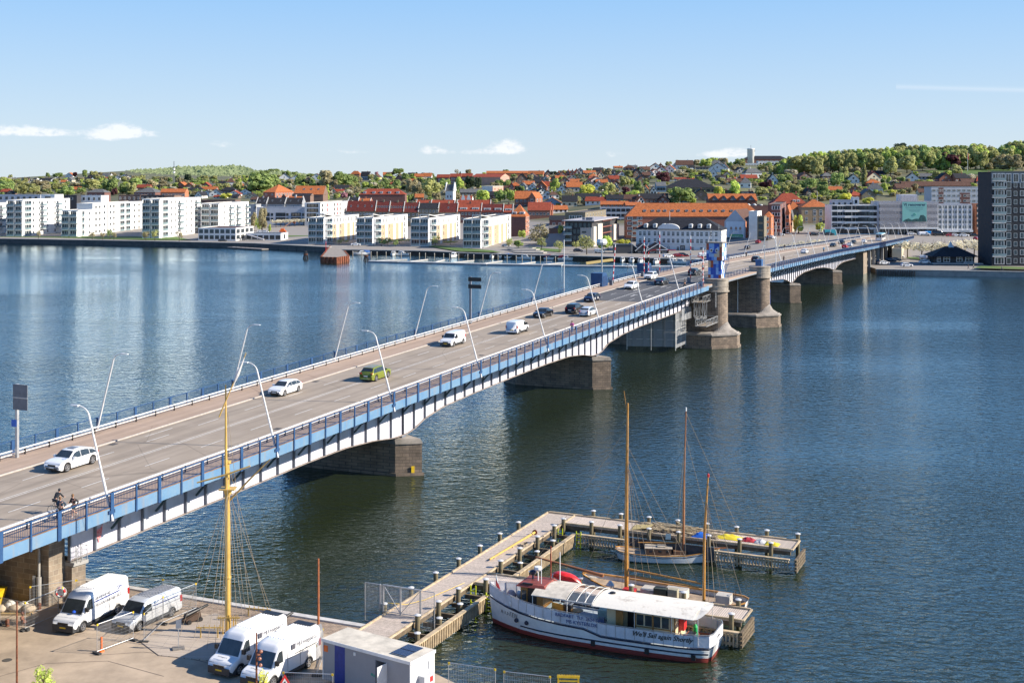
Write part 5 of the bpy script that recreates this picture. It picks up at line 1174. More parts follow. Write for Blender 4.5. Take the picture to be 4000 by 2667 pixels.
HS={1:"170,305,60,40,grey,white,g;260,322,90,60,grey,white,h;420,302,60,40,grey,cream,g;850,322,180,50,dark,dark,e;1040,326,180,70,dark,white,g;1165,372,100,60,orange,white,e;1270,332,100,70,grey,cream,g;1390,304,80,60,dark,white,g;1270,247,130,70,orange,white,g;1600,302,150,40,dark,blue,e;1710,282,200,60,dark,brown,e;1950,262,150,70,grey,white,e;1960,297,140,45,red,white,e;2150,292,100,60,dark,white,g;2270,252,90,50,dark,white,g;2390,292,120,60,dark,white,g;670,342,110,40,dark,white,e;560,347,80,40,dark,white,g;80,562,150,80,red,brown,e;175,572,120,60,dark,brown,g;1380,522,170,80,orange,cream,e;2250,512,80,60,dark,white,g;470,330,90,60,dark,brown,e;640,300,60,30,dark,white,e;90,318,80,30,grey,cream,e;760,320,70,40,grey,white,g",2:"270,492,230,90,red,brick,e;620,482,220,80,dark,brown,e;960,457,170,100,orange,brick,g;1120,462,170,90,red,brick,g;1420,462,150,100,red,brick,g;1540,452,150,70,grey,grey,e;1720,422,200,90,dark,brown,h;1880,422,130,130,brown,white,h;2070,492,110,110,red,brick,g;2180,352,180,60,dark,white,g;1480,522,260,80,orange,brick,e;1230,542,300,90,dark,brown,h;1290,642,130,110,dark,white,g;1440,602,230,90,dark,white,g;1600,604,200,110,dark,white,g;1830,562,260,110,dark,brown,h;1940,602,200,90,red,white,g;2150,572,240,90,dark,white,g;2240,642,160,80,dark,cream,g;1670,640,200,50,red,white,e;1960,640,120,60,dark,brown,e;2330,520,160,40,grey,white,e;2380,700,250,70,brown,grey,e",3:"520,322,200,120,dark,white,g;740,342,270,110,orange,white,g;960,352,200,80,dark,brown,g;1110,302,180,100,brown,white,g;1820,252,160,100,orange,brick,h;1860,312,130,70,dark,brown,g;2000,302,150,130,dark,grey,e;2200,287,110,80,brown,yellow,g;1420,582,120,110,red,cream,g;1520,582,150,90,red,white,e;1570,502,240,90,dark,grey,e;1700,510,100,60,brown,pink,g;60,562,120,80,grey,cream,e",4:"70,252,160,80,orange,brown,e;80,342,110,90,dark,grey,e;280,242,150,60,orange,white,g;270,322,130,90,dark,brick,g;500,262,110,80,dark,brown,e;640,292,150,90,orange,brick,e;700,217,60,70,dark,white,g;800,302,130,110,orange,white,e;510,402,130,100,orange,pink,e;130,390,120,40,red,brick,e;650,682,140,100,orange,orange,e;2260,480,140,60,brown,brown,e;2030,660,200,120,dark,darkbrick,e;1600,590,360,100,grey,brown,e;2340,490,90,120,red,brick,g",5:"90,192,200,60,orange,orange,e;230,202,130,50,red,brick,e;430,252,260,100,orange,orange,e;190,362,180,150,dark,brown,g;130,242,100,50,brown,brown,g;360,272,150,80,brown,grey,g;670,252,120,110,dark,brown,g;850,242,120,80,orange,brick,g;940,242,120,80,orange,brick,g;1030,212,90,80,orange,brick,g;1110,212,90,80,orange,brick,g;1190,200,90,80,orange,brick,g;975,152,220,60,dark,brick,e;1260,192,140,90,grey,grey,g;1430,222,200,80,orange,white,e;1600,182,160,90,dark,brown,e;1640,262,100,100,orange,cream,g;1500,282,150,80,orange,cream,h;1850,192,110,60,dark,brown,e;1890,272,170,80,dark,white,g;2020,272,150,110,orange,white,g;2145,132,180,90,brown,darkbrick,h;2220,242,100,90,orange,white,g;2300,242,130,120,dark,brown,g;510,302,180,50,dark,white,e;500,392,160,90,dark,brown,e;620,332,130,90,orange,white,g;310,442,190,100,orange,brick,e;60,472,160,110,orange,brick,h;190,482,130,110,grey,grey,g;370,492,150,110,grey,white,g;540,502,180,150,orange,brick,g;650,482,110,130,red,white,e;890,332,150,90,orange,grey,e;970,372,140,110,orange,brown,g;1080,352,150,90,dark,white,g;1160,382,160,80,orange,brick,e;1240,292,100,100,brown,yellow,g;1130,302,150,90,red,cream,g;1400,392,120,80,red,cream,g;1560,362,200,100,orange,white,g;1650,402,190,90,orange,brown,e;1760,352,110,90,orange,brick,g;1870,342,170,100,red,brick,e;1560,502,190,140,dark,white,g;1150,522,260,150,orange,grey,e;910,552,150,130,dark,white,g;1030,452,130,90,dark,white,g;560,562,140,90,dark,white,g;430,532,180,60,dark,brown,g;650,652,190,130,brown,white,g;770,642,160,110,brown,white,h;1910,442,160,110,red,brown,g;1940,532,80,110,grey,white,g;1420,702,420,120,dark,cream,e;1920,722,330,120,dark,blue,e;2220,732,290,130,brown,brick,e;1530,762,340,120,red,white,e;1060,802,250,170,dark,cream,e;730,802,340,150,orange,blue,g;860,912,300,110,orange,white,e;640,902,160,110,red,brick,e;1880,810,450,90,orange,brick,e;2240,812,260,80,orange,brick,e;1960,92,140,40,orange,cream,e;2240,90,100,50,grey,white,e;1340,250,120,60,dark,brown,g;2330,330,130,90,dark,grey,g;1480,300,110,50,red,brick,e;760,330,110,70,dark,brown,g;850,460,90,60,grey,white,g",6:"100,542,160,90,brown,cream,e;60,722,180,120,brown,brown,g;120,642,130,90,brown,brown,e;290,502,200,110,orange,white,g;380,482,130,90,orange,brick,g;280,602,180,100,orange,white,g;200,612,110,90,red,white,g;400,552,160,100,red,white,g;540,542,170,120,orange,white,g;640,472,110,90,dark,white,g;820,482,280,140,brown,white,e;950,482,110,70,dark,white,e;1150,482,200,40,dark,grey,e;1400,442,220,110,grey,white,h;1420,532,280,140,dark,white,g;1545,532,140,140,brown,white,g;1350,662,130,170,dark,white,g;1600,662,160,120,orange,cream,g;1490,692,150,80,dark,grey,e;1870,542,170,80,dark,grey,g;2090,642,290,150,grey,white,h;2010,702,270,100,red,brick,e;1090,662,150,60,dark,grey,e;800,692,330,50,red,brick,e;1740,762,240,90,brown,white,e;1940,822,170,150,grey,white,h;1600,952,100,70,red,brick,g;1980,962,200,60,dark,brown,e;1120,1062,300,180,dark,olive,g;420,1132,190,140,dark,darkbrick,g;20,1112,110,110,orange,white,g;250,952,110,130,grey,white,g;100,952,130,140,orange,cream,g;250,1112,480,150,dark,brown,e;960,1100,90,120,orange,orange,g;1570,700,100,60,grey,grey,e;30,560,120,90,grey,cream,g;1190,642,100,60,grey,white,g;560,700,200,60,blue,blue,g;1820,700,120,60,orange,white,e",7:"90,482,170,160,dark,white,g;700,382,220,100,brown,brown,g;560,382,160,60,brown,brown,e;1100,392,200,110,grey,brown,h;1570,452,190,140,dark,white,g;1950,432,240,150,red,cream,g;2030,332,250,90,dark,brown,e;1230,642,240,100,orange,cream,e;1600,642,220,120,dark,brick,g;1940,522,240,110,orange,brick,h;1960,672,270,180,grey,white,h;1860,762,240,160,grey,olive,g;1640,772,240,130,red,brick,h;760,682,110,110,dark,brown,g;880,590,100,50,red,brick,e",8:"300,822,230,150,brown,white,g;540,762,240,90,grey,grey,e;920,822,220,150,dark,brick,g;1210,822,220,140,dark,brick,e;1370,872,270,100,brown,brown,e;1560,872,160,120,red,brick,h;1900,880,140,60,grey,brown,e;750,960,1120,130,brown,brown,e;150,992,250,120,brown,brick,e;530,1062,190,100,brown,cream,e;60,870,110,60,dark,brown,e"}
LM=[(0,350,'behind the leftmost white flats'),(350,700,'near the radio mast'),(700,1000,'right of the radio mast'),(1000,1300,'behind the red panelled flats'),(1300,1700,'above the olive terrace'),(1700,2000,'around the white church'),(2000,2160,'above the orange roofed school'),(2160,2330,'behind the glass office'),(2330,2520,'left of the copper beech'),(2520,2700,'above the grey school'),(2700,2900,'left of the water tower'),(2900,3100,'below the water tower'),(3100,3300,'above the beige courthouse'),(3300,3560,'above the scaffolded block'),(3560,4100,'below the park lawn')]
def where(px,py):
 z=next((t for a,b_,t in LM if px<b_),LM[-1][2]);return z
def tier(py):return 'high' if py<706 else('midway' if py<745 else 'low')
items=[]
for k,v in HS.items():
 x0,y0=ORG[k]
 for e in v.split(';'):
  x,y,w_,h,rc,wc,o=e.split(',');items.append((x0+float(x)/4.704,y0+float(y)/4.704,float(w_)/4.704,float(h)/4.704,rc,wc,o))
items.sort()
cnt={};lab_of=[]
shape={'g':'gable fronted','e':'long sided','h':'hip roofed'}
for px,py,pw,ph,rc,wc,o in items:
 key=(where(px,py),tier(py),rc,wc,o);cnt.setdefault(key,[]).append(px)
rnd=random.Random(5)
def house(px,py,pw,ph,rc,wc,o):
 Y=ground_at(px,py,620);k=Y/FOC;z0=terr(px,Y);Wd=pw*k*1.2;h=ph*k*1.2
 key=(where(px,py),tier(py),rc,wc,o);L=cnt[key];i=L.index(px)
 lab=f'{shape[o]} {wc} house with {rc if rc!="dark" else "black"} roof, {tier(py)} {key[0]}'
 if len(L)>1:lab+=f', {ordw(i)} from left'
 r=thing('house',lab,'house',((px-2000)*k,Y,z0),0,'small houses on the far slopes')
 m=wallm(wc);rm_=roofm('orange' if rc=='orange' else rc)
 a={'g':rnd.uniform(-.22,.3),'e':rnd.uniform(-.15,.25),'h':rnd.uniform(-.2,.3)}[o];r.rotation_euler=(0,0,-a)
 D=rnd.uniform(8,10)
 hw=Wd/2*.92;ov=.4
 b=MB();rf=MB();g=MB();win=[]
 if o=='g':
  he=h*.42;D=11;b.box(-hw,hw,0,D,-3,he);b.add([(-hw,0,he),(hw,0,he),(0,0,h*.97),(-hw,D,he),(hw,D,he),(0,D,h*.97)],[(0,1,2),(4,3,5)])
  e=he-ov*.6
  for sg in(-1,1):rf.hexa([(sg*(hw+ov),-ov,e),(0,-ov,h),(0,D+ov,h),(sg*(hw+ov),D+ov,e),(sg*(hw+ov),-ov,e+.25),(0,-ov,h+.28),(0,D+ov,h+.28),(sg*(hw+ov),D+ov,e+.25)])
  win=[(-hw*.45,he*.35,1.2,1.3,0),(hw*.45,he*.35,1.2,1.3,0),(0,he+.3,1.3,1.2,0)];cz=h
  cpos=(hw*.1,D*.5)
 elif o=='e':
  he=h*.5;b.box(-hw,hw,0,D,-3,he);b.add([(-hw,0,he),(-hw,D,he),(-hw,D/2,h*.97),(hw,0,he),(hw,D,he),(hw,D/2,h*.97)],[(1,0,2),(3,4,5)])
  rf.hexa([(-hw-ov,-ov,he-.25),(hw+ov,-ov,he-.25),(hw+ov,D/2,h),(-hw-ov,D/2,h),(-hw-ov,-ov,he),(hw+ov,-ov,he),(hw+ov,D/2,h+.25),(-hw-ov,D/2,h+.25)])
  rf.hexa([(-hw-ov,D/2,h),(hw+ov,D/2,h),(hw+ov,D+ov,he-.25),(-hw-ov,D+ov,he-.25),(-hw-ov,D/2,h+.25),(hw+ov,D/2,h+.25),(hw+ov,D+ov,he),(-hw-ov,D+ov,he)])
  n=max(2,min(7,int(Wd/3)));win=[(x,he*.32,1.3,1.3,0)for x in lin(-hw*.75,hw*.75,n)];cz=h;cpos=(hw*.4,D/2)
 else:
  he=h*.52;b.box(-hw,hw,0,D,-3,he);e=min(D/2,hw*.8)
  rf.add([(-hw-ov,-ov,he),(hw+ov,-ov,he),(hw+ov,D+ov,he),(-hw-ov,D+ov,he),(-hw+e,D/2,h),(hw-e,D/2,h)],[(0,1,5,4),(2,3,4,5),(1,2,5),(3,0,4),(3,2,1,0)])
  n=max(2,min(5,int(Wd/3)));win=[(x,he*.32,1.2,1.4,0)for x in lin(-hw*.7,hw*.7,n)];cz=h;cpos=(-hw*.2,D/2)
 b.build('wall',m,r);rf.build('roof',rm_,r)
 c=MB();c.box(cpos[0]-.35,cpos[0]+.35,cpos[1]-.35,cpos[1]+.35,cz-.8,cz+1.1);c.build('chimney',wallm('brick')if wc!='white' else M_WHITE_D,r)
 st='w2' if wc in('brick','darkbrick','brown','dark','orange','olive','blue')else 'd2'
 for x,z,w_,hh,_ in win:link('window',unitwin(st),r,(x,-.01,z),0,(w_,1,hh))
 link('window',unitwin(st),r,(hw+.01,D*.35,he*.35),R(90),(1.3,1,1.2))
for it in items:house(*it)
def leafmat(name,c,c2):
 if name in MATS:return MATS[name]
 m=bpy.data.materials.new(name);m.use_nodes=True;n=m.node_tree.nodes;k=m.node_tree.links;p=n['Principled BSDF'];p.inputs['Roughness'].default_value=.6;p.inputs['Specular IOR Level'].default_value=.2
 t=n.new('ShaderNodeTexCoord');z=n.new('ShaderNodeTexNoise');z.inputs['Scale'].default_value=2.2;z.inputs['Detail'].default_value=6;k.new(t.outputs['Object'],z.inputs[0])
 mx=n.new('ShaderNodeMix');mx.data_type='RGBA';mx.inputs[6].default_value=(*c,1);mx.inputs[7].default_value=(*c2,1)
 mr=n.new('ShaderNodeMapRange');mr.inputs[1].default_value=.35;mr.inputs[2].default_value=.65;k.new(z.outputs[0],mr.inputs[0]);k.new(mr.outputs[0],mx.inputs[0])
 oi=n.new('ShaderNodeObjectInfo');hv=n.new('ShaderNodeHueSaturation');r=n.new('ShaderNodeMapRange');r.inputs[3].default_value=1.15;r.inputs[4].default_value=1.7;k.new(oi.outputs['Random'],r.inputs[0]);k.new(r.outputs[0],hv.inputs['Value']);hv.inputs['Saturation'].default_value=.84;k.new(mx.outputs[2],hv.inputs['Color'])
 k.new(hv.outputs[0],p.inputs['Base Color'])
 tr=n.new('ShaderNodeBsdfTranslucent');k.new(hv.outputs[0],tr.inputs[0]);ms=n.new('ShaderNodeMixShader');ms.inputs[0].default_value=.5
 k.new(p.outputs[0],ms.inputs[1]);k.new(tr.outputs[0],ms.inputs[2]);k.new(ms.outputs[0],n['Material Output'].inputs[0])
 MATS[name]=m;return m
LEAF={'b':('bright green',leafmat('leaves bright',(0.284,0.367,0.045),(0.511,0.585,0.083))),'g':('green',leafmat('leaves green',(0.156,0.231,0.053),(0.312,0.394,0.090))),'o':('olive green',leafmat('leaves olive',(0.241,0.258,0.075),(0.426,0.422,0.135))),'n':('bronze budding',leafmat('leaves bronze',(.26,.225,.11),(.40,.35,.18))),'p':('dark purple',leafmat('leaves purple',(.06,.018,.025),(.16,.045,.055))),'d':('dark conifer',leafmat('leaves conifer',(.03,.055,.03),(.075,.11,.05))),'w':('white blossoming',leafmat('leaves blossom',(.42,.38,.26),(.62,.58,.45))),'k':('pink blossoming',leafmat('leaves pink',(.40,.16,.2),(.55,.28,.32))),'y':('yellow green',leafmat('leaves yellow',(0.469,0.476,0.030),(0.600,0.600,0.053)))}
M_BARK=mat('bark',(.09,.065,.045),.9,.25,4)
def crown(seed,kind='round',n=1500,ls=.115):
 rn=random.Random(seed);b=MB();blobs=[]
 if kind=='round':
  blobs.append((0,0,.1,.62))
  for i in range(15):
   a=rn.uniform(0,6.28);zz=rn.uniform(-.45,.72);rr=math.sqrt(max(0,1-(zz*1.05)**2))*.62;blobs.append((rr*math.cos(a),rr*math.sin(a),zz,rn.uniform(.24,.40)))
 elif kind=='tall':
  for i in range(16):
   a=rn.uniform(0,6.28);zz=-.85+1.7*i/15;rr=.34*(1-abs(zz)*.55);blobs.append((rr*math.cos(a),rr*math.sin(a),zz,rn.uniform(.2,.33)*(1-.35*max(zz,0))))
 elif kind=='cone':
  for i in range(18):zz=-.95+1.85*i/17;rr=.5*(1-(zz+1)/2)+.05;a=i*2.4;blobs.append((rr*.4*math.cos(a),rr*.4*math.sin(a),zz,rr*.8+.05))
 elif kind=='flat':
  for i in range(22):a=rn.uniform(0,6.28);rr=math.sqrt(rn.random())*.8;blobs.append((rr*math.cos(a),rr*math.sin(a),rn.uniform(-.3,.4),rn.uniform(.16,.28)))
 tot=sum(r*r for*_,r in blobs)
 for(bx,by,bz,r)in blobs:
  for _ in range(int(n*r*r/tot)):
   v=Vector((rn.gauss(0,1),rn.gauss(0,1),rn.gauss(0,1))).normalized();rr=r*rn.uniform(.72,1.06)
   c=Vector((bx,by,bz))+v*rr
   nrm=(v+Vector((0,0,.25))+Vector((rn.gauss(0,.28),rn.gauss(0,.28),rn.gauss(0,.28)))).normalized()
   u=nrm.orthogonal().normalized();w_=nrm.cross(u);an=rn.uniform(0,3.1);u,w_=u*math.cos(an)+w_*math.sin(an),w_*math.cos(an)-u*math.sin(an)
   s=ls*rn.uniform(.6,1.2);b.add([c-u*s-w_*s*.6,c+u*s-w_*s*.45,c+u*s*.7+w_*s*.7,c-u*s*.6+w_*s*.6],[(0,1,2,3)])
 return b.mesh('crown',[LEAF['g'][1]])
CR={'round':[crown(i)for i in range(5)],'tall':[crown(20+i,'tall')for i in range(2)],'cone':[crown(30,'cone')],'sparse':[crown(40+i,'round',420,.10)for i in range(2)],'flat':[crown(50+i,'flat',520,.075)for i in range(3)]}
CRC={}
def crown_for(kind,i,col):
 k=(kind,i,col)
 if k not in CRC:me=CR[kind][i].copy();me.materials.clear();me.materials.append(LEAF[col][1]);CRC[k]=me
 return CRC[k]
def trunkmesh(seed):
 rn=random.Random(seed);b=MB();b.tube([(0,0,-.15),(.01,.01,.35),(.0,.02,.75)],[.06,.045,.02],6)
 for i in range(6):
  a=i*1.05+rn.random();z=.3+.07*i;b.tube([(0,0,z),(.16*math.cos(a),.16*math.sin(a),z+.14),(.34*math.cos(a),.34*math.sin(a),z+.32)],[.022,.014,.006],5)
 return b.mesh('trunk',[M_BARK])
TRK=[trunkmesh(i)for i in range(3)]
tr_rn=random.Random(11)
def tree(X,Y,z,w_,h,col,kind='round',label=None,group='trees on the far slopes',name='tree',cat='tree',low=.12):
 r=thing(name,label,cat,(X,Y,z),tr_rn.uniform(0,6.28),group)
 i=tr_rn.randrange(len(CR[kind]));ch=h*(1-low)
 c=link('crown',crown_for(kind,i,col),r,(0,0,h*low+ch/2),0,(w_/2*1.05,w_/2*1.05,ch/2*1.08))
 t=link('trunk',TRK[i%3],r,(0,0,0),0,(h*.6,h*.6,h))
 return r
KN={'round':'round','tall':'tall narrow','cone':'pointed','sparse':'thin leafed','flat':'spreading'}
TS={1:"110,540,330,230,g,round;370,570,260,170,o,round;620,560,240,170,o,round;700,430,420,120,n,round;840,520,200,160,n,round;1080,500,300,140,o,round;1250,600,260,180,g,round;1130,590,180,110,g,round;1380,470,220,110,n,round;1680,470,380,180,o,round;2040,560,330,290,g,round;1500,560,180,120,g,round;1060,250,200,90,g,round;1550,260,120,140,g,round;1720,260,160,120,o,round;1380,250,90,90,p,round;880,250,80,80,g,round;540,300,30,60,d,cone;1900,620,250,130,n,round;2100,590,120,140,p,round;2300,560,200,180,g,round;2260,230,120,70,g,round;340,330,110,60,n,round;760,290,120,50,g,round;200,420,200,70,n,round;1850,220,130,70,n,round;2080,230,130,80,n,round;540,450,260,90,o,round;1230,430,180,90,g,round;30,600,130,80,g,round;1960,470,150,90,o,round",2:"150,480,300,200,g,round;60,560,200,220,o,round;430,480,260,170,n,round;250,380,200,90,d,round;700,480,240,110,n,round;850,460,160,90,g,round;1100,370,140,170,d,round;1230,400,220,120,g,round;1320,520,200,130,n,round;1770,470,170,90,o,round;1800,640,240,90,y,round;2010,500,200,160,o,round;2230,500,200,110,n,round;2330,470,250,260,g,round;1350,480,120,80,n,round;2310,590,120,80,g,round;1190,640,120,70,d,round;640,380,200,60,n,round;480,480,140,60,n,round;2310,1190,120,300,n,round;1650,360,200,60,g,round",3:"100,560,560,370,g,round;330,410,220,200,g,round;620,400,200,110,n,round;800,420,200,230,g,round;930,420,180,130,d,round;1030,410,120,120,g,round;1310,450,350,310,n,round;1590,440,400,300,g,round;1800,420,180,170,g,round;1180,430,140,110,d,round;1310,660,170,250,b,tall;1430,460,160,160,n,round;1860,600,150,180,n,round;2010,460,170,120,b,round;2180,420,240,120,g,round;2320,460,120,130,g,round;2080,680,260,130,b,round;2280,690,240,150,b,round;1620,640,150,110,k,round;1840,640,140,60,k,round;1490,650,150,90,b,round;420,640,180,110,o,round;1700,620,150,100,n,round;2215,210,80,60,k,round;2120,260,120,70,n,round;700,210,100,60,g,round;160,520,180,100,o,round;2200,460,160,60,y,round;1000,240,160,60,g,round;330,210,240,110,g,round;150,200,220,80,g,round;560,230,180,90,g,round;110,1240,220,400,n,round;40,1230,120,240,b,sparse;255,1260,60,140,b,tall",4:"260,200,220,110,g,round;400,320,150,140,g,round;410,420,200,130,n,round;60,720,300,190,b,round;320,730,260,150,b,round;150,700,200,140,b,round;230,460,160,130,g,round;90,470,140,90,g,round;520,560,250,260,n,round;620,640,250,250,n,round;860,640,380,320,o,round;780,340,260,60,g,round;650,360,120,90,d,round;1110,450,240,180,g,round;1390,500,170,240,b,round;1200,690,200,190,y,tall;1340,680,180,150,n,round;1580,480,200,240,d,round;1730,500,140,240,d,round;1830,360,130,80,o,round;1970,350,180,80,n,round;2120,420,180,120,g,round;2250,450,170,160,g,round;1810,710,280,210,b,round;2140,710,260,220,g,round;2310,700,140,200,b,round;1650,650,150,90,n,round;490,690,150,110,g,round;1340,190,90,90,n,sparse;1550,200,130,90,n,round;2240,190,120,80,g,round;1400,190,60,50,d,cone;600,230,60,70,d,round;120,220,200,60,n,round;380,500,140,90,d,round;1650,480,60,60,n,tall;840,720,130,80,g,round;960,680,180,140,n,round;2300,330,100,80,g,round;560,290,120,50,g,round;60,400,100,100,g,round",5:"20,700,140,210,b,round;90,530,130,110,d,round;180,520,110,110,g,round;340,320,150,110,n,round;40,320,160,120,g,round;790,500,200,210,b,round;750,530,120,100,b,round;770,290,130,80,n,round;900,430,130,90,n,round;1290,390,120,100,n,round;1380,600,350,200,y,round;1050,610,240,150,n,sparse;1740,220,220,140,n,round;1750,150,200,60,g,round;1420,160,140,70,g,round;1990,210,180,90,g,round;2140,260,160,130,o,round;2070,430,210,190,o,round;2210,400,120,120,b,round;2310,520,160,190,g,round;2100,590,210,150,p,round;1780,600,250,240,o,round;1690,650,160,150,b,round;2220,640,280,150,b,round;1960,610,160,80,o,round;1200,730,160,120,o,round;1310,770,120,90,n,round;850,810,110,80,g,round;1170,780,150,130,n,round;2320,160,100,90,g,round;540,200,140,60,d,round;760,200,140,60,d,round;480,1480,420,360,n,sparse;180,1370,150,140,b,round;900,1310,110,160,b,round;2000,1490,190,90,y,round;2120,1490,110,80,y,round;1700,1500,200,60,b,round;1240,590,180,60,g,round;1900,540,130,110,n,round;1560,590,150,110,o,round;1300,260,100,60,n,round;1460,480,100,60,g,round;30,600,80,60,o,round;700,260,90,50,n,round;2250,520,140,100,n,round",6:"530,420,130,80,o,round;710,370,110,70,w,sparse;1030,420,180,110,n,round;1200,440,250,160,b,round;1370,350,180,90,b,round;1520,440,220,160,n,round;1640,480,130,130,g,round;1820,400,220,120,g,round;1870,430,140,120,o,round;1770,500,130,100,n,round;1720,520,120,120,n,round;900,560,220,90,o,round;730,560,260,80,w,round;760,640,280,90,n,round;1120,590,220,90,o,round;950,630,120,70,g,round;410,730,290,190,p,round;340,740,90,60,b,round;580,700,110,150,n,tall;1260,680,130,160,o,tall;1090,680,120,70,g,round;1000,600,150,60,b,round;110,800,130,90,g,round;190,820,120,50,w,round;770,1130,460,300,g,round;620,950,200,80,b,round;970,1120,150,110,b,round;1440,960,160,160,y,tall;1740,960,220,240,b,round;1380,960,60,110,y,tall;1530,960,60,110,b,tall;1590,720,80,140,d,cone;1770,680,110,110,o,round;2240,500,180,110,o,round;2020,680,110,70,b,round;2270,720,220,150,o,round;2330,540,100,110,n,round;2200,770,230,90,b,round;2300,830,280,110,p,round;2240,970,280,150,o,round;1870,950,120,50,b,round;280,1110,130,110,o,round;30,950,100,140,o,round;240,650,120,50,g,round;1380,760,180,60,b,round;1320,720,120,90,g,round;1960,560,120,100,o,round;1100,700,100,50,g,round;2020,760,100,60,g,round;1560,760,140,70,n,round;2350,900,100,60,b,round",7:"60,240,200,110,o,round;220,240,240,150,d,round;640,280,600,290,o,round;420,320,260,110,w,round;900,360,260,330,o,round;1180,260,300,250,g,round;1430,180,320,220,g,round;1700,180,240,200,o,round;2010,180,400,230,g,round;2250,330,260,330,o,round;1900,240,220,180,o,round;1600,280,260,130,n,round;320,480,270,170,g,round;330,650,250,200,o,round;510,660,240,180,o,round;740,620,330,260,g,round;1010,490,180,120,o,round;1120,470,150,90,w,round;1270,530,260,250,g,round;1390,400,180,240,o,round;1510,370,120,110,w,round;1760,510,190,360,o,tall;1470,600,240,130,o,round;1430,670,120,90,g,round;1000,710,240,220,g,round;900,770,240,90,y,round;1100,770,200,90,o,round;1400,770,260,140,y,round;1260,740,200,100,g,round;1840,830,240,120,y,round;20,560,110,160,p,round;60,500,90,80,b,round;90,680,160,120,n,round;560,1380,210,350,b,round;960,1350,180,160,b,round;1260,1360,200,200,g,round;1800,1360,160,200,b,round;2280,690,180,110,y,round;2140,630,130,170,b,round;2110,460,110,80,g,round;2220,460,100,130,b,round;2330,1350,70,140,g,round;1620,650,110,60,b,round;840,660,110,60,w,round;530,460,180,60,o,round;140,1000,60,60,g,round;1750,700,100,50,o,round;700,760,90,50,b,round;2320,240,120,100,g,round;1330,260,120,90,o,round",8:"70,230,260,130,d,round;150,450,300,290,o,round;330,420,300,270,o,round;200,650,420,300,o,round;480,560,350,400,g,round;600,560,200,330,b,round;740,260,200,110,g,round;790,520,170,240,n,round;1010,590,430,310,p,round;1020,280,300,140,o,round;1230,290,300,140,o,round;1480,260,300,150,g,round;1330,580,300,300,o,round;1560,590,280,330,o,round;1740,260,120,130,n,sparse;1900,580,320,250,n,round;2150,600,350,270,n,round;2190,250,300,190,g,round;2060,240,200,130,g,round;1950,300,200,120,o,round;740,780,180,160,o,round;950,690,160,100,b,round;1110,700,220,200,o,round;1230,600,80,60,n,round;1370,780,180,110,w,round;90,830,180,110,g,round;640,830,200,60,w,round;780,820,90,60,k,round;1070,770,90,60,w,round;1130,830,110,40,w,round;350,970,140,130,n,round;1420,890,130,60,b,round;1700,810,120,200,n,round;1640,800,100,130,o,round;1700,590,180,130,n,round;1970,600,260,100,n,round;560,820,140,40,w,round;1470,580,60,60,n,sparse;2200,600,60,80,n,sparse;2320,600,60,80,n,sparse;610,1160,60,40,y,round;1010,1210,50,50,b,round;530,1050,60,40,b,round;1560,750,200,60,g,round;850,250,150,80,o,round;40,400,160,160,g,round;2330,560,180,200,d,round"}
tl=[]
for k,v in TS.items():
 x0,y0=ORG[k]
 for e in v.split(';'):
  x,y,w_,h,c,sh_=e.split(',');tl.append((x0+float(x)/4.704,y0+float(y)/4.704,float(w_)/4.704,float(h)/4.704,c,sh_,0))
fr=random.Random(3)
for i in range(120):
 px=fr.uniform(380,3640);lo_=interp([(0,712),(1000,712),(2000,700),(2500,672),(3000,690),(3640,700)],px);hi_=interp([(0,745),(1000,770),(2000,790),(2500,800),(3000,800),(3640,760)],px)
 tl.append((px,fr.uniform(lo_,hi_),fr.uniform(18,40),fr.uniform(11,24),fr.choice('ggoobnnbow'),'round',1))
for i in range(46):
 px=3010+i*23+fr.uniform(-8,8)
 top=interp([(3000,640),(3080,622),(3150,604),(3250,594),(3350,585),(3450,582),(3500,578),(3560,572),(3640,585),(3680,592),(3720,575),(3800,567),(3860,575),(3900,590),(3940,560),(4000,545),(4100,545)],px)
 tl.append((px+fr.uniform(-9,9),top+fr.uniform(72,86),fr.uniform(34,52),fr.uniform(24,34),fr.choice('oogbn'),'round',3))
 for rowk,dy in enumerate((0,14)):
  hh=fr.uniform(50,64);tl.append((px+rowk*9,top+hh+dy,fr.uniform(42,62),hh,fr.choice('oogbog'),'round',2+rowk))
tl.sort(key=lambda e:e[0])
for i in range(900):
 px=fr.uniform(-150,3700);lo_=interp([(-150,700),(500,700),(1000,700),(2000,690),(2500,665),(3000,675),(3700,690)],px);hi_=interp([(-150,760),(500,765),(1000,775),(2000,800),(2500,805),(3000,800),(3700,760)],px)
 tl.append((px,lo_+(hi_-lo_)*fr.random()**1.1,fr.uniform(18,38),fr.uniform(11,21),fr.choice('gggoobnnooobw'),'round',1))
tl=[e for e in tl if not(e[6]==1 and 1950<e[0]<2800 and fr.random()<.72)]
area=sorted((e[2]*e[3]for e in tl),reverse=True)[196]
rest=[e for e in tl if e[2]*e[3]<area];tl=[e for e in tl if e[2]*e[3]>=area]
cn={}
for e in tl:cn.setdefault((where(e[0],0),tier(e[1]),e[4],e[5]),[]).append(e[0])
for px,py,pw,ph,c,sh_,src in tl:
 if src>=2:Y=1230 if src==2 else 1170;z=CAMZ-(py-HZ)*Y/FOC
 else:
  Y=ground_at(px,py,575);z=terr(px,Y)
  if abs(Y-2300)<1:z=CAMZ-(py-HZ)*Y/FOC
 k=Y/FOC;key=(where(px,0),tier(py),c,sh_);L=cn[key]
 lab=f'{KN[sh_]} {LEAF[c][0]} tree {tier(py)} {where(px,0)}'
 if len(L)>1:lab+=f', {ordw(L.index(px))} from left'
 tree((px-2000)*k,Y,z-ph*k*.05,pw*k,ph*k*1.08,c,sh_,lab,low=.04)
rest_b={}
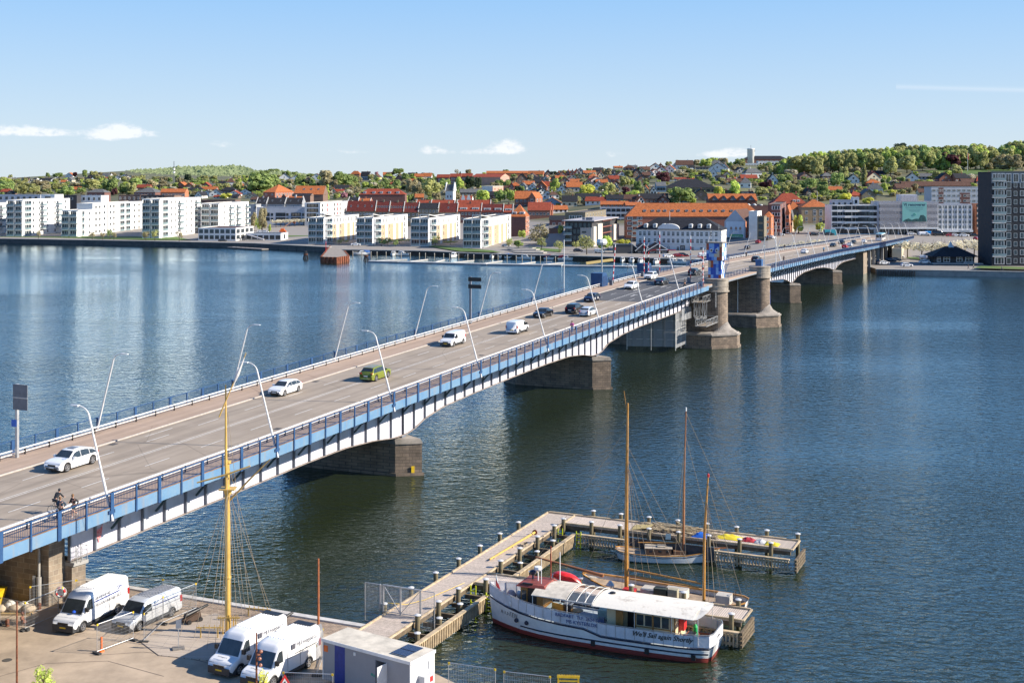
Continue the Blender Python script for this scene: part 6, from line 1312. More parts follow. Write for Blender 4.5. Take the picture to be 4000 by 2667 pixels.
for px,py,pw,ph,c,sh_,src in rest:
 Y=(1230 if src==2 else 1170)if src>=2 else ground_at(px,py,575);z=terr(px,Y)
 if src>=2 or abs(Y-2300)<1:z=CAMZ-(py-HZ)*Y/FOC
 k=Y/FOC;me=CR[sh_ if sh_!='tall' else 'round'][tr_rn.randrange(len(CR[sh_ if sh_!='tall' else 'round']))]
 b=rest_b.setdefault('gobnwpdky'.index(c),MB());b.X=Matrix.Translation(((px-2000)*k,Y,z+ph*k*.5))@Matrix.Rotation(tr_rn.uniform(0,6.28),4,'Z')@Matrix.Diagonal((pw*k/2*1.05,pw*k/2*1.05,ph*k/2*1.12,1))
 pol=me.polygons[:];V=me.vertices;st_=2
 for p in pol[tr_rn.randrange(3)::3]:
  cc=p.center;b.add([cc+(V[i].co-cc)*1.7 for i in p.vertices],[(0,1,2,3)])
big=MB();order=sorted(rest_b);mm=[]
for j,ci in enumerate(order):
 o_=len(big.v);s_=rest_b[ci];big.v+=s_.v;big.f+=[tuple(i+o_ for i in f)for f in s_.f];big.m+=[j]*len(s_.f);mm.append(leafmat('mass '+LEAF['gobnwpdky'[ci]][1].name,*{'g':((0.156,0.231,0.053),(0.312,0.394,0.090)),'o':((0.241,0.258,0.075),(0.426,0.422,0.135)),'b':((0.284,0.367,0.045),(0.511,0.585,0.083)),'n':((.26,.225,.11),(.40,.35,.18)),'w':((.42,.38,.26),(.62,.58,.45)),'p':((.06,.018,.025),(.16,.045,.055)),'d':((.03,.055,.03),(.075,.11,.05)),'k':((.40,.16,.2),(.55,.28,.32)),'y':((0.469,0.476,0.030),(0.600,0.600,0.053))}['gobnwpdky'[ci]]))
tag(big.build('garden_greenery',mm),'mass of small garden trees and hedges between the houses on the slopes','greenery',kind='stuff')
def forest():
 b=MB();rn=random.Random(9);Y0,Y1=2350,3300
 for i in range(11000):
  px=rn.uniform(470,1260);Y=rn.uniform(Y0,Y1)
  ridge=interp([(470,682),(520,664),(600,664),(660,656),(740,652),(900,648),(950,652),(1000,668),(1100,670),(1260,690)],px)
  zt=CAMZ-(ridge-HZ)*Y1/FOC;z=interp([(Y0,CAMZ-22*Y0/FOC+10),(Y1,zt)],Y)
  X=(px-2000)/FOC*Y
  c=Vector((X+rn.uniform(-3,3),Y,z-rn.uniform(0,7)+2.2*math.sin(X*.09)*math.cos(Y*.07)));s=rn.uniform(2.2,4.6)
  nrm=Vector((rn.gauss(.3,.6),rn.gauss(-.5,.5),rn.uniform(.2,1))).normalized();u=nrm.orthogonal().normalized();w_=nrm.cross(u)
  b.add([c-u*s-w_*s,c+u*s-w_*s*.8,c+u*s*.8+w_*s,c-u*s*.9+w_*s*.8],[(0,1,2,3)])
 return b
tag(forest().build('forest',leafmat('far wood',(.13,.17,.07),(.24,.28,.12))),'dense green wood covering the hill behind the radio mast','forest',kind='stuff')
def flat_tree(px,py,z,w_,h,col,kind,label,low=.2,grp='small trees by the far quays'):
 X,Y=W(px,py,z);tree(X,Y,z,w_,h,col,kind,label,grp,low=low)
for i in range(8):flat_tree(1078+i*18,892-i*.8,2.6,7.5,6.5,'w','flat',f'white blossoming tree in the row behind the boom lift, {ordw(i)} from the left',.35)
for i,(px,py,w_,h,c,k_)in enumerate([(3545,1006,9,8,'w','flat'),(3600,1012,9,8,'w','flat'),(3640,1012,9,8,'w','flat'),(3680,1005,9,8,'w','flat'),(3770,1000,9,8,'w','flat'),(3805,1008,9,8,'w','flat'),(3830,990,7,7,'w','flat')]):
 flat_tree(px,py,1.9,w_,h,c,k_,f'cream blossoming tree by the dark pavilion, {ordw(i)} from the left')
for i,(px,py,w_)in enumerate([(3080,985,7),(3120,978,7),(3155,972,8),(3190,968,7),(3050,990,6)]):
 flat_tree(px,py,4.5,w_,4.2,'w','flat',f'low cream blossoming shrub between the bridge and the street, number {ordw(i)} planted',.15)
for i,(px,py,w_,h,c)in enumerate([(2115,975,5,5.5,'o'),(2185,985,5,5,'o'),(2292,992,8.5,8,'o'),(2355,985,5,6,'b'),(2375,980,5,7,'b'),(2250,975,4,4,'o'),(2025,975,5,4,'g'),(1990,965,3,3,'o')]):
 flat_tree(px,py,1.9,w_,h,c,'sparse' if c=='o' else 'round',f'small leafy tree on the quay before the glass office, {ordw(i)} planted',.2)
for i,(px,py,w_,h)in enumerate([(1325,955,3,2.2),(1490,960,5,4),(1515,958,4,4),(1545,962,3,3),(1700,960,6,5),(1760,955,8,2.2),(1560,950,12,2.5),(1990,955,4,3.2),(1340,950,7,2)]):
 flat_tree(px,py,1.9,w_,h,'g' if i%2 else 'o','flat' if h<2.6 else 'sparse',f'low shrub at the foot of the glazed marina blocks, {ordw(i)} planted',.1)
for i,(px,py,w_,h,c)in enumerate([(150,935,2.5,5,'n'),(360,935,4,4,'n'),(400,936,3,4,'n'),(430,934,5,5,'g'),(445,937,3,4,'n'),(570,940,4,5,'n'),(605,941,4,6,'o'),(700,941,4,5,'n'),(850,890,2,3,'y'),(565,936,3,4,'o')]):
 flat_tree(px,py,2.0,w_,h,c,'sparse',f'thin young tree on the grass behind the sea wall, {ordw(i)} planted',.25)
def lawn(pts,z,name='lawn',dz=.02):
 b=MB();P=[]
 for px,py in pts:P.append((*W(px,py,z),z+dz))
 b.add(P,[tuple(range(len(P)))]);structure(b.build(name,mat('grass',(.10,.17,.02),.9,.3,.15,col2=(.055,.10,.018),bump=.3,bscale=8)))
lawn([(-200,926),(60,926),(250,929),(560,937),(750,938),(640,915),(360,907),(200,912),(-200,915)],2.0)
lawn([(400,910),(520,914),(560,934),(300,928)],2.0,dz=.04)
lawn([(1125,925),(1205,922),(1206,905),(1125,910)],2.1,dz=.04)
lawn([(1670,962),(1800,982),(1960,986),(1920,978),(1790,968),(1720,959)],2.0,dz=.05)
lawn([(2060,975),(2190,985),(2200,965),(2070,955)],1.9,dz=.05)
lawn([(3540,1008),(3610,1018),(3680,1005),(3560,990)],1.8,dz=.1)
lawn([(3800,1052),(4200,1062),(4200,1054),(3830,1044)],1.9,dz=.5)
b=MB();P=[]
for px,Y in((3700,1085),(3880,1085),(4150,1085),(4150,1195),(3880,1190),(3740,1170),(3600,1175)):
 P.append(((px-2000)/FOC*Y,Y,terr(px,Y)+.35))
b.add([P[0],P[1],P[4],P[5],P[6]],[(0,1,2,3,4)]);b.add([P[1],P[2],P[3],P[4]],[(0,1,2,3)]);structure(b.build('park_lawn',MATS['grass']))
fp=thing('flagpole','white flagpole with red pennant on the park lawn','flagpole',((3780-2000)/FOC*1140,1140,terr(3780,1140)))
b=MB();b.tube([(0,0,0),(0,0,17)],[.22,.12],8);b.build('pole',M_WHITE,fp);b=MB();b.hexa([(.15,0,11),(.9,0,10),(.9,.05,10),(.15,.05,11),(.15,0,16.6),(.8,0,15.6),(.8,.05,15.6),(.15,.05,16.6)]);b.build('pennant',M_RED,fp)
def paint(name,c,metal=.3,rough=.25):
 if name in MATS:return MATS[name]
 m=mat(name,c,rough,.03,2,metal=metal,spec=.6);m.node_tree.nodes['Principled BSDF'].inputs['Coat Weight'].default_value=.6
 m.node_tree.nodes['Principled BSDF'].inputs['Coat Roughness'].default_value=.06;return m
PROF={'hatch':dict(L=4.35,W=1.78,H=1.47,belt=.63,top=[(0,.34),(.012,.46),(.05,.54),(.12,.60),(.24,.66),(.40,.955),(.50,1.0),(.65,.995),(.82,.94),(.93,.74),(.985,.62),(1,.36)],ws=(.255,.395),rs=(.845,.925),side=(.30,.90),wheels=(.185,.80),wr=.32),'suv':dict(L=4.5,W=1.85,H=1.63,belt=.62,top=[(0,.36),(.012,.50),(.05,.58),(.12,.63),(.24,.68),(.37,.94),(.46,.995),(.62,1.0),(.85,.965),(.94,.72),(.985,.60),(1,.36)],ws=(.255,.365),rs=(.865,.935),side=(.29,.92),wheels=(.185,.80),wr=.36),'crossover':dict(L=4.64,W=1.89,H=1.6,belt=.60,top=[(0,.33),(.012,.47),(.05,.55),(.14,.60),(.25,.64),(.41,.96),(.52,1.0),(.68,.985),(.88,.86),(.955,.68),(.99,.6),(1,.34)],ws=(.265,.40),rs=(.885,.945),side=(.31,.93),wheels=(.18,.83),wr=.38),'sedan':dict(L=4.7,W=1.82,H=1.44,belt=.64,top=[(0,.34),(.012,.48),(.06,.57),(.14,.62),(.28,.67),(.42,.95),(.52,1.0),(.66,.975),(.82,.74),(.96,.68),(.99,.6),(1,.36)],ws=(.295,.41),rs=(.68,.81),side=(.33,.80),wheels=(.185,.80),wr=.33),'smallvan':dict(L=4.5,W=1.85,H=1.85,belt=.58,top=[(0,.30),(.012,.42),(.05,.48),(.14,.53),(.22,.57),(.335,.91),(.40,.965),(.55,1.0),(.965,.985),(.99,.93),(1,.30)],ws=(.235,.33),rs=None,side=(.27,.45),wheels=(.18,.81),wr=.32),'van':dict(L=5.3,W=1.95,H=1.95,belt=.56,top=[(0,.28),(.012,.40),(.05,.46),(.12,.51),(.18,.55),(.30,.92),(.36,.975),(.5,1.0),(.97,.985),(.99,.94),(1,.28)],ws=(.195,.295),rs=None,side=(.225,.40),wheels=(.17,.79),wr=.33),'bigvan':dict(L=6.1,W=2.05,H=2.5,belt=.52,top=[(0,.22),(.01,.33),(.04,.385),(.10,.425),(.145,.45),(.245,.80),(.29,.92),(.36,.975),(.5,1.0),(.975,.99),(.993,.96),(1,.24)],ws=(.150,.243),rs=None,side=(.172,.325),wheels=(.155,.775),wr=.35)}
def pinterp(T,v):return interp(T,v)
def vehicle(kind,name,label,cat,col,pos,ang,group=None,pitch=0,L=None,H=None,detail=1,window_col=None,yellow_plate=False,lower=None,roofcol=None,rails=False):
 P=dict(PROF[kind]);L=L or P['L'];H=H or P['H'];Wd=P['W'];hw=Wd/2;belt=P['belt']*H;T=P['top'];sill=.22 if kind not in('bigvan','van')else .30
 r=thing(name,label,cat,pos,ang,group)
 if pitch:r.rotation_euler=(0,-pitch,ang)
 X=lambda f:L/2-f*L
 wx=[P['wheels'][0],P['wheels'][1]];wr=P['wr'];van='van' in kind
 xs=set([a for a,_ in T]+[i/26 for i in range(27)])
 for w_ in wx:
  for k in(-1.22,-1.0,-.75,-.4,0,.4,.75,1.0,1.22):xs.add(round(w_+k*wr*1.0/L,4))
 xs=sorted(x for x in xs if 0<=x<=1)
 def low(f):
  z=sill+(.08 if f<.03 or f>.97 else 0)
  for w_ in wx:
   d=(f-w_)*L;R_=wr*1.17
   if abs(d)<R_:z=max(z,wr+math.sqrt(R_*R_-d*d)*.97)
  return z
 def wid(f):
  e=1
  if f<.07:e=.86+.14*math.sqrt(f/.07)
  if f>.95 and not van:e=.90+.10*math.sqrt((1-f)/.05)
  return hw*e
 tum=.09 if van else .20
 def sec(f):
  zt=pinterp(T,f)*H;w_=wid(f);lo=low(f);zb=min(belt,zt-.02);zm=max(lo+.02,min(.45*belt+.12,zb-.03));lo=min(lo,zm-.01)
  kk=max(0,(zt-belt)/(H-belt));tw=w_*(.965-tum*kk)
  sh_=.05+.05*kk
  zs=max(zb+.005,zt-sh_)
  return[(w_*.955,lo),(w_,zm),(w_*.975,zb),(tw,zs),(tw*.88,zt-.012),(tw*.5,zt),(0,zt+.008)]
 b=MB();n=13;vs=[]
 for f in xs:
  s_=sec(f);x=X(f);vs+=[(x,y,z)for y,z in s_]+[(x,-y,z)for y,z in reversed(s_[:-1])]
 fs=[];ms=[]
 for i in range(len(xs)-1):
  for j in range(n-1):fs.append((i*n+j,(i+1)*n+j,(i+1)*n+j+1,i*n+j+1))
 fs.append(tuple(range(n-1,-1,-1)));fs.append(tuple((len(xs)-1)*n+k for k in range(n)))
 b.add(vs,fs);o=b.build('body',col,r,True)
 b=MB();b.box(-L/2+.25,L/2-.25,-hw*.88,hw*.88,.16,sill+.22);b.build('underbody',M_BLACK,r)
 def side_y(f,z):
  s_=sec(f)
  for(y0,z0),(y1,z1)in zip(s_,s_[1:]):
   if z0<=z<=z1:return y0+(y1-y0)*(z-z0)/max(1e-6,z1-z0)
  return s_[3][0]
 gl=window_col or M_CARGLASS
 def screen(f0,f1,nm):
  b=MB();pts=[]
  for f in(f0,(f0+f1)/2,f1):
   zt=pinterp(T,f)*H;s_=sec(f);yy=s_[4][0]*.99;pts.append((X(f),yy,zt))
  d=Vector((X(f1)-X(f0),0,pts[2][2]-pts[0][2])).normalized();nn=Vector((d.z,0,-d.x));nn=nn if nn.z>0 else-nn
  for i in range(3):
   x,y,z=pts[i];b.v.append(tuple(Vector((x,y,z))+nn*.012));b.v.append(tuple(Vector((x,y*.5,z+.006))+nn*.016));b.v.append(tuple(Vector((x,-y*.5,z+.006))+nn*.016));b.v.append(tuple(Vector((x,-y,z))+nn*.012))
  for i in range(2):
   for j in range(3):b.f.append((i*4+j,i*4+j+1,(i+1)*4+j+1,(i+1)*4+j));b.m.append(0)
  b.build(nm,gl,r,True)
 screen(P['ws'][0],P['ws'][1],'windscreen')
 if P['rs']:screen(P['rs'][0],P['rs'][1],'rear_window')
 a0,a1=P['side'];cuts=[a0,a0+(a1-a0)*.36,a0+(a1-a0)*.38,a0+(a1-a0)*.72,a0+(a1-a0)*.74,a1]if not van else[a0,a1]
 for sg in(-1,1):
  for c0,c1 in zip(cuts[0::2],cuts[1::2]):
   b=MB();k=5;vs=[]
   for i in range(k+1):
    f=c0+(c1-c0)*i/k;zt=pinterp(T,f)*H;z1=max(belt+.05,zt-.12);z0=belt+.015
    if van:z1=min(z1,belt+(.72 if kind=='bigvan' else .52))
    z1=min(z1,H*.93)
    for z in(z0,z1):vs.append((X(f),sg*(side_y(f,z)+.012),z))
   fs=[(2*i,2*i+2,2*i+3,2*i+1)if sg<0 else(2*i,2*i+1,2*i+3,2*i+2)for i in range(k)]
   b.add(vs,fs);b.build('side_window',gl,r)
 rim=mat('alloy rim',(.42,.42,.43),.35,.1,5,metal=.7)
 for w_ in wx:
  for sg in(-1,1):
   if 'tyre%.2f%d'%(wr,sg)not in UNIT:
    b=MB();b.X=Matrix.Rotation(R(90),4,'X');b.lathe([(wr*.66,-.11),(wr*.94,-.11),(wr,-.08),(wr,.08),(wr*.94,.11),(wr*.66,.11)],20);UNIT['tyre%.2f%d'%(wr,sg)]=b.mesh('wheel',[M_RUBBER],True)
    c=MB();yy=sg*.10;c.X=Matrix.Rotation(R(90),4,'X')
    c.lathe([(wr*.16,-.112*(1 if sg>0 else-1)),(wr*.05,-.118*(1 if sg>0 else-1))],8)
    for k in range(5):
     an=2*math.pi*k/5;c.bar((wr*.1*math.cos(an),wr*.1*math.sin(an),-.108*sg),(wr*.62*math.cos(an),wr*.62*math.sin(an),-.108*sg),.07,.02,up=(0,0,1))
    c.X=None;c.torus((0,sg*.105,0),wr*.63,.022,'y',20,5)
    UNIT['rim%.2f%d'%(wr,sg)]=c.mesh('rim',[rim])
   w=link('wheel',UNIT['tyre%.2f%d'%(wr,sg)],r,(X(w_),sg*(hw-.125),wr));link('rim',UNIT['rim%.2f%d'%(wr,sg)],w)
 hl=mat('headlamp glass',(.22,.24,.26),.08,.3,9,spec=.9);tlm=mat('tail lamp red',(.35,.01,.01),.2,.05,3,spec=.8)
 zf=pinterp(T,.02)*H;zr=.56*H if not van else .45*H
 for sg in(-1,1):
  b=MB();y=sg*hw*.66
  b.hexa([(X(.012)+.01,y-.2,zf-.13),(X(.012)+.01,y+.2,zf-.13),(X(.07),y+.2,zf-.07),(X(.07),y-.2,zf-.07),(X(.02)+.01,y-.2,zf+.0),(X(.02)+.01,y+.2,zf+.0),(X(.09),y+.2,zf+.075),(X(.09),y-.2,zf+.075)]);b.build('headlight',hl,r)
  b=MB();y=sg*(hw*(.80 if not van else .93));dz=.16 if not van else .45
  b.box(-L/2-.012,-L/2+.22,y-.13 if not van else y-.06,y+.10 if not van else y+.06,zr,zr+dz);b.build('taillight',tlm,r)
  b=MB();f=P['side'][0]+.015;y=sg*(side_y(f,belt)+.01);b.box(X(f)-.12,X(f)+.06,min(y,y+sg*.24),max(y,y+sg*.24),belt+.02,belt+(.18 if not van else .32));b.build('mirror',M_BLACK if van else col,r)
 b=MB();b.box(L/2-.05,L/2+.012,-hw*.42,hw*.42,zf-.20,zf-.08);b.box(L/2-.05,L/2+.010,-hw*.62,hw*.62,.28,.42);b.build('grille',M_BLACK,r)
 if van:
  b=MB()
  for w_ in wx:
   for sg in(-1,1):
    arc_=[(X(w_)+wr*1.2*math.cos(a_),sg*(hw+.004),wr+wr*1.17*math.sin(a_))for a_ in[math.pi*i/8 for i in range(9)]];b.tube(arc_,.035,5)
  b.build('arch_trim',mat('grey plastic',(.04,.042,.045),.6),r)
  b=MB()
  for f in(.40,.62):
   for sg in(-1,1):b.box(X(f)-.012,X(f)+.012,min(sg*(hw-.02),sg*(hw+.004)),max(sg*(hw-.02),sg*(hw+.004)),sill+.25,H*.80)
  for sg in(-1,1):b.box(X(.97),X(.42),min(sg*(hw*.94),sg*(hw+.006)),max(sg*(hw*.94),sg*(hw+.006)),belt+.02,belt+.04)
  b.build('door_seam',mat('panel gap',(.18,.18,.19),.6),r)
 pl=M_YELL if yellow_plate else M_WHITE
 b=MB();b.box(L/2+.013,L/2+.024,-.26,.26,.42,.52);b.build('number_plate',pl,r)
 b=MB();b.box(-L/2-.022,-L/2-.004,-.26,.26,zr-.28,zr-.16);b.build('number_plate',pl,r)
 if van or lower:
  lm=MATS.get('black paint');b=MB();b.hexa([(L/2-.5,-hw*1.0,.2),(L/2+.02,-hw*.86,.2),(L/2+.02,hw*.86,.2),(L/2-.5,hw*1.0,.2),(L/2-.5,-hw*1.0,zf-.22),(L/2+.02,-hw*.86,zf-.22),(L/2+.02,hw*.86,zf-.22),(L/2-.5,hw*1.0,zf-.22)])if van else b.box(L/2-.32,L/2+.008,-hw*.9,hw*.9,.2,.34);b.build('bumper',mat('grey plastic',(.04,.042,.045),.6),r)
  b=MB()
  for sg in(-1,1):b.box(X(wx[1])+wr*1.25,X(wx[0])-wr*1.25,min(sg*hw*.97,sg*(hw+.015)),max(sg*hw*.97,sg*(hw+.015)),sill,sill+.2)
  b.build('sill_trim',mat('grey plastic',(.04,.042,.045),.6),r)
 if van and kind!='smallvan' or roofcol:
  b=MB()
  for i in range(7):
   y=-hw*.6+hw*1.2*i/6;b.box(-L/2+.35,X(.42),y-.02,y+.02,H-.01,H+.022)
  b.build('roof_rib',roofcol or col,r)
 r['vehdims']=(L,Wd,H)
 return r
C_WHITE=paint('car white',(.80,.80,.80),0,.25);C_BLACK=paint('car black',(.012,.012,.014),.2,.2);C_GREEN=paint('car lime green',(.24,.28,.03),.3);C_GREY=paint('car silver grey',(.27,.28,.31),.6)
C_NAVY=paint('car navy',(.012,.017,.045),.3);C_DGREY=paint('car dark grey',(.06,.065,.07),.5);C_RED=paint('car red',(.45,.015,.015),.2);C_SILVER=paint('car silver',(.66,.68,.70),.25);C_BLUE=paint('van blue',(.02,.25,.6),.1)
def on_bridge(s,t,out=True,**k):
 sl=(deckz(s+2)-deckz(s-2))/4;ang=BROT if out else BROT+math.pi
 return dict(pos=B(s,t,deckz(s)-.016),ang=ang,pitch=math.atan(sl)*(1 if out else-1))
def bcar(kind,s,t,out,col,label,name='car',cat='car',**k):
 q=on_bridge(s,t,out);return vehicle(kind,name,label,cat,col,q['pos'],q['ang'],'vehicles driving over the bridge',q['pitch'],**k)
v=bcar('crossover',84.2,-77.5,False,C_WHITE,'white electric crossover with black wheels, nearest car on the bridge')
b=MB();b.box(-.5,.1,-.35,.35,1.59,1.63);b.build('roof_pod',M_GIRD_D,v)
text('O',.5,mat('decal blue',(.02,.2,.5),.4),v,(1.45,.25,1.02),(0,R(-4),R(90)),ext=.002)
bcar('hatch',119,-79.3,False,C_WHITE,'white hatchback behind the nearest crossover, coming towards the near quay')
bcar('suv',130.3,-74.4,True,C_GREEN,'lime green car driving away up the bridge',roofcol=M_GIRD_D)
v=bcar('smallvan',157.3,-77.7,False,C_WHITE,'white panel van with a roof rail coming down the bridge','delivery_van','van',yellow_plate=True)
bcar('smallvan',171.6,-74.2,True,C_WHITE,'white small van driving away, level with the pedestrian in pink','delivery_van','van',yellow_plate=True)
bcar('sedan',189.5,-77.5,False,C_BLACK,'black saloon coming down the bridge alone in its lane')
bcar('suv',196.0,-74.6,True,C_BLACK,'black estate car driving away beside the silver car',lower=1)
bcar('hatch',193.5,-71.3,True,C_SILVER,'silver hatchback in the outer lane beside the black estate')
v=bcar('hatch',212.5,-77.6,False,C_NAVY,'dark navy hatchback with white stickers on its doors')
for x in(.9,-.6):b=MB();b.lathe([(.2,0),(.01,.01)],10);b.build('sticker',M_WHITE,v,loc=(x,.905,.62)).rotation_euler=(R(-90),0,0)
bcar('hatch',235.4,-77.9,False,C_WHITE,'small white car on the lighter asphalt before the tower')
bcar('suv',256.5,-80.6,False,C_WHITE,'white off road car near the far kerb beside the control tower')
bcar('sedan',246,-75.1,True,C_DGREY,'dark grey car crossing the tower shadow away from the camera')
bcar('suv',272,-75.6,True,C_DGREY,'dark grey car on the fresh black asphalt left of the tower')
bcar('suv',331,-75.4,True,C_BLACK,'black car partly behind the cabinet on the second round pier')
bcar('hatch',391,-74.3,True,C_WHITE,'white car alone beyond the second round pier')
bcar('sedan',462,-77.8,False,C_BLACK,'black car at the left of the queue near the far bridge end')
bcar('suv',494,-80.0,False,C_BLACK,'black car behind the queue near the far kerb')
bcar('hatch',503,-77.0,False,C_DGREY,'dark grey car at the back of the queue on the far slope')
bcar('hatch',448,-71.4,True,C_RED,'dark red car in the outer lane by the far lamps')
bcar('sedan',470,-73.2,True,C_SILVER,'silver white car in front of the dark red one')
bcar('hatch',517,-75.0,True,C_WHITE,'white hatchback a little behind the bus')
q=on_bridge(552,-73.4,True)
bus=thing('bus','white city bus with big dark windows leaving the far bridge end','bus',q['pos'],q['ang'],'vehicles driving over the bridge')
b=MB();b.hexa([(-6,-1.27,.35),(6,-1.27,.35),(6,1.27,.35),(-6,1.27,.35),(-6,-1.22,3.0),(5.9,-1.22,3.0),(5.9,1.22,3.0),(-6,1.22,3.0)]);b.build('body',C_WHITE,bus)
b=MB();b.box(-5.7,5.7,-1.15,1.15,3.003,3.2);b.build('roof',mat('bus roof blue',(.2,.45,.55),.4),bus)
b=MB();b.box(-6.03,-6.003,-1.05,1.05,1.5,2.8);b.build('rear_window',M_CARGLASS,bus)
for sg in(-1,1):b=MB();b.box(-5.7,5.4,sg*1.262-.02,sg*1.262+.02,1.4,2.6);b.build('side_window',M_CARGLASS,bus)
for x in(-3.5,3.6):
 for sg in(-1,1):b=MB();b.X=Matrix.Rotation(R(90),4,'X');b.lathe([(.45,-.15),(.5,-.1),(.5,.1),(.45,.15)],16);b.build('wheel',M_RUBBER,bus,loc=(x,sg*1.14,.5))
for sg in(-1,1):b=MB();b.box(-6.05,-6.003,sg*1.0-.12,sg*1.0+.12,.8,1.3);b.build('taillight',mat('tail lamp red',(.35,.01,.01),.2),bus)
def by_wheel(kind,px,py,deg,L=None):
 P=PROF[kind];L=L or P['L'];a=R(deg);d=Vector((math.cos(a),math.sin(a)));nn=Vector((-d.y,d.x))
 p=Vector(W(px,py,QZ));c=p-d*(L/2-P['wheels'][0]*L)-nn*(P['W']/2-.1);return(c.x,c.y,QZ+.01),a
pos,a=by_wheel('bigvan',322,2466,-110,6.2)
v1=vehicle('bigvan','panel_van','long white high roof van with blue company lettering by the abutment','van',C_WHITE,pos,a,L=6.2,yellow_plate=True,roofcol=M_WHITE_D,H=2.55)
INK_B=mat('lettering blue',(.02,.05,.22),.5);INK_G=mat('lettering grey',(.12,.12,.14),.5)
LSIDE=(R(90),0,R(180))
text('Skandinavisk',.36,INK_G,v1,(.9,1.045,1.86),(R(87),0,R(180)),shear=.2);text('Industrimontage A/S',.36,INK_G,v1,(.9,1.06,1.36),(R(87),0,R(180)),shear=.2)
b=MB();b.box(-1.9,.9,1.03,1.052,1.70,1.78);b.build('stripe',INK_B,v1);text('SIM',.42,INK_B,v1,(-1.6,1.04,1.86),(R(87),0,R(180)),shear=.2)
b=MB();b.lathe([(.14,0),(.12,.1),(.03,.15)],10);b.build('blue_helmet',mat('helmet blue',(.02,.1,.6),.4),v1,loc=(2.15,.2,1.28))
pos,a=by_wheel('van',543,2463,-117)
v2=vehicle('van','panel_van','silver grey medium van with dark ribbed roof inside the mesh fence','van',C_SILVER,pos,a,yellow_plate=True,roofcol=mat('dark roof',(.05,.06,.09),.5))
b=MB();b.box(-2.2,.3,.955,.972,1.36,1.42);b.build('stripe',INK_B,v2)
for(px,py,lab)in((934,2636,'white high roof van with grey logo, left one of the pair behind the site hut'),(1064,2684,'white high roof van with grey logo, right one of the pair, behind the rusty pole')):
 pos,a=by_wheel('bigvan',px,py,-118,5.9)
 v=vehicle('bigvan','panel_van',lab,'van',C_WHITE,pos,a,'pair of white contractor vans',L=5.9,yellow_plate=True)
 text('MTHøjgaard',.42,INK_G,v,(-.35,1.035,1.82),(R(87),0,R(180)));b=MB();b.box(.02,.17,1.0,1.045,1.78,2.12);b.box(-.18,-.03,1.0,1.045,1.78,2.12);b.X=None;b.build('logo',INK_G,v)
 text('MTHøjgaard',.15,INK_G,v,(2.58,-.42,1.155),(R(14),0,R(90)))
 b=MB();b.torus((2.945,0,.80),.10,.018,'x',4,4);b.build('badge',M_STEEL,v)
 b=MB()
 for i in range(3):b.box(2.93,2.96,-.5,.5,.62+.08*i,.645+.08*i)
 b.build('grille_bar',M_STEEL,v)
 b=MB();b.hexa([(-2.75,-.7,2.5),(-2.2,-.7,2.51),(-2.2,.7,2.51),(-2.75,.7,2.5),(-2.75,-.7,2.56),(-2.2,-.7,2.56),(-2.2,.7,2.56),(-2.75,.7,2.56)]);b.build('roof_spoiler',M_BLACK,v)
 b=MB();b.box(-2.45,-.2,1.02,1.04,1.42,1.47);b.build('door_rail',M_BLACK,v)
